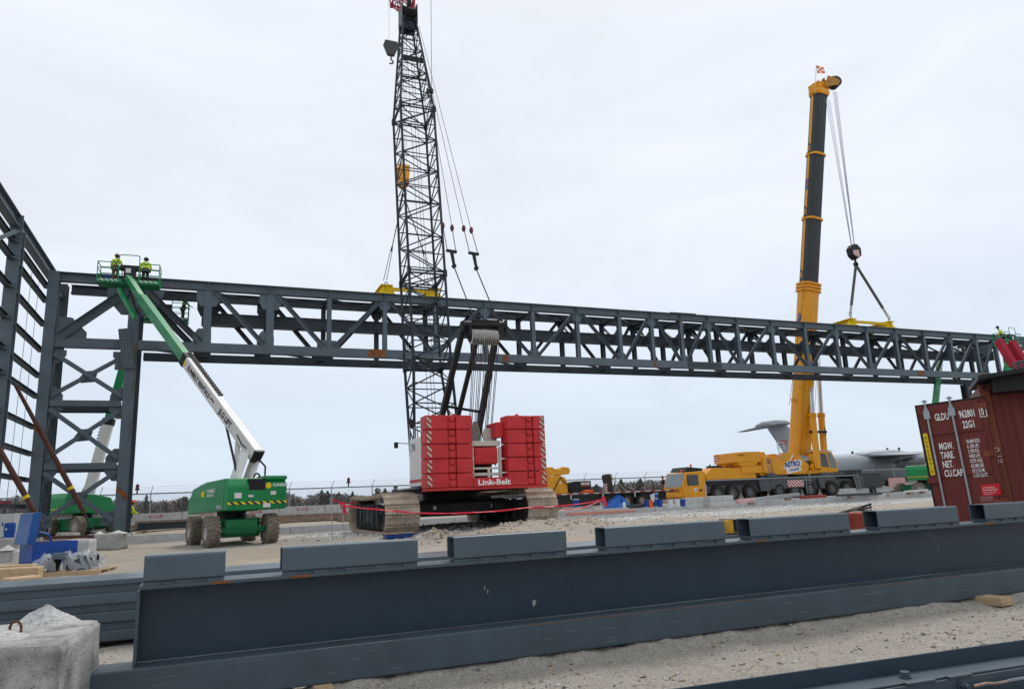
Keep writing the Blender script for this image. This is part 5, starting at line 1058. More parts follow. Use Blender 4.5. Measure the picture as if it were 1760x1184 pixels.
def person(loc,yaw,label,shirt=HIVIS,trous=DARKC,hat=None,hands=((-.25,.42,1.05),(.25,.42,1.05)),lean=.08,head_down=.04,harness=True,step=0):
    p=root('person',tuple(loc),yaw,label,'person')
    pel=(0,0,.95); ch=(0,.05+lean*.6,1.28); nk=(0,.05+lean,1.47); hd=(0,.06+lean+head_down,1.60); ht=(0,.06+lean+head_down,1.70)
    ch_b=[[(pel,.10),(ch,.11),(nk,.055),(hd,.09),(ht,.07)]]; ch_s=[[(pel,(.17,.12)),((0,.03+lean*.3,1.12),(.165,.12)),(ch,(.19,.13)),(nk,.07)]]
    for s_,hnd in zip((-1,1),hands):
        sh=(s_*.2,ch[1],1.40); el=(s_*(.27),(ch[1]+hnd[1])/2-.05,(1.40+hnd[2])/2-.1); wr=V(hnd); 
        fd=(wr-V(el)).normalized(); pm=wr+fd*.07
        ch_b.append([(ch,.11),(sh,.05),(el,.04),(tuple(wr),.027),(tuple(pm),.032)])
        for k in range(4):
            o1=V((s_*(-.03+.02*k),0,0)); ch_b.append([(tuple(pm),.032),(tuple(pm+o1+fd*.04),.009),(tuple(pm+o1*1.1+fd*(.07+.008*(k in(1,2)))-V((0,0,.02))),.008)])
        ch_b.append([(tuple(pm),.032),(tuple(pm+V((-s_*.045,0,.0))+fd*.01),.01),(tuple(pm+V((-s_*.055,0,-.01))+fd*.045),.008)])
        ch_s.append([(ch,(.19,.13)),(sh,.075),(el,.058),(tuple(wr-fd*.04),.045)])
    legs=[]; boots=[]
    for s_ in (-1,1):
        hp=(s_*.09,0,.9); kn=(s_*.11,.03+step*s_*.15,.5); an=(s_*.12,step*s_*.25-.02,.09); toe=(s_*.13,an[1]+.15,.045)
        ch_b.append([(pel,.1),(hp,.08),(kn,.055),(an,.04),(toe,.035)]); legs.append([(pel,(.15,.12)),(hp,.105),(kn,.075),((an[0],an[1],.12),.06)]); boots.append([((an[0],an[1],.16),.058),((an[0],an[1],.07),.06),(toe,.045)])
    skin_mesh(ch_b,'body',SKIN,p); skin_mesh(ch_s,'jacket',shirt,p); skin_mesh(legs,'trousers',trous,p)
    for b_ in boots: skin_mesh([b_],'boot',BROWNC,p,1)
    hc_=V(ht)+V((0,0,.015)); mb=MB(); mb.lathe(hc_-V((0,0,.01)),(0,0,1),[(-.02,.15),(0,.15),(.005,.125),(.05,.118),(.1,.085),(.125,.04),(.13,0)],18); mb.b2((hc_.x-.09,hc_.y+.1,hc_.z-.02),(hc_.x+.09,hc_.y+.19,hc_.z-.008)); mb.build('hard_hat',hat or mat('hat_grey',(.2,.18,.17),.4),p,smooth=False)
    mb=MB(); hx=V(hd); 
    for s_ in (-1,1): mb.lathe(hx+V((s_*.035,.085,.015)),(0,1,0),[(0,.012),(.006,.008),(.008,0)],8)
    mb.build('eyes',KTXT,p); mb=MB(); mb.add([hx+V((-.014,.085,-.03)),hx+V((.014,.085,-.03)),hx+V((0,.115,-.03)),hx+V((0,.088,.02))],[(0,1,2),(0,1,3),(1,2,3),(2,0,3)]); mb.add([hx+V((-.03,.082,-.055)),hx+V((.03,.082,-.055)),hx+V((0,.09,-.062))],[(0,1,2)]); mb.build('nose_and_mouth',mat('skin_red',(.4,.2,.15),.6),p)
    mb=MB(); mb.lathe(hx+V((0,-.012,.02)),(0,0,1),[(-.055,.0),(-.05,.07),(0,.098),(.06,.1),(.1,.08)],14); hr_=mb.build('hair',mat('hair_dark',(.03,.02,.015),.9,0,.3,30),p)
    for v in hr_.data.vertices:
        if v.co.y>hx.y+.02: v.co.y=hx.y+.02
    if harness:
        mb=MB(); y0=ch[1]-.155
        mb.bar((-.13,y0,1.42),(.08,y0+.02,1.08),.045,.02,up=(0,1,0)); mb.bar((.13,y0,1.42),(-.08,y0+.02,1.08),.045,.022,up=(0,1,0)); mb.lathe((0,.0+lean*.2,1.02),(0,0,1),[(-.06,.19),(-.055,.2),(.05,.2),(.055,.19)],18); mb.b2((.12,-.12,.85),(.22,.1,1.02)); mb.b2((-.22,-.12,.85),(-.12,.1,1.02)); mb.build('harness',BROWNC,p)
    return p
# ------------------------------------------------------------------ boom lifts
def basket(par,c,yaw,w_=2.9,d_=1.0,z=0,name='platform'):
    o=bpy.data.objects.new(name,None); o.parent=par; col.objects.link(o)
    bpy.data.objects.remove(o)
    R_=Matrix.Rotation(yaw,3,'Z'); c=V(c)
    def Q(x,y,zz): return c+R_@V((x,y,zz))
    mb=MB(); r_=.025; h=1.1; X,Y=w_/2,d_/2
    def bx(a,b): 
        ps=[Q(x,y,zz) for zz in (a[2],b[2]) for x,y in ((a[0],a[1]),(b[0],a[1]),(b[0],b[1]),(a[0],b[1]))]; mb.hexa(ps)
    bx((-X,-Y,-.08),(X,Y,.0)); fl=mb.build(name,GREEND,par)
    mb=MB()
    for x0,x1,zz,dd in ((-X,-.35,0,0),(.35,X,0,0)): bx((x0,-Y-.012,.0),(x1,-Y+.012,.17)); bx((x0,Y-.012,.0),(x1,Y+.012,.17))
    bx((-X-.012,-Y,0),(-X+.012,Y,.17)); bx((X-.012,-Y,0),(X+.012,Y,.17)); mb.build('toe_board',GREEN,fl)
    mb=MB(); bx((-X+.05,-Y-.018,.03),(-.5,-Y-.013,.14)); bx((.5,-Y-.018,.03),(X-.05,-Y-.013,.14)); mb.build('stripe_decal',HAZGW,fl)
    mb=MB()
    for zz in (.4,.75,h):
        if zz==h:
            mb.path([Q(-.5,-Y,zz),Q(-X,-Y,zz),Q(-X,Y,zz),Q(X,Y,zz),Q(X,-Y,zz),Q(.5,-Y,zz)],r_,6)
        else: mb.path([Q(-.45,-Y,zz),Q(-X,-Y,zz),Q(-X,Y,zz),Q(X,Y,zz),Q(X,-Y,zz),Q(.45,-Y,zz)],r_*.8,6)
    for x,y in ((-X,-Y),(X,-Y),(-X,Y),(X,Y),(-.45,Y),(.45,Y)): mb.tube(Q(x,y,0),Q(x,y,h),r_)
    for x in (-.5,.5): mb.tube(Q(x,-Y,0),Q(x,-Y,h+.42),r_)
    mb.path([Q(-.5,-Y,h+.38),Q(-.4,-Y,h+.45),Q(.4,-Y,h+.45),Q(.5,-Y,h+.38)],r_)
    mb.build('guard_rail',GREEN,fl)
    mb=MB(); bx((-.45,-Y+.05,.75),(.5,-Y+.45,1.0)); bx((-.25,-Y+.02,.0),(.35,-Y+.2,.75)); mb.build('control_box',BLACK,fl,bevel=.02)
    mb=MB(); bx((-.15,-Y+.0,.55),(.1,-Y+.015,.8)); mb.build('notice_label',WHITE,fl)
    return fl
def lift(label,o3,cyaw,tyaw,B0,B1,wf_=.55,plat=None,jib=None,full=True,logo=True,bw=.5):
    o3=V(o3); g=root('boom_lift',tuple(o3),0,label,'boom lift'); R_=Matrix.Rotation(cyaw,3,'Z'); RT=Matrix.Rotation(tyaw,3,'Z')
    C=lambda x,y,z:R_@V((x,y,z)); Tt=lambda x,y,z:RT@V((x,y-.42,z))
    def rb(mb,a,b,Rm):
        mb.hexa([Rm@V((x,y,z)) for z in (a[2],b[2]) for x,y in ((a[0],a[1]),(b[0],a[1]),(b[0],b[1]),(a[0],b[1]))])
    for x in (-1.08,1.08):
        for y in (-1.5,1.5): wheel(g,C(x,y,.56),R_@V((1,0,0)),.56,.46,RUBT,mat('rim_white',(.45,.44,.42),.6,0,.2,9,dirt=.4),lugs=20)
    mb=MB(); rb(mb,(-.6,-1.55,.42),(.6,1.55,.98),R_); rb(mb,(-.86,-.95,.3),(.86,.9,1.0),R_); mb.build('chassis',GREEND if not logo else GREEN,g,bevel=.03)
    mb=MB(); rb(mb,(-.98,-1.65,.5),(.98,-1.38,.68),R_); rb(mb,(-.98,1.38,.5),(.98,1.65,.68),R_); mb.build('axle',GREEND,g)
    mb=MB(); mb.tube((0,0,1.0),(0,0,1.3),.55,n=24); mb.build('slew_ring',BLACK,g)
    # turret, local +y = boom direction (rear is -y)
    def tpr(pts,x0,x1,m,nm,bev=.05):
        mb=MB(); a=[Tt(x0,y,z) for y,z in pts]; b=[Tt(x1,y,z) for y,z in pts]; n=len(pts)
        mb.add(a+b,[tuple(range(n))[::-1],tuple(range(n,2*n))]+[(i,(i+1)%n,n+(i+1)%n,n+i) for i in range(n)]); return mb.build(nm,m,g,bevel=bev,seg=3)
    side=[(-1.5,1.32),(1.75,1.22),(1.78,1.5),(1.35,2.2),(.2,2.42),(-1.5,2.5)]
    hl=tpr(side,-1.22,-.42,GREEN,'left_hood'); hr=tpr(side,.42,1.22,GREEN,'right_hood')
    tpr([(-1.75,1.3),(-.9,1.3),(-.9,2.1),(-1.2,2.48),(-1.6,2.5),(-1.78,2.2)],-1.2,1.2,GREEN,'counterweight',.06)
    tpr([(-1.0,1.28),(1.2,1.28),(1.2,1.5),(-1.0,1.5)],-.42,.42,BLACK,'turntable',.01)
    if logo:
        mb=MB(); rb(mb,(-.38,-2.215,2.05),(.26,-1.7,2.46),RT); mb.build('engine_opening',KTXT,g); mb=MB(); mb.path([Tt(-.1,-1.82,2.3)+RT@V((.12*math.cos(t),0,.2+.16*math.sin(t))) for t in np.linspace(0,3.14,7)],.035); mb.build('hose_loop',BLACK,g)
        mb=MB(); rb(mb,(.28,-2.2,2.42),(1.2,-1.4,2.58),RT); mb.build('rear_hood',GREEN,g,bevel=.05)
    mb=MB(); yy=-1.775
    mb.hexa([Tt(x,y,z) for z in (1.52,1.62) for x,y in ((-1.18,yy-.012),(1.18,yy-.012),(1.18,yy+.02),(-1.18,yy+.02))]); mb.build('hazard_stripe',HAZBY,g)
    if logo:
        X_l=Tt(0,-1,0)
        text(g,'SUNBELT',WTXT,Tt(-1.228,-.05,2.02),X_l,(0,0,1),.12,name='lettering',bold=.03); text(g,'RENTALS',WTXT,Tt(-1.228,-.05,1.86),X_l,(0,0,1),.1,name='lettering',bold=.02)
        mb=MB(); c=Tt(-1.225,.28,1.98); mb.lathe(c,Tt(-1,0,0),[(0,.0),(.006,.0),(.006,.13),(0,.13)],10); mb.build('sun_emblem',YELB,g)
        mb=MB(); c=Tt(.4,-1.79,2.2); mb.lathe(c,Tt(0,-1,0),[(0,.0),(.006,.0),(.006,.12),(0,.12)],10); mb.build('sun_emblem',YELB,g)
        text(g,'SUNBELT',WTXT,Tt(.58,-1.79,2.17),Tt(1,0,0),(0,0,1),.1,name='lettering',bold=.02)
        mb=MB()
        for x,z,w_,h_ in ((-.95,1.75,.28,.2),(.2,1.38,.3,.16),(.5,1.85,.22,.14),(-.4,1.78,.2,.08)): mb.hexa([Tt(xx,y,zz) for zz in (z,z+h_) for xx,y in ((x,-1.79),(x+w_,-1.79),(x+w_,-1.78),(x,-1.78))])
        mb.build('safety_decal',WHITE,g)
        mb=MB(); mb.hexa([Tt(xx,y,zz) for zz in (1.38,1.52) for xx,y in ((-1.235,-.9),(-1.228,-.9),(-1.228,-1.35),(-1.235,-1.35))]); mb.build('model_plate',GALV,g)
    B0=V(B0)-o3; B1=V(B1)-o3; d=(B1-B0); L_=d.length; dn=d.normalized(); 
    # uprights carrying the boom pivot
    for s_ in (-.28,.28):
        mb=MB(); off=RT@V((s_,0,0)); a=Tt(0,.55,2.0)+off; b=Tt(0,-.4,2.0)+off; mb.poly3([a,b,B0+off-V((0,0,.05)),B0+off+dn*.7-V((0,0,.3))],RT@V((.07,0,0))); mb.build('upright',WHITE,g)
    mb=MB(); mb.tube(Tt(0,.2,2.1),B0+dn*1.6-V((0,0,.5)),.11); mb.build('lift_cylinder',WHITE,g); mb=MB(); mb.tube(Tt(.1,.2,2.6),B0+dn*3.0-V((0,0,.3)),.05); mb.path([B0+V((0,0,-.1)),B0+RT@V((.3,-.4,-.6)),B0+RT@V((.35,-.3,-1.3)),Tt(.3,-.3,2.2)],.04); mb.build('hose',BLACK,g)
    upv=RT@V((0,-1,0)); up=(V((0,0,1))-dn*dn.z).normalized(); sd=dn.cross(up).normalized()
    m_=B0+d*wf_
    mb=MB(); mb.bar(B0-dn*.25,m_,bw*.9,bw*1.15,up=up); o=mb.build('boom_base_section',WHITE,g,bevel=.03)
    mb=MB(); mb.bar(B0-dn*.34,B0-dn*.24,bw*.92,bw*1.18,up=up); mb.build('boom_end_cap',BLACK,o)
    if logo:
        so_=-sd if (-sd).dot(-B0-o3)>0 else sd    # side facing the viewer
        so_=sd if sd.dot(V((0,0,1.6))-o3-B0)>0 else -sd
        x_=-dn; yv=so_.cross(x_)*1.0; yv=yv if True else yv
        f_=so_*(bw*.45+.008)
        text(g,'JLG LIFT',KTXT,B0+d*.16+f_+(yv*-.12),x_,yv,.24,name='lettering',bold=.04)if False else None
        def wr(s,t,h): text(g,s,KTXT,B0+d*t+f_-yv*h*.5,x_,yv,h,name='lettering',bold=.03,wscale=.95)
        wr('SUNBELT RENTALS',.49,.22); wr('JLG LIFT',.225,.25)
        mb=MB(); c=B0+d*.515+f_; mb.lathe(c,so_,[(0,0),(.006,0),(.006,.12),(0,.12)],10); mb.build('sun_emblem',YELB,g)
        mb=MB(); mb.path([B0+d*.27+f_*1.05,B0+d*.285+f_*1.08+up*.04,B0+d*.3+f_*1.05],.025); mb.path([B0+d*.09+f_*1.05,B0+d*.05+f_*1.1-up*.08,B0+d*.02+f_*1.2],.025); mb.build('hydraulic_hose',BLACK,g)
    mb=MB(); mb.bar(m_,B1,bw*.78,bw*.98,up=up); o2=mb.build('boom_fly_section',GREEN,g,bevel=.02)
    mb=MB(); mb.bar(m_-dn*.1,m_+dn*.3,bw*.98,bw*1.25,up=up) ; 
    for k in range(int(L_*wf_/.2)): 
        t=.2*(k+1)+L_*.27; 
        if t<L_*(wf_+.02): mb.bar(B0+dn*t+up*(bw*.64)+sd*.1,B0+dn*(t+.11)+up*(bw*.64)+sd*.1,.2,.07,up=up)
    mb.build('cable_track',KTXT,g)
    if plat:
        c,yw,pw=plat; c=V(c)-o3; fl=basket(g,c,yw,pw)
        top=c+V((0,0,.25))+Matrix.Rotation(yw,3,'Z')@V((0,-.6,0))
        if jib:
            j=V(jib)-o3
            mb=MB(); mb.bar(B1,j,.3,.34,up=up); mb.build('boom_nose',GREEN,g); mb=MB(); mb.bar(j,top+V((0,0,-.1)),.22,.2); mb.build('jib',GREEN,g); mb=MB(); mb.tube(j+V((.12,0,.15)),top+V((.15,0,.1)),.05); mb.path([j+V((-.1,-.1,.1)),top+V((-.25,-.1,.5)),top+V((-.1,0,.2))],.035); mb.build('jib_cylinder',BLACK,g)
        else:
            mb=MB(); mb.bar(B1,top,.3,.3); mb.bar(top,c+V((0,0,.02)),.3,.2); mb.build('boom_nose',GREEN,g)
    return g
# main lift
oc=P(431,927,32)*.25+P(360,941,27.7)*.25+P(325,937,30.3)*.25+P(462,933,29.3)*.25
mo=V((-11.5,29.8,gh(-11.5,29.8)-.02))
mz=T.xz(222,490,-1.75); pc=V(T.w(mz[0],-1.75,mz[1]))
b0=V(P(437,777,30.4)); b1=V(P(243,512,36.8)); jn=V(P(216,480,37.6))
lift('green and white boom lift with raised basket at the left tower, lettered boom',mo,math.radians(35),math.radians(46),b0,b1,.53,(pc,YAW-.02,3.0),None,bw=.47)
ml=[o for o in bpy.data.objects if o.get('label','').startswith('green and white boom lift with raised')][0]
MB().bar(V(P(204,497,37.4))-mo,V(P(232,547,36.4))-mo,.14,.22).build('jib_link',GREEN,ml); MB().bar(V(P(222,500,37.3))-mo,V(P(238,540,36.5))-mo,.08,.1).build('jib_cylinder',BLACK,ml)
mzz=pc+V((0,0,1.12))
# people in that basket
def onb(x,y): return V(T.w(mz[0]+x,-1.75+y,mz[1]))
pers=person(onb(-.72,.1),YAW-.1,'left worker in the basket at the tower, camouflage trousers, grey hard hat, head turned','' and HIVIS or HIVIS,BROWNC,mat('hat_brown',(.25,.15,.12),.4),lean=.05)
person(onb(.75,.15),YAW+.1,'right worker in the basket at the tower, yellow top and black helmet',HIVIS,DARKC,BLACK,lean=.2,head_down=.1)
q=root('blue_bucket',tuple(onb(-1.05,-.25)),0,'small blue bucket in the left corner of the raised basket','bucket')
mb=MB(); mb.lathe((0,0,0),(0,0,1),[(0,0),(0,.12),(.33,.15),(.34,.165),(.36,.165),(.36,.14),(.1,.12)],16); mb.build('pail',BLUE,q); mb=MB(); mb.path([V((.15*math.cos(t),0,.34+.13*math.sin(t))) for t in np.linspace(0,3.14,8)],.008); mb.build('handle',GALV,q)
q=T.w(mz[0]-1.2,-1.6,mz[1]); 
# lift behind the left tower
lo=V(P(140,908,46)); lo.z=gh(lo.x,lo.y)-.05
b0=V(P(150,856,45.6)); b1=V(P(233,560,46)); pz=T.xz(280,552,4.2); lift('green and white boom lift standing behind the left support tower',lo,math.radians(60),math.radians(-20),b0,b1,.42,(V(T.w(pz[0],4.2,pz[1])),YAW,2.9),V(P(246,545,46)),logo=False,bw=.5)
person(V(T.w(pz[0]+1.1,4.3,pz[1])),YAW-1.2,'worker in olive jacket in the lower rear basket behind the truss',mat('olive_cloth',(.07,.075,.04),.9),DARKC,mat('hat_dark',(.1,.1,.08)),harness=False)
# lifts at the right end
lo=V(P(1592,842,62)); lo.z=gh(lo.x,lo.y)-.1
pz=T.xz(1652,612,5.0); pcx=V(T.w(pz[0],5.0,pz[1]))
lift('green boom lift at the right beyond the open container',lo,math.radians(100),math.radians(-30),V(P(1597,800,62)),V(P(1616,612,70)),.02,(pcx,YAW,2.6),V(P(1628,606,70)),logo=False,bw=.55)
q=P(1728,600,60); lo=V(P(1712,850,60)); lo.z=.4; pcx=V(P(1733,596,60.5))
lift('green boom lift whose basket rises behind the red twin arms at the right edge',lo,math.radians(80),math.radians(-20),V(P(1700,790,60)),V(P(1738,612,60.3)),.05,(pcx,YAW+.15,2.5),None,logo=False,bw=.6)
person(pcx+V((-.25,.0,.05)),YAW+.5,'worker with yellow top and dark cap in the basket at the right picture edge',HIVIS,DARKC,BLACK,lean=.2)
# worker on the ground by the column
qq=T.w(-.2,3.6); person((qq[0],qq[1],gh(qq[0],qq[1])+.25),YAW-1.3,'worker in yellow and orange vest standing behind the tower column on the ground',HIVIS,DARKC,ORANGE,harness=True)
qq=P(1506,860,77); person((qq[0],qq[1],.75),2.6,'worker with white hard hat behind the striped outrigger panel',mat('vest_white_yellow',(.5,.6,.1),.8),DARKC,WHITE,harness=False)
qq=P(1145,860,66); person((qq[0],qq[1],1.2),1.6,'person in dark clothes beside the yellow crane cab',DARKC,DARKC,mat('hat_grey',(.2,.18,.17)),harness=False)
# ------------------------------------------------------------------ container with open door
Hh=P(1692,661,13.6); ctz=Hh[2]; cyaw=math.radians(-27)
ct=root('shipping_container',(Hh[0],Hh[1],0),cyaw,'rusty maroon shipping container at the right edge with its lettered door ajar','container'); ct.rotation_euler=(0,-.03,cyaw)
cb0=.48; zt=ctz
mb=MB(); mb.b2((0,0,cb0),(.16,.16,zt)); mb.build('corner_post',MAROOR,ct,bevel=.01)
mb=MB()
for zz in (zt-.12,cb0): mb.b2((-.006,-.008,zz),(.17,.15,zz+.13))
mb.build('corner_casting',MAROOR,ct,bevel=.012)
mb=MB(); mb.lathe((.09,-.009,zt-.055),(0,-1,0),[(0,.0),(.003,.0),(.003,.034),(0,.034)],16); mb.build('casting_hole',KTXT,ct)
mb=MB(); mb.b2((.16,.0,zt-.09),(2.28,.06,zt-.0)); mb.build('top_rail',MAROOR,ct,bevel=.005); mb=MB(); mb.b2((.16,0,cb0),(2.28,.06,cb0+.14)); mb.build('bottom_rail',MAROOR,ct,bevel=.005)
for a_,b_ in (((0,5.9),(.16,6.06)),((2.28,0),(2.44,.16)),((2.28,5.9),(2.44,6.06))): MB().b2((*a_,cb0),(*b_,zt)).build('corner_post',MAROOR,ct,bevel=.005)
# corrugated side
mb=MB(); pts=[]; x=.17
while x<2.2:
    for dx_,y in ((0,.03),(.09,.03),(.15,.066),(.24,.066)): pts.append((min(x+dx_,2.28),y))
    x+=.30
vs=[];fs=[]
for (x,y) in pts: vs+=[(x,y,cb0+.14),(x,y,zt-.09)]
for k in range(len(pts)-1): fs.append((2*k,2*k+2,2*k+3,2*k+1))
mb.add(vs,fs); o=mb.build('side_wall',MAROON,ct); so_=o.modifiers.new('s','SOLIDIFY'); so_.thickness=.004
mb=MB(); mb.b2((.02,.1,zt-.03),(2.42,6.0,zt-.008)); mb.b2((2.36,.16,cb0+.16),(2.42,5.9,zt-.03)); mb.b2((.02,.16,cb0+.16),(.06,5.9,zt-.03)); mb.b2((.06,5.96,cb0+.16),(2.36,6.0,zt-.03)); mb.b2((.02,.1,cb0+.02),(2.4,6.0,cb0+.158)); mb.build('shell',MAROON,ct)
for yy in (.4,5.4):
    pcr=ct.location; rr_=Matrix.Rotation(cyaw,3,'Z')@V((1.2,yy,0)); tz=root('timber_crib',(Hh[0]+rr_.x,Hh[1]+rr_.y,0),cyaw,'timber crib under the %s end of the maroon container'%('near' if yy<1 else 'far'),'timber')
    for j in range(3): MB().b2((-1.3,-.1,.02+j*.15),(1.3,.1,.165+j*.15)).build('beam',WOODG,tz)
text(ct,'O',WTXT,(.03,-.004,zt-1.25),(1,0,0),(0,0,1),.08,name='chalk_mark'); text(ct,'12',WTXT,(.045,-.004,zt-1.45),(1,0,0),(0,0,1),.06,name='chalk_mark'); mb=MB(); mb.b2((.02,-.004,zt-1.34),(.13,-.001,zt-1.33)); mb.build('chalk_line',WTXT,ct)
# door
dt=P(1692,679,13.5); df=P(1572,697,14.35); dz=(dt[2]+df[2])/2
dv=V((df[0]-dt[0],df[1]-dt[1],df[2]-dt[2])); DL=V((dv.x,dv.y,0)).length
dyaw=math.atan2(-dv.y,-dv.x)   # local +x from free edge to hinge
dr=bpy.data.objects.new('door',None); bpy.data.objects.remove(dr)
ci=(Matrix.Translation((Hh[0],Hh[1],0))@Matrix.Rotation(cyaw,4,'Z')@Matrix.Rotation(-.03,4,'Y')).inverted()
Mfree=Matrix.Translation((df[0],df[1],df[2]))@Matrix.Rotation(dyaw,4,'Z')@Matrix.Rotation(-.035,4,'Y')
DM=ci@Mfree
DH=2.45
def dpart(mb,name,m,bevel=0,par=None):
    o=mb.build(name,m,par or door if name!='door' else ct,bevel=bevel)
    return o
mb=MB(); mb.b2((.03,0,-DH),(DL-.03,.03,-.03)); door=mb.build('door',MAROON,ct,bevel=.004); door.matrix_parent_inverse=Matrix(); door.matrix_local=DM
mb=MB(); 
for z0,z1 in ((-.62,-.06),(-1.42,-.70),(-2.3,-1.5)): mb.b2((.16,-.022,z0),(DL-.12,-.001,z1))
mb.build('door_panels',MAROON,door,bevel=.018)
mb=MB(); mb.b2((.0,-.01,-DH),(.03,.05,0)); mb.b2((.03,-.01,-.03),(DL,.05,0)); mb.build('rubber_gasket',BLACK,door)
mb=MB(); mb.b2((.035,-.03,-.2),(.15,-.001,-.05)); mb.b2((.035,-.014,-DH),(.155,-.001,-.03)); mb.build('door_edge',MAROON,door,bevel=.006)
for xx in (.20,.635):
    mb=MB(); mb.tube((xx,-.06,.03),(xx,-.06,-DH+.05),.019,n=12); o=mb.build('lock_rod',GALV,door)
    mb=MB(); mb.b2((xx-.05,-.085,.03),(xx+.05,-.04,.05)); mb.b2((xx-.03,-.08,.05),(xx+.03,-.045,.075)); mb.b2((xx-.055,-.085,-.3),(xx+.055,-.03,-.14)); mb.b2((xx-.035,-.08,-2.02),(xx+.07,-.035,-1.96)); mb.b2((xx-.035,-.08,-.14),(xx+.035,-.04,-.09)); mb.build('rod_bracket',GALV,o,bevel=.006)
for zz in (-.17,-1.05,-1.93):
    mb=MB(); mb.b2((DL-.2,-.03,zz-.05),(DL-.01,-.002,zz+.05)); mb.tube((DL-.015,-.03,zz-.07),(DL-.015,-.03,zz+.07),.022); mb.build('hinge',MAROOR,door,bevel=.006)
mb=MB(); mb.b2((-.02,-.06,-1.52),(.2,-.025,-1.4)); mb.build('latch_plate',MAROON,door,bevel=.006)
DT=lambda s,x,z,h,**k: text(door,s,WTXT,(x,-.024,z),(1,0,0),(0,0,1),h,name='lettering',**k)
DT('GLDU',.315,-.345,.13,wscale=.5,bold=.02); DT('962801',.73,-.35,.135,wscale=.48,bold=.02); DT('0',1.10,-.345,.13,wscale=.5,bold=.02)
DT('22G1',.76,-.545,.13,wscale=.5,bold=.02)
for k,s_ in enumerate(('MGW.','TARE.','NET.','CU.CAP.')): DT(s_,.29,-.90-.17*k,.125,wscale=.5,bold=.02)
for k,s_ in enumerate(('30.480 KGS.','6 .200 LPS','2.185 KG.','4.820 LPS','8.295 KGS.','62.380 LBS','33.2 CU.M.','1.173 CU.FT.')): DT(s_,.76,-.83-.09*k,.066,wscale=.48,bold=.015)
mb=MB(); mb.b2((.05,-.020,-1.36),(.13,-.0155,-.56)); o=mb.build('number_plate',YELB,door)
for k,ch_ in enumerate('PV9628010'): text(o,ch_,KTXT,(.07,-.023,-.68-.08*k),(1,0,0),(0,0,1),.055,name='lettering',wscale=.9)
mb=MB(); mb.b2((.84,-.026,-1.80),(1.14,-.023,-1.60)); o=mb.build('attention_sticker',mat('sticker_red',(.6,.01,.02),.5),door)
text(o,'ATTENTION',WTXT,(0.87,-.029,-1.675),(1,0,0),(0,0,1),.03,wscale=.8,name='lettering'); text(o,'MANAGEMENT',WTXT,(0.86,-.029,-1.715),(1,0,0),(0,0,1),.028,wscale=.9,name='lettering'); text(o,'Turn off alarms before',WTXT,(0.86,-.029,-1.750),(1,0,0),(0,0,1),.018,wscale=.9,name='lettering'); text(o,'entering trailer!',WTXT,(0.88,-.029,-1.780),(1,0,0),(0,0,1),.018,wscale=.9,name='lettering')
mb=MB(); mb.b2((.8,-.0245,-1.9),(1.0,-.0232,-1.805)); mb.build('faded_patch',mat('faded_maroon',(.25,.1,.09),.7,0,.1,9),door)
mb=MB(); mb.b2((1.07,-.0245,-.385),(1.19,-.0232,-.372)); mb.b2((1.07,-.0245,-.185),(1.19,-.0232,-.172)); mb.b2((1.07,-.0245,-.371),(1.083,-.0232,-.186)); mb.b2((1.177,-.0245,-.371),(1.19,-.0232,-.186)); mb.build('check_digit_frame',WTXT,door)
# rack on the container roof with red arms and lettered panel
qa=P(1681,648,13.0); rk=root('roof_rack',(qa[0],qa[1],0),cyaw,'black flat rack projecting over the left end of the container roof','rack'); rz=qa[2]
mb=MB(); mb.hexa([V(p) for p in ((0,0,rz-.04),(4,0,rz+.25),(4,2,rz+.25),(0,2,rz-.04),(0,0,rz+.03),(4,0,rz+.36),(4,2,rz+.36),(0,2,rz+.03))]); mb.build('flat_frame',BLACK,rk)
mb=MB(); mb.b2((.25,.3,zt-.2),(4,1.8,rz+.0)); mb.build('lower_frame',BLACK,rk)
am=root('red_twin_arms',tuple(P(1745,630,14)),0,'pair of red steel arms leaning up to the left above the black rack','machine arms')
for (a,b,w_) in (((1716,586,14.9),(1742,628,14.6),.10),((1736,590,14.9),(1768,640,14.6),.13)):
    mb=MB(); A=V(P(*a))-am.location; B=V(P(*b))-am.location; mb.bar(A,B,w_,w_*1.6); mb.build('arm',mat('arm_red',(.36,.015,.035),.75,0,.1,4),am,bevel=.01)
q=P(1738,634,13.6); lp=root('lettered_panel',tuple(q),cyaw,'dark curved panel with red letters standing on the black rack','sign')
mb=MB(); mb.prism([(-.02,-.15),(.9,-.1),(.9,.16),(.1,.13),(.02,.08)],(0,0,0),(1,0,0),(0,0,1),.05); mb.build('panel',mat('panel_grey',(.06,.06,.065),.5),lp,bevel=.01); text(lp,'SSR',mat('letter_red',(.5,.05,.1),.5),(.03,-.03,-.06),(1,0,.05),(0,0,1),.13,wscale=1.1,name='lettering')
# ------------------------------------------------------------------ concrete grade beam, barriers, fence
gb=froot('foundation_wall',T,'low pale concrete foundation wall running behind the gravel under the truss line','foundation')
xx=-1.
k=0
while xx<66:
    z1=.50+.0052*xx+.06; L_=4.6
    mb=MB(); mb.hexa([V(p) for p in ((xx,-3.3,-.3),(xx+L_-.03,-3.3,-.3),(xx+L_-.03,-2.9,-.3),(xx,-2.9,-.3),(xx,-3.3,z1),(xx+L_-.03,-3.3,z1+.02),(xx+L_-.03,-2.9,z1+.02),(xx,-2.9,z1))])
    mb.build('wall_panel',CONCL,gb,bevel=.02); xx+=L_; k+=1
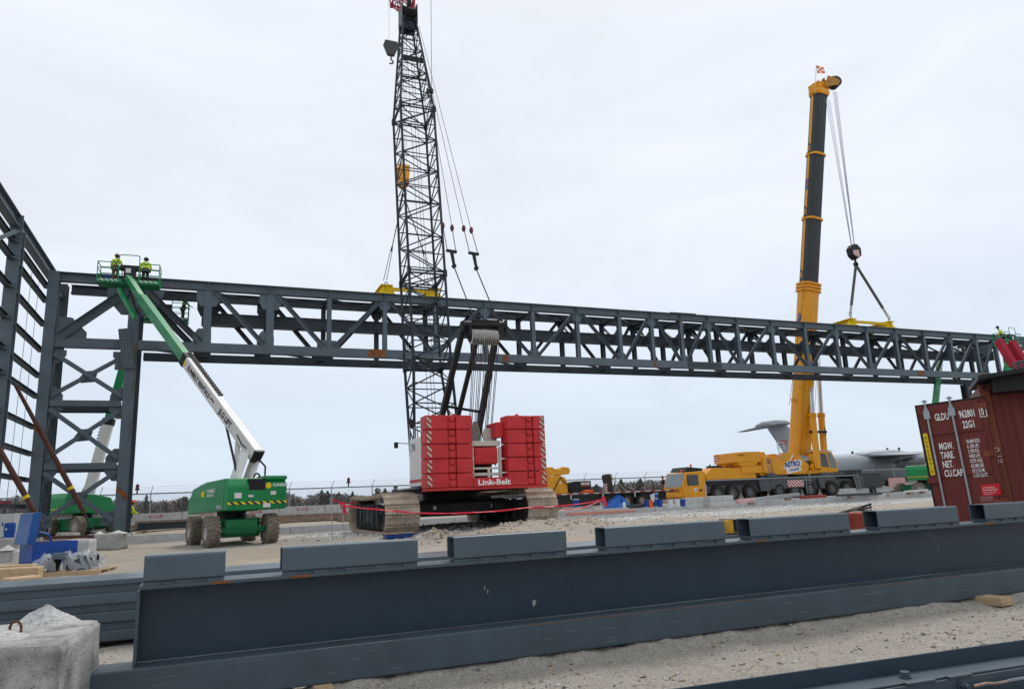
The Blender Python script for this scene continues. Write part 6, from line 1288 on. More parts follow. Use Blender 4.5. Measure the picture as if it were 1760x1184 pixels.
# jersey barriers
prof=[(-.3,0),(.3,0),(.3,.08),(.13,.36),(.08,.9),(-.08,.9),(-.13,.36),(-.3,.08)]
jr=None; REDT=mat('red_stencil',(.48,.1,.13),.7,0,.3,20); nb=0
WBAR=9.0
for i in range(30):
    x=-16+i*3.08; wq=WBAR if x<32 else 11.0
    if 32<=x<35.5: continue
    p=T.w(x,wq); z=gh(p[0],p[1])-.02; z=max(z,.68) if x<30 else z
    if jr is None:
        jr=root('jersey_barrier',(0,0,0),0,'concrete barrier','barrier','concrete barriers along the airfield fence')
        mb=MB(); mb.add([(xe,y,zz) for xe in (0,3.02) for y,zz in prof],[tuple(range(8))[::-1],tuple(range(8,16))]+[(q,(q+1)%8,8+(q+1)%8,8+q) for q in range(8)]); mb.build('barrier_body',CONCL,jr,bevel=.02)
        text(jr,'S·U·R',REDT,(1.1,-.115,.60),(1,0,0),(0,.09,1),.18,wscale=1.4,name='stencil_letters',bold=.03)
        b=jr
    else: b=copy_tree(jr)
    b.location=(p[0],p[1],z); b.rotation_euler=(0,0,YAW); b['label']='pale concrete barrier stencilled in red, standing in the row before the fence'; nb+=1
fz=lambda x:(lambda p:gh(p[0],p[1]))(T.w(x,11.6))
fc=froot('chain_link_fence',T,'long chain-link fence with barbed wire arms along the airfield behind the site','fence')
fc.location.z=0
def fencemat():
    m=bpy.data.materials.new('chain_link'); m.use_nodes=True; t=m.node_tree; N=t.nodes.new; L=t.links.new; b=t.nodes['Principled BSDF']; b.inputs['Base Color'].default_value=(.22,.23,.24,1); b.inputs['Roughness'].default_value=.5
    tc=N('ShaderNodeTexCoord'); sp=N('ShaderNodeSeparateXYZ'); L(tc.outputs['Object'],sp.inputs[0]); res=[]
    for s_ in (1,-1):
        a=N('ShaderNodeMath'); a.operation='MULTIPLY_ADD'; a.inputs[1].default_value=s_; L(sp.outputs[0],a.inputs[0]); L(sp.outputs[2],a.inputs[2])
        d=N('ShaderNodeMath'); d.operation='MULTIPLY'; d.inputs[1].default_value=14; L(a.outputs[0],d.inputs[0])
        f=N('ShaderNodeMath'); f.operation='FRACT'; L(d.outputs[0],f.inputs[0]); g=N('ShaderNodeMath'); g.operation='LESS_THAN'; g.inputs[1].default_value=.09; L(f.outputs[0],g.inputs[0]); res.append(g)
    mx=N('ShaderNodeMath'); mx.operation='MAXIMUM'; L(res[0].outputs[0],mx.inputs[0]); L(res[1].outputs[0],mx.inputs[1]); L(mx.outputs[0],b.inputs['Alpha']); return m
x=-21.; xs_=[]
while x<100: xs_.append(x); x+=3.05
ZF=.78
for x in xs_:
    mb=MB(); mb.tube((x,11.6,.3),(x,11.6,ZF+2.25),.036,n=8); mb.tube((x,11.6,ZF+2.25),(x+.14,11.35,ZF+2.68),.022,n=6); mb.build('post',GALV,fc)
mb=MB(); mb.tube((xs_[0],11.56,ZF+2.13),(xs_[-1],11.56,ZF+2.13),.03); mb.tube((xs_[0],11.56,ZF+2.18),(xs_[-1],11.56,ZF+2.18),.018); mb.build('top_rail',GALV,fc)
for k in range(3): MB().tube((xs_[0],11.54-.08*k,ZF+2.32+.14*k),(xs_[-1],11.54-.08*k,ZF+2.32+.14*k),.008,n=4).build('barbed_wire',GALV,fc)
mb=MB(); mb.add([(xs_[0],11.56,ZF-.1),(xs_[-1],11.56,ZF-.1),(xs_[-1],11.56,ZF+2.12),(xs_[0],11.56,ZF+2.12)],[(0,1,2,3)]); mb.build('mesh_panel',fencemat(),fc)
for k,(px,py) in enumerate(((236,838),(599,826))):
    q=T.at(px,py+3,11.5); w_=T.w(*q); o=root('warning_lamp',tuple(w_),0,('small dark red lamp on the fence rail, left one near the tower','small dark red lamp on the fence rail beside the crawler crane')[k],'lamp')
    mb=MB(); mb.lathe((0,0,-.05),(0,0,1),[(0,0),(0,.14),(.1,.16),(.12,.1),(.32,.12),(.42,.05),(.44,0)],14); mb.build('lens',mat('lamp_red',(.12,.02,.02),.3,0,.1,5),o); mb=MB(); mb.tube((0,0,-.3),(0,0,-.05),.05); mb.build('bracket',BLACK,o)
# timber mats and beams in front of the barriers
tn=0
MATL=[('weathered timber mat lying before the barriers, %s')]
for px,py,Y,L_ in ((300,902,46.5,5.2),(345,897,47.5,5.5),(455,897,48.5,4.5),(505,893,49.5,4.5),(560,889,50,4.),(620,893,50,3.)):
    p=P(px,py,Y); z=max(gh(p[0],p[1]),.45); where=['nearest the left tower','right of the tower column','under the lift at centre','right of the green lift','middle one right of the lift','by the crane track'][tn]
    o=root('timber_mat',(p[0],p[1],z),YAW,'weathered timber mat lying before the barriers, '+where,'timber mat','timber mats before the barriers')
    for j in range(3): MB().b2((-L_/2,-.5+j*.33,0),(L_/2,-.2+j*.33,.28)).build('beam',WOODG,o,bevel=.01)
    mb=MB(); mb.b2((-L_/2+.4,-.3,.281),(L_/2-.3,-.05,.46)); mb.build('top_beam',WOODG,o,bevel=.01); tn+=1
p=P(305,905,45.5); o=root('dark_steel_beam',(p[0],p[1],gh(p[0],p[1])+.05),YAW,'dark steel beam lying on the ground right of the left tower','steel beam'); MB().ibeam((-2.2,0,.2),(3.5,0,.2),.4,.3).build('beam',STEELD,o)
for j in (-1.8,3.0): MB().b2((j-.1,-.4,-.12),(j+.1,.4,-.002)).build('bearer',WOODG,o)
# ------------------------------------------------------------------ flatbed trailer and its cargo
FT=Fr(P(1085,872,57)[:2],YAW); gt=gh(*FT.o[:2])-.02
fl=root('flatbed_trailer',(FT.o[0],FT.o[1],gt),YAW,'long black flatbed trailer with red and white reflector edge behind the crawler crane','trailer')
x0=FT.xz(905,850)[0]; x1=FT.xz(1162,845)[0]; zd=FT.xz(1050,845)[1]-gt
mb=MB(); mb.b2((x0,0,zd-.16),(x1,2.5,zd)); mb.b2((x0+.5,.5,zd-.75),(x1-.6,.65,zd-.17)); mb.b2((x0+.5,1.9,zd-.75),(x1-.6,2.05,zd-.17)); mb.b2((x0+1,.08,zd-.95),(x0+6,.4,zd-.17)); mb.b2((x0+6.5,.3,.3),(x0+7.3,.6,zd-.2)); mb.build('deck_frame',BLACK,fl)
mb=MB(); mb.b2((x0,-.02,zd-.08),(x1,-.003,zd-.01)); mb.build('reflector_tape',HAZTR,fl)
for dx_ in (-.25,1.1):
    for yy in (.2,.55,1.95,2.3): wheel(fl,(dx_,yy,.5),(0,1,0),.5,.28,RUB,mat('rim_bronze',(.3,.24,.18),.4,.5,.2,9))
for xx in (x0+1.2,x0+3.5,x0+6.2,x0+9): MB().b2((xx,-.03,zd-.45),(xx+.12,.02,zd-.05)).build('winch_ratchet',GALV,fl)
def on(x_px,wq=1.2):  # x on the deck for a photo column
    return FT.xz(x_px,845,wq)[0]
def cargo(name,px,wq,label,cat):
    x=on(px,wq); p=FT.w(x,wq); return root(name,(p[0],p[1],gt+zd),YAW,label,cat)
o=cargo('crane_head_part',955,1.2,'yellow crane head part chained on the flatbed trailer','crane part')
s_=57*1.0/1250
mb=MB(); mb.prism([(-1.0,.05),(.78,.05),(.8,.8),(.62,1.2),(.2,1.35),(-1.0,1.3)],(0,0,0),(1,0,0),(0,0,1),1.0); mb.build('cheek_box',YEL,o,bevel=.04)
mb=MB(); mb.prism([(-1.1,1.3),(-.7,1.3),(-.2,1.38),(.3,1.36),(.6,1.42),(1.05,1.45),(1.15,1.75),(1.0,1.95),(.5,2.0),(.3,1.85),(-.1,1.85),(-.35,2.0),(-.8,2.0),(-1.1,1.7)],(0,0,0),(1,0,0),(0,0,1),.8); mb.build('sheave_arms',YEL,o,bevel=.05)
mb=MB(); mb.lathe((.18,-.51,.82),(0,1,0),[(0,0),(0,.09),(.02,.09),(.02,0)],14); mb.build('pin_hole',WTXT,o)
for a,b in (((.2,-.55,1.2),(-.6,-.6,.0)),((.2,-.55,1.2),(.95,-.6,.4))): MB().tube(a,b,.03).build('chain',KTXT,o)
MB().b2((-1.6,-.6,0),(.9,.6,.05)).build('skid',YEL,o)
o=cargo('job_box',994,1.2,'black job site box with small white and red lettering on the trailer','tool box')
mb=MB(); mb.prism([(-.95,.1),(.9,.1),(.9,.9),(-.5,.9),(-.95,.78)],(0,0,0),(1,0,0),(0,0,1),.9); mb.build('chest',BLACK,o,bevel=.02); mb=MB(); mb.b2((-.9,-.4,0),(-.7,.4,.1)); mb.b2((.7,-.4,0),(.9,.4,.1)); mb.build('feet',BLACK,o)
text(o,'RIDGID',WTXT,(.02,-.455,.62),(1,0,0),(0,0,1),.17,name='lettering',bold=.04); mb=MB(); mb.b2((.05,-.458,.52),(.72,-.452,.56)); mb.build('red_underline',ORANGE,o)
o=cargo('orange_chock',1010,.4,'orange wheel chock block on the trailer deck edge','chock'); mb=MB(); mb.prism([(-.45,0),(.45,0),(.4,.2),(-.35,.18)],(0,0,0),(1,0,0),(0,0,1),.3); mb.build('chock_body',ORANGE,o,bevel=.02); MB().b2((-.2,-.05,.19),(.2,.05,.24)).build('grip',ORANGE,o)
o=cargo('strapped_hook_block',1045,1.2,'dark crane hook block standing strapped on the trailer with tan straps','hook block')
mb=MB(); mb.prism([(-.3,.0),(.35,.0),(.3,1.2),(.4,1.3),(.1,1.38),(-.25,1.35),(-.38,1.2),(-.25,.6)],(0,0,0),(1,0,0),(0,0,1),.5); mb.build('block_body',mat('block_dark',(.05,.04,.035),.7,0,.4,9),o,bevel=.05)
mb=MB(); mb.b2((-.45,-.28,.02),(-.2,-.255,.65)); mb.build('hazard_plate',HAZRW2,o)
for a,b in (((.1,-.3,1.3),(.55,-.9,0)),((.1,-.3,1.3),(1.1,-.9,0)),((-.2,-.3,.6),(-1.0,-.9,0))): MB().tube(a,b,.03).build('strap',mat('strap_tan',(.4,.31,.22),.9),o)
# ------------------------------------------------------------------ small things near the foundation wall (right of the crane)
def bucket(px,py,Y,m,label,r=.16,h=.38,lid=None):
    p=P(px,py,Y); o=root('bucket',(p[0],p[1],p[2]),0,label,'bucket','paint buckets by the foundation wall')
    mb=MB(); mb.lathe((0,0,0),(0,0,1),[(0,0),(0,r*.86),(h*.8,r),(h*.82,r*1.08),(h,r*1.1),(h,0)],16); mb.build('pail',m,o)
    if lid: mb=MB(); mb.lathe((0,0,h),(0,0,1),[(0,0),(0,r*1.12),(.04,r*1.12),(.04,0)],16); mb.build('lid',lid,o)
    return o
YW=44
for i,(px,py,m,lb,ld) in enumerate(((1112,871,BLUE,'tall blue bucket, left of the red one',None),(1119,872,ORANGE,'red-orange bucket between the blue buckets',None),(1127,870,BLUE,'blue bucket with white lid right of the red one',WHITE),(1135,871,BLUE,'blue bucket at the right of the paint bucket cluster',None),(1127,861,BLUE,'blue and white bucket stacked on top of another',WHITE),(1123,862,WHITE,'white bucket tipped on the cluster top',None),(991,871,BLUE,'blue bucket standing before the trailer by the tape',WHITE),(1153,871,WHITE,'grey-white bucket left of the concrete blocks',None),(1165,870,WHITE,'white bucket beside the dark blue bin',None),(1174,870,BLUE,'blue bucket next to the stacked concrete blocks',None))):
    bucket(px,py,YW,m,lb,.16,.42,ld)
p=P(1061,873,44.5); o=root('blue_tarp',(p[0],p[1],p[2]),0,'crumpled bright blue tarp heaped before the trailer wheels','tarp')
mb=MB(); rr=np.random.RandomState(4); n=24; rings=8; vs=[(.1,0,.62)]
for i in range(1,rings+1):
    t=i/rings
    for k in range(n):
        a=2*math.pi*k/n; q=(1+.2*math.sin(3*a+1)+.12*math.sin(5*a)); vs.append((q*t*.85*math.cos(a)+.1*(1-t),q*t*.5*math.sin(a),max(.62*(1-t)**.8*(1+.35*math.sin(4*a+t*5)),0)+.04*rr.rand()))
fs=[(0,1+k,1+(k+1)%n) for k in range(n)]+[(1+i*n+k,1+(i+1)*n+k,1+(i+1)*n+(k+1)%n,1+i*n+(k+1)%n) for i in range(rings-1) for k in range(n)]
mb.add(vs,fs); mb.build('sheet',BLUET,o); MB().lathe((.35,-.5,.0),(0,0,1),[(0,0),(0,.12),(.3,.08),(.34,.0)],12).build('white_jug',WHITE,o)
p=P(1032,879,42); o=root('pink_plank_stack',(p[0],p[1],p[2]-.12),YAW,'long flat stack of pink-red boards lying on the foundation wall','boards')
mb=MB(); mb.b2((-2.1,-.2,0),(2.2,.2,.12)); mb.build('boards',mat('pinkish_board',(.5,.2,.16),.8,0,.25,6),o,bevel=.01); MB().b2((-2.0,-.1,.121),(1.2,.12,.16)).build('top_board',mat('pale_board',(.5,.32,.26),.8),o)
p=P(1093,873,44); o=root('hose_pile',(p[0],p[1],p[2]-.02),0,'dark heap of hoses and tools left of the bucket cluster','hoses')
for k in range(6):
    rq=random.Random(k); a0=rq.random()*6; MB().path([V((rq.uniform(-.5,.5)+.35*math.cos(a0+t),.2*math.sin(a0+t)+.05*k,.05+.06*k*.6)) for t in np.linspace(0,5,10)],.03).build('hose',mat('hose_dark',(.04,.05,.045),.7),o)
# concrete blocks by the buckets
for k,(pa,pb,py,lb,hh) in enumerate(((1180,1222,872,'pale concrete block pair left of its neighbour beside the blue bucket',.62),(1222,1268,869,'pale concrete block under the yellow crane front wheels',.62),(1452,1478,850,'white concrete barrier piece before the crane rear wheels',.5))):
    Yq=45 if k<2 else 56
    a=P(pa,py,Yq); b=P(pb,py,Yq+.35*(pb-pa)/28); o=root('concrete_slab_stack',(a[0],a[1],a[2]-.05),YAW,lb,'concrete block'); L_=math.hypot(b[0]-a[0],b[1]-a[1])
    MB().b2((0,0,0),(L_-.03,.6,hh*.5)).build('lower_block',CONCL,o,bevel=.02); MB().b2((.05,.05,hh*.52),(L_-.1,.5,hh)).build('upper_block',CONCL,o,bevel=.02)
def beam_on_ground(name,p1,p2,Y1,Y2,hh,m,label,endm=None,dz=0):
    a=V(P(*p1,Y1)); b=V(P(*p2,Y2)); o=root(name,tuple(a),0,label,'steel beam'); d=b-a
    MB().bar((0,0,hh/2+dz),d+V((0,0,hh/2+dz)),.25,hh).build('beam',m,o)
    if endm: MB().bar(V((0,0,hh/2+dz))-d.normalized()*.02,d*.25+V((0,0,hh/2+dz)),.262,hh+.012).build('striped_end',endm,o)
    for t in (.2,.8): MB().box(d*t+V((0,0,-.1+dz)),(.3,.5,.2)).build('bearer',WOODG,o)
    return o
beam_on_ground('striped_beam',(1268,865),(1372,852),46,52,.22,GALV,'grey beam with red and white striped end lying before the yellow crane wheels',HAZRW2)
beam_on_ground('outrigger_beam',(1440,853),(1540,848),54,58,.16,STEELD,'flat dark grey beam lying before the rear of the yellow crane')
beam_on_ground('white_pipe',(1556,846),(1592,843),56,58,.12,WHITE,'thin white pipe on the ground left of the container door')
p=P(1397,856,50); o=root('red_cribbing',(p[0],p[1],p[2]),YAW,'low stack of rusty red cribbing bars before the crane middle wheels','cribbing')
for k in range(3): MB().b2((-.9,-.3+.22*k,0),(.95,-.12+.22*k,.2)).build('bar',mat('rust_red',(.28,.05,.035),.8,0,.3,6),o,bevel=.01)
# dark rods on the girder stack, orange timber seen between the tubes
p=P(1462,876,13.5); o=root('rod_bundle',(p[0],p[1],p[2]-.05),YAW,'dark bent rods lying behind the foreground tubes near the container','rods')
for k in range(5):
    rq=random.Random(40+k); MB().path([V((-.35+rq.uniform(-.1,.1),rq.uniform(-.1,.1),.0)),V((0,rq.uniform(-.1,.1),.04)),V((.45,rq.uniform(-.1,.1),.02+.03*k)),V((.5,0,.05+.02*k))],.012).build('rod',BLACK,o)
MB().b2((-.5,-.25,-.1),(.7,.25,-.03)).build('board',WOODG,o)
p=P(1467,889,13.2); o=root('red_crate',(p[0],p[1],p[2]-.28),YAW,'brick-red steel crate seen in the gap between the foreground tubes','crate'); MB().b2((-.12,-.3,0),(.5,.3,.36)).build('crate_body',mat('brick_red',(.25,.045,.025),.7,0,.2,9),o,bevel=.01)
for zz in (.12,.26): MB().b2((-.125,-.31,zz),(.505,-.301,zz+.03)).build('rib',RED,o)
p=P(1256,900,13.5); o=root('yellow_timber',(p[0],p[1],p[2]-.15),YAW,'yellow-painted timber seen between two foreground tubes','timber'); MB().b2((-.5,-.2,0),(.6,.2,.22)).build('beam',mat('yellow_timber',(.5,.27,.03),.8,0,.3,9),o,bevel=.01); MB().b2((-.1,-.21,.02),(.0,.21,.235)).build('strap',BLACK,o)
p=P(690,917,26.5); o=root('blue_folded_tarp',(p[0],p[1],gh(p[0],p[1])),YAW,'folded dark blue tarp under a mat before the left crane track','tarp'); MB().b2((-.6,-.3,0),(.5,.3,.12)).build('sheet',BLUE,o,bevel=.03); MB().b2((-.65,-.35,.121),(.45,.3,.16)).build('mat',WOODG,o)
# ------------------------------------------------------------------ warning tape round the crane
def tape(name,pts,m,label,wd=.06):
    pts=[V(P(*p)) for p in pts]; o=root(name,tuple(pts[0]),0,label,'tape'); mb=MB(); out=[]
    for a,b in zip(pts,pts[1:]):
        L_=(b-a).length; n=10
        for k in range(n): t=k/n; out.append(a+(b-a)*t-V((0,0,L_*.012*4*t*(1-t))))
    out.append(pts[-1]); vs=[]; rq=np.random.RandomState(len(pts))
    for i,q in enumerate(out):
        tw_=.9+.5*math.sin(i*.9); vs+=[q-pts[0]+V((0,wd/2*math.cos(tw_),wd/2*abs(math.sin(tw_)))),q-pts[0]-V((0,wd/2*math.cos(tw_),wd/2*abs(math.sin(tw_))))]
    mb.add(vs,[(2*k,2*k+1,2*k+3,2*k+2) for k in range(len(out)-1)]); t_=mb.build('ribbon',m,o); s_=t_.modifiers.new('s','SOLIDIFY'); s_.thickness=.003; return o
tape('warning_tape',[(588,868,26.3),(650,875,26),(722,881,26),(800,881,26.3),(905,872,27),(961,869,27.5),(1037,858,30)],TAPE,'red warning tape strung across the front of the crawler crane')
tape('warning_tape',[(568,858,27),(612,864,31.)],TAPE,'short upper strand of red warning tape at the left of the crane track')
tape('pink_tape',[(1037,858,30),(1000,873,30),(962,876,30)],PINK,'pale pink tape strand coming down left from the red knot')
for k,(px,py,Y,lb) in enumerate(((568,858,27,'left leaning thin stake holding the red tape'),(588,868,26.3,'thin stake with hanging red tape end left of the track'),(1037,858,30,'stake with red tape knot before the trailer'))):
    a=V(P(px,py,Y)); g_=V((a.x+.1,a.y,gh(a.x,a.y))); o=root('stake',tuple(g_),0,lb,'stake'); MB().tube((0,0,-.1),a-g_+V((0,0,.06)),.015).build('rod',GALV,o)
    if k: MB().poly3([a-g_+V((-.1,0,.1)),a-g_+V((.08,0,.12)),a-g_+V((.16,0,-.28)),a-g_+V((.02,.02,-.3))],(0,.01,0)).build('tape_knot',TAPE,o)
# ------------------------------------------------------------------ left corner things
def cblock(px0,px1,pyt,pyb,Y,dep,label,yaw=None,zadd=0,m=CONC):
    a=P(px0,pyb,Y); b=P(px1,pyb,Y); t=P((px0+px1)/2,pyt,Y); L_=b[0]-a[0]; c=((a[0]+b[0])/2,Y); z0=a[2]*.5+b[2]*.5
    o=solid_noise_block('concrete_block',[(-L_/2,0),(L_/2,0),(L_/2,dep),(-L_/2,dep)],0,t[2]-z0,m,label,'concrete block','rough concrete blocks at the left',res=5,amp=.02,cham=.03)
    o.location=(c[0],Y,z0); o.rotation_euler=(0,0,yaw if yaw is not None else .15); return o
cblock(74,146,929,966,24.5,.75,'light concrete block directly right of the open blue box',m=CONCL)
cblock(150,204,917,947,28,.8,'grey concrete block before the tower column with snow-white plastic on top')
cblock(-10,25,925,951,26,.8,'grey concrete block at the left edge behind the blue box')
cblock(-12,17,946,972,23,.6,'small pale concrete block at the left edge with a grit heap',m=CONCL)
cblock(100,124,916,926,34,.8,'small far concrete block between the two raking props')
p=P(198,917,28.2); heap('plastic_sheet',(p[0],p[1]+.2,p[2]),.28,.12,WHITE,'white plastic sheet bunched on the tower concrete block, right one','sheet',n=14)
p=P(166,918,28.2); heap('plastic_sheet',(p[0],p[1]+.2,p[2]),.22,.1,WHITE,'white plastic sheet bunched on the tower concrete block, left one','sheet',n=14,seed=3)
p=P(5,946,23); heap('grit_heap',(p[0],p[1]+.2,p[2]),.3,.17,GRIT,'pale grit heap on the small block at the left edge, middle distance','grit heap',n=16,seed=4)
a=V(P(76,928,25.5)); b=V(P(163,925,27)); o=root('rusty_angle_bar',tuple(a),0,'long rusty angle bar lying across the concrete blocks','steel bar'); MB().bar((0,0,.03),b-a+V((0,0,.03)),.12,.02).bar((0,-.06,.08),b-a+V((0,-.06,.08)),.02,.1).build('angle',mat('prop_brown',(.085,.036,.026)),o)
# blue job box
a=P(53,974,21.5); bx=root('blue_job_box',(a[0],a[1],a[2]+.0),math.radians(46),'open blue steel job site box with its lid standing up','tool box')
w_=1.16; d_=1.45; z1=.66
mb=MB(); mb.b2((0,0,.06),(w_,.02,z1)); mb.b2((0,d_-.02,.06),(w_,d_,z1)); mb.b2((0,.02,.06),(.02,d_-.02,z1)); mb.b2((w_-.02,.02,.06),(w_,d_-.02,z1)); mb.b2((.02,.02,.06),(w_-.02,d_-.02,.1)); mb.build('chest',BLUE,bx,bevel=.008)
mb=MB(); mb.b2((.02,-.02,.40),(w_-.02,-.001,.43)); mb.build('seam_strip',BLUE,bx); mb=MB(); mb.b2((.05,-.012,.12),(w_*.97,-.001,.37)); mb.build('front_panel',BLUE,bx,bevel=.005)
MB().b2((.02,.05,0),(w_-.02,.15,.06)).build('skid',BLUE,bx); MB().b2((.02,d_-.15,0),(w_-.02,d_-.05,.06)).build('skid',BLUE,bx)
mb=MB(); mb.hexa([V(p) for p in ((-.16,.0,z1-.04),(.06,.0,z1-.04),(.06,d_,z1-.04),(-.16,d_,z1-.04),(-.06,.0,z1+.84),(.16,.0,z1+.86),(.16,d_,z1+.86),(-.06,d_,z1+.84))]); mb.build('lid',mat('blue_lid',(.012,.085,.30),.35,0,.2,2,dirt=.5,dirtc=(.07,.16,.34)),bx,bevel=.01)
mb=MB(); mb.path([V((.14,.1,z1+.3)),V((.4,.1,z1+.22)),V((.5,.1,z1-.02))],.03); mb.build('lid_stay',BLUE,bx)
mb=MB(); mb.b2((.2,.2,z1-.07),(.9,.8,z1+.01)); mb.build('tool_tray',mat('prop_brown',(.085,.036,.026)),bx)
# left edge: drum, white cabinet, red sign, timbers
p=P(15,925,27.5); o=root('blue_drum',(p[0],p[1],p[2]),0,'dark blue plastic drum at the left edge before the white cabinet','drum'); mb=MB(); mb.lathe((0,0,0),(0,0,1),[(0,0),(0,.17),(.2,.18),(.22,.19),(.5,.19),(.56,.17),(.58,0)],18); mb.build('drum_body',BLUE,o); MB().b2((-.03,-.2,.3),(.03,-.185,.37)).build('label_patch',WHITE,o)
p=P(6,925,31); o=root('white_cabinet',(p[0]-.5,p[1],p[2]+.05),0,'white double-door cabinet at the left picture edge','cabinet'); MB().b2((-.6,0,0),(.85,.6,.95)).build('cabinet_body',mat('cabinet_white',(.5,.52,.52),.5,0,.1,5),o,bevel=.015); MB().b2((.32,-.02,.05),(.82,-.002,.9)).build('door',mat('cabinet_white',(.5,.52,.52)),o,bevel=.01); MB().b2((.4,-.04,.45),(.44,-.02,.6)).build('handle',BLACK,o)
p=P(8,866,40); o=root('red_sign',(p[0],p[1],0),0,'small dark red sign board on a post at the left edge','sign'); MB().b2((-1.5,-.03,p[2]-.25),(.32,.03,p[2]+.18)).build('board',mat('sign_red',(.2,.03,.03),.6,0,.3,12),o); MB().tube((-.0,.06,0),(-.0,.06,p[2]),.04).build('post',BLACK,o); mb=MB(); mb.b2((-1.4,-.035,p[2]-.07),(.25,-.031,p[2]-.05)); mb.build('white_line',WTXT,o)
for k,(px,py,Y,L_,d_,h_,yw,lb) in enumerate(((8,1003,16.5,1.25,.35,.32,.25,'round-edged thick pale timber at the left edge'),(6,987,17.6,1.2,.3,.2,.1,'upper pale timber plank at the left edge'),(45,1003,16,.62,.5,.14,.9,'cut pale timber end pointing to the plastic-wrapped pallet'))):
    p=P(px,py,Y); z=gh(p[0],p[1]); o=root('timber',(p[0],p[1],p[2]),yw,lb,'timber'); q=MB().b2((-L_/2,0,0),(L_/2,d_,h_)).build('timber',WOOD,None,bevel=.03); q.location=o.location; q.rotation_euler=o.rotation_euler
    for kk in ('label','category'): q[kk]=o[kk]
    bpy.data.objects.remove(o)
p=P(50,994,18.5); pl=root('wrapped_pallet',(p[0],p[1],p[2]-.02),.12,'wooden pallet of steel parts loosely wrapped in clear plastic','pallet')
mb=MB(); 
for k in range(5): mb.b2((0,.0+k*.22,.12),(1.62,.16+k*.22,.145))
mb.b2((0,0,0),(1.62,.1,.12)); mb.b2((0,.5,0),(1.62,.6,.12)); mb.b2((0,.95,0),(1.62,1.04,.12)); mb.build('pallet',WOOD,pl)
rq=np.random.RandomState(9)
for k in range(9):
    x=rq.uniform(.15,1.3); mb=MB(); mb.box((x,rq.uniform(.2,.8),.15+rq.uniform(.1,.2)),(rq.uniform(.15,.35),rq.uniform(.15,.35),rq.uniform(.15,.4)),Matrix.Rotation(rq.rand(),3,'Z')); mb.build('steel_part',[STEEL,BLACK,GIRL,STEELD][k%4],pl)
mb=MB(); mb.box((.62,.1,.52),(.3,.2,.14)); mb.build('steel_part',STEEL,pl)
n=16; vs=[];fs=[]
for i in range(n+1):
    for j in range(n+1):
        u,v=i/n,j/n; e=min(u,1-u,v,1-v); vs.append((-.05+1.5*u+.03*rq.randn(),-.08+1.1*v+.03*rq.randn(),.16+.36*min(1,e*6)**.6+.05*rq.randn()))
for i in range(n):
    for j in range(n):
        if rq.rand()<.12: continue
        fs.append((i*(n+1)+j,(i+1)*(n+1)+j,(i+1)*(n+1)+j+1,i*(n+1)+j+1))
mb=MB(); mb.add(vs,fs); mb.build('plastic_wrap',FILM,pl,smooth=True)
# ------------------------------------------------------------------ transport aircraft
AP=P(1330,780,165); ad=math.radians(10)
ac=root('cargo_aircraft',(P(1321,800,165)[0],165,0),ad,'large grey high-wing military cargo aircraft parked beyond the cranes','aircraft')
AF=Fr(ac.location[:2],ad); z0=.9
def ring(c,w_,h_,n=20): return [(c[0],c[1]+w_/2*math.cos(2*math.pi*k/n),c[2]+h_/2*math.sin(2*math.pi*k/n)) for k in range(n)]
def loft(secs,n=20):
    mb=MB(); vs=[]; 
    for c,w_,h_ in secs: vs+=ring(c,w_,h_,n)
    fs=[(i*n+k,i*n+(k+1)%n,(i+1)*n+(k+1)%n,(i+1)*n+k) for i in range(len(secs)-1) for k in range(n)]+[tuple(range(n))[::-1],tuple(range((len(secs)-1)*n,len(secs)*n))]
    mb.add(vs,fs); return mb
loft([((-3,0,5.6),.6,.8),((2,0,5.2),2.4,2.4),((8,0,4.6),4.6,4.4),((14,0,4.3),6.2,6.0),((19,0,4.2),6.8,6.6),((42,0,4.2),6.8,6.6),((46,0,4.0),6.0,6.0),((49,0,3.6),4,4.2),((51,0,3.3),.8,1)]).build('fuselage',PLANEM,ac,smooth=True)
loft([((20,0,6.6),3.0,1.4),((24,0,7.1),5.0,1.9),((31,0,7.2),5.2,1.9),((36,0,6.7),3.4,1.2)]).build('wing_box',PLANEM,ac,smooth=True)
for s_ in (-1,1):
    mb=MB(); r0=[(33,s_*2,7.4),(23.5,s_*2,7.2),(23.5,s_*2,6.7),(33,s_*2,6.5)]; r1=[(18.5,s_*25,6.0),(15,s_*25,6.0),(15,s_*25,5.85),(18.5,s_*25,5.8)]
    mb.add(r0+r1,[(0,1,5,4),(1,2,6,5),(2,3,7,6),(3,0,4,7),(0,1,2,3),(4,5,6,7)]); mb.build('wing',PLANEM,ac,bevel=.05)
    for yy,xx in ((8,30.5),(15,26.5)):
        o=loft([((xx-5,s_*yy,4.6),1.1,1.2),((xx-3.5,s_*yy,4.6),1.9,2.0),((xx-.5,s_*yy,4.6),2.5,2.6),((xx,s_*yy,4.6),2.2,2.3)],14).build('engine',mat('engine_grey',(.14,.14,.15),.4,.3,.2,2),ac,smooth=True); MB().b2((xx-4,s_*yy-.15,5.6),(xx-1,s_*yy+.15,6.5)).build('pylon',PLANEM,ac)
mb=MB(); mb.add([(5,-.45,7.0),(12.2,-.45,7.2),(5.2,-.3,14.6),(.4,-.3,14.4),(5,.45,7.0),(12.2,.45,7.2),(5.2,.3,14.6),(.4,.3,14.4)],[(0,1,2,3),(4,5,6,7),(0,1,5,4),(1,2,6,5),(2,3,7,6),(3,0,4,7)]); mb.build('tail_fin',PLANEM,ac,bevel=.1)
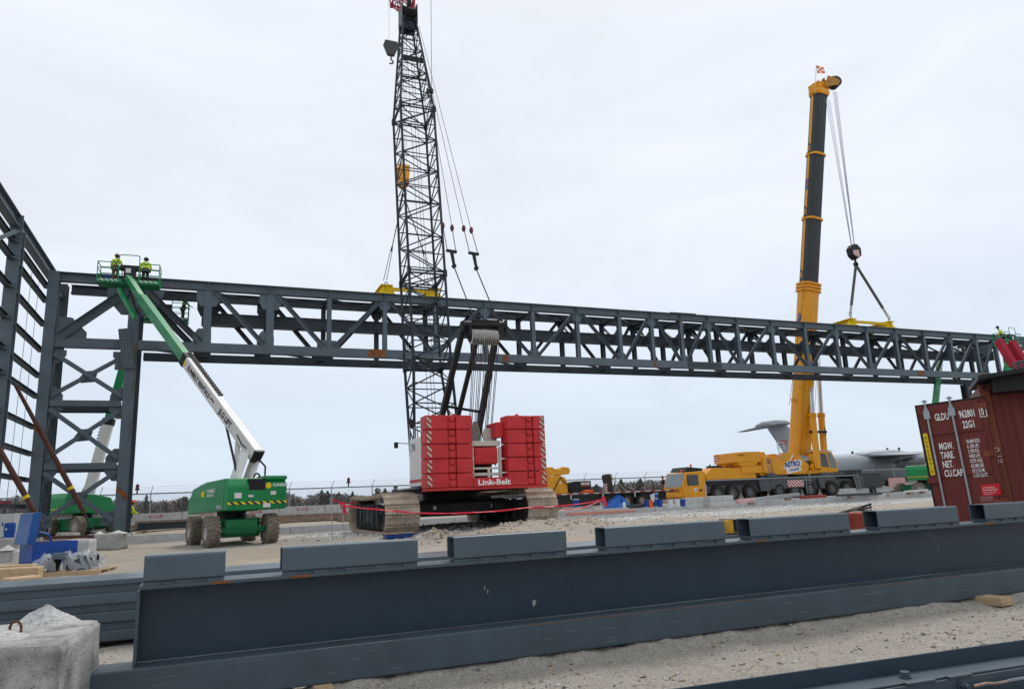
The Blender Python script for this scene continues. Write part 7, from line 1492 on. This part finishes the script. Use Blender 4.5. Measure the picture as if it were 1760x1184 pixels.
mb=MB(); mb.add([(-2,-.4,4.5),(14,-.4,6.8),(6,-.4,7.6),(-1,-.4,6)]+[(-2,.4,4.5),(14,.4,6.8),(6,.4,7.6),(-1,.4,6)],[(0,1,2,3),(4,5,6,7),(0,1,5,4),(1,2,6,5),(2,3,7,6),(3,0,4,7)]); mb.build('dorsal_fairing',PLANEM,ac)
loft([((-2.2,0,14.3),.3,.3),((-.5,0,14.7),1.0,1.3),((2.5,0,14.9),1.3,1.6),((5.5,0,14.9),1.1,1.2),((6.6,0,14.8),.2,.2)],14).build('tail_fairing',PLANEM,ac,smooth=True)
for s_ in (-1,1):
    mb=MB(); r0=[(5.4,0,14.75),(.8,0,14.7),(.8,0,14.35),(5.4,0,14.4)]; r1=[(.2,s_*9.9,14.0),(-1.7,s_*9.9,14.0),(-1.7,s_*9.9,13.9),(.2,s_*9.9,13.88)]; mb.add(r0+r1,[(0,1,5,4),(1,2,6,5),(2,3,7,6),(3,0,4,7),(0,1,2,3),(4,5,6,7)]); mb.build('tailplane',PLANEM,ac,bevel=.03)
mb=MB(); mb.b2((3.2,-.52,10.1),(4.9,-.46,10.4)); mb.b2((3.2,-.52,10.7),(4.9,-.46,11.0)); mb.build('flag_stripes',mat('flag_red',(.5,.1,.12),.6),ac)
for x in (30,33,21,40): MB().box((x,0,8.2 if 22<x<36 else 7.7),(.5,.1,.7)).build('antenna',BLACK,ac)
mb=MB(); mb.tube((44,0,1.2),(44,0,.1),.3); mb.tube((27,-3,1.5),(27,-3,.1),.5); mb.tube((27,3,1.5),(27,3,.1),.5); mb.build('landing_gear',BLACK,ac); ac.location.z=.85
# ------------------------------------------------------------------ far woods
TOP=[(-300,850),(0,857),(36,853),(60,858),(93,861),(106,858),(150,862),(185,859),(215,861),(235,859),(270,861),(300,857),(318,853),(345,857),(420,862),(478,846),(495,845),(505,849),(522,857),(535,851),(550,848),(590,849),(620,850),(638,853),(650,846),(690,842),(760,840),(900,838),(985,839),(1010,836),(1040,836),(1065,829),(1090,827),(1130,825),(1200,822),(1320,816),(1420,815),(1640,808),(1900,798),(2200,790)]
def topy(px): return float(np.interp(px,[a for a,b in TOP],[b for a,b in TOP]))
DW=330.
def wood():
    rr=np.random.RandomState(2); mb=MB()
    mats=[mat('twig_brown',(.23,.185,.175),.95,0,.3,.5),mat('twig_grey',(.3,.26,.25),.95,0,.3,.5),mat('conifer_dark',(.06,.08,.052),.95,0,.3,.5),mat('birch_pale',(.5,.47,.45),.9,0,.2,.5),mat('twig_dark',(.15,.12,.115),.95,0,.3,.5)]
    V_=[];F_=[];Mi=[]
    def quad(a,b,c,d,mi): i=len(V_); V_.extend((a,b,c,d)); F_.append((i,i+1,i+2,i+3)); Mi.append(mi)
    px=-340.
    while px<2250:
        px+=rr.uniform(.2,.36); Y=DW+rr.uniform(-14,30); ty=topy(px)+rr.normal(0,.9)+1.2+ (2.2*vnoise(np.array([px/9.]),np.array([1.]),5)[0]-1.1)
        p=P(px,ty,Y); x,z1=p[0],p[2]; mi=rr.choice([0,0,0,1,4]) 
        w_=rr.uniform(.35,1.0)
        # trunk and upswept twigs as thin slivers
        tm=3 if rr.rand()<.035 else mi; tw=rr.uniform(.08,.22); quad((x-tw,Y,0.3),(x+tw,Y,.3),(x+tw*.5,Y,z1*.75),(x-tw*.5,Y,z1*.75),tm)
        for k in range(7):
            zz=rr.uniform(.05,.82)*z1; L_=rr.uniform(.14,.3)*z1; a=rr.normal(0,.45); dx=L_*math.sin(a); dz=L_*math.cos(a); t=rr.uniform(.12,.5); dy=rr.normal(0,1.5)
            quad((x-t,Y,zz),(x+t,Y,zz),(x+dx+t*.3,Y+dy,min(zz+dz,z1*1.02)),(x+dx-t*.3,Y+dy,min(zz+dz,z1*1.02)),rr.choice([0,0,1,4]))
        if rr.rand()<.06 or (480<px<760 and rr.rand()<.2) or (1000<px<1330 and rr.rand()<.3):
            zc=z1*rr.uniform(.25,.95); 
            for k in range(10):
                cx_=x+rr.normal(0,1.1); cz=min(zc+rr.normal(0,.9),z1*1.03); s_=rr.uniform(.3,.8); a=rr.rand()*3; quad((cx_-s_*math.cos(a),Y-1,cz-s_*math.sin(a)),(cx_+s_*.4,Y-1.3,cz-s_*.3),(cx_+s_*math.cos(a),Y-1,cz+s_*math.sin(a)),(cx_-s_*.4,Y-.8,cz+s_*.4),2)
    mb.v=V_; mb.f=F_; mb.m=Mi; o=mb.build('woodland',mats); tag(o,'long band of bare grey-brown winter trees along the horizon behind the fence','woods',kind='stuff')
wood()
TRK=mat('bark',(.09,.07,.06),.95,0,.3,3); CRN=mat('pine_crown',(.035,.052,.032),.95,0,.35,.4)
def pine(px,pyt,Y,wd,label,seed=0,round_=False):
    rr=np.random.RandomState(seed); p=P(px,pyt,Y); h=p[2]-.4; o=root('pine_tree',(p[0],p[1],.4),0,label,'tree','pines standing out of the far woods')
    MB().tube((0,0,0),(0,0,h*.9),.28,.08,8).build('trunk',TRK,o)
    mb=MB(); n=420
    for k in range(n):
        t=rr.rand()**.8; z=h*(.28+.72*t); R=wd*(1-t)**(.45 if round_ else .75)*(.75+.35*math.sin(z*3+seed))+.15; a=rr.rand()*6.283; r_=R*rr.uniform(.35,1.05)
        c=V((r_*math.cos(a),r_*math.sin(a),z+rr.normal(0,.15))); s_=rr.uniform(.25,.6); d1=V(rr.normal(0,1,3)).normalized()*s_; d2=V(rr.normal(0,1,3)).normalized()*s_*.7
        mb.add([c-d1,c+d2,c+d1*.9],[(0,1,2)])
    # limbs
    for k in range(10): a=rr.rand()*6.28; z=h*rr.uniform(.3,.8); mb.tube((0,0,z),(wd*.6*math.cos(a),wd*.6*math.sin(a),z+.4),.05,.02,4)
    mb.build('crown',CRN,o)
PN=[(252,851,2.4,'pine with pointed top right of the left tower above the bare woods',0),(30,851,2.2,'pine at the far left behind the wall frame',0),(318,853,3.0,'broad dark pine left of the green lift',1),(330,855,2.2,'smaller dark pine close left of the green lift body',1),(509,862,2.6,'low dark pine right of the green lift',0),(553,843,2.6,'dark round pine left of the tape stakes',1),(563,844,2.2,'twin-topped dark pine above the tape stakes',1),(582,846,1.8,'narrow pine near the fence lamp',0),(606,845,1.6,'thin pointed pine right of the fence lamp',0),(649,839,3.0,'tall dark pine left of the crane track',1),(662,840,2.2,'dark pine just right of the tall one near the crane track',0),(680,835,3.2,'tallest dark pine beside the crawler crane cab',1),(694,839,2.4,'dark pine touching the crane catwalk',0),(1025,833,2.4,'dark pine right of the black job box',1),(1067,824,2.2,'dark pine between the hook block and the yellow crane',1),(1100,823,2.4,'dark pine left of the yellow crane cab',1),(1152,815,3.4,'large dark tree behind the yellow crane cab',1)]
for k,(px,py,wd,lb,rd) in enumerate(PN): pine(px,py,DW-12 if px!=1152 else 250,wd,lb,k+3,bool(rd))
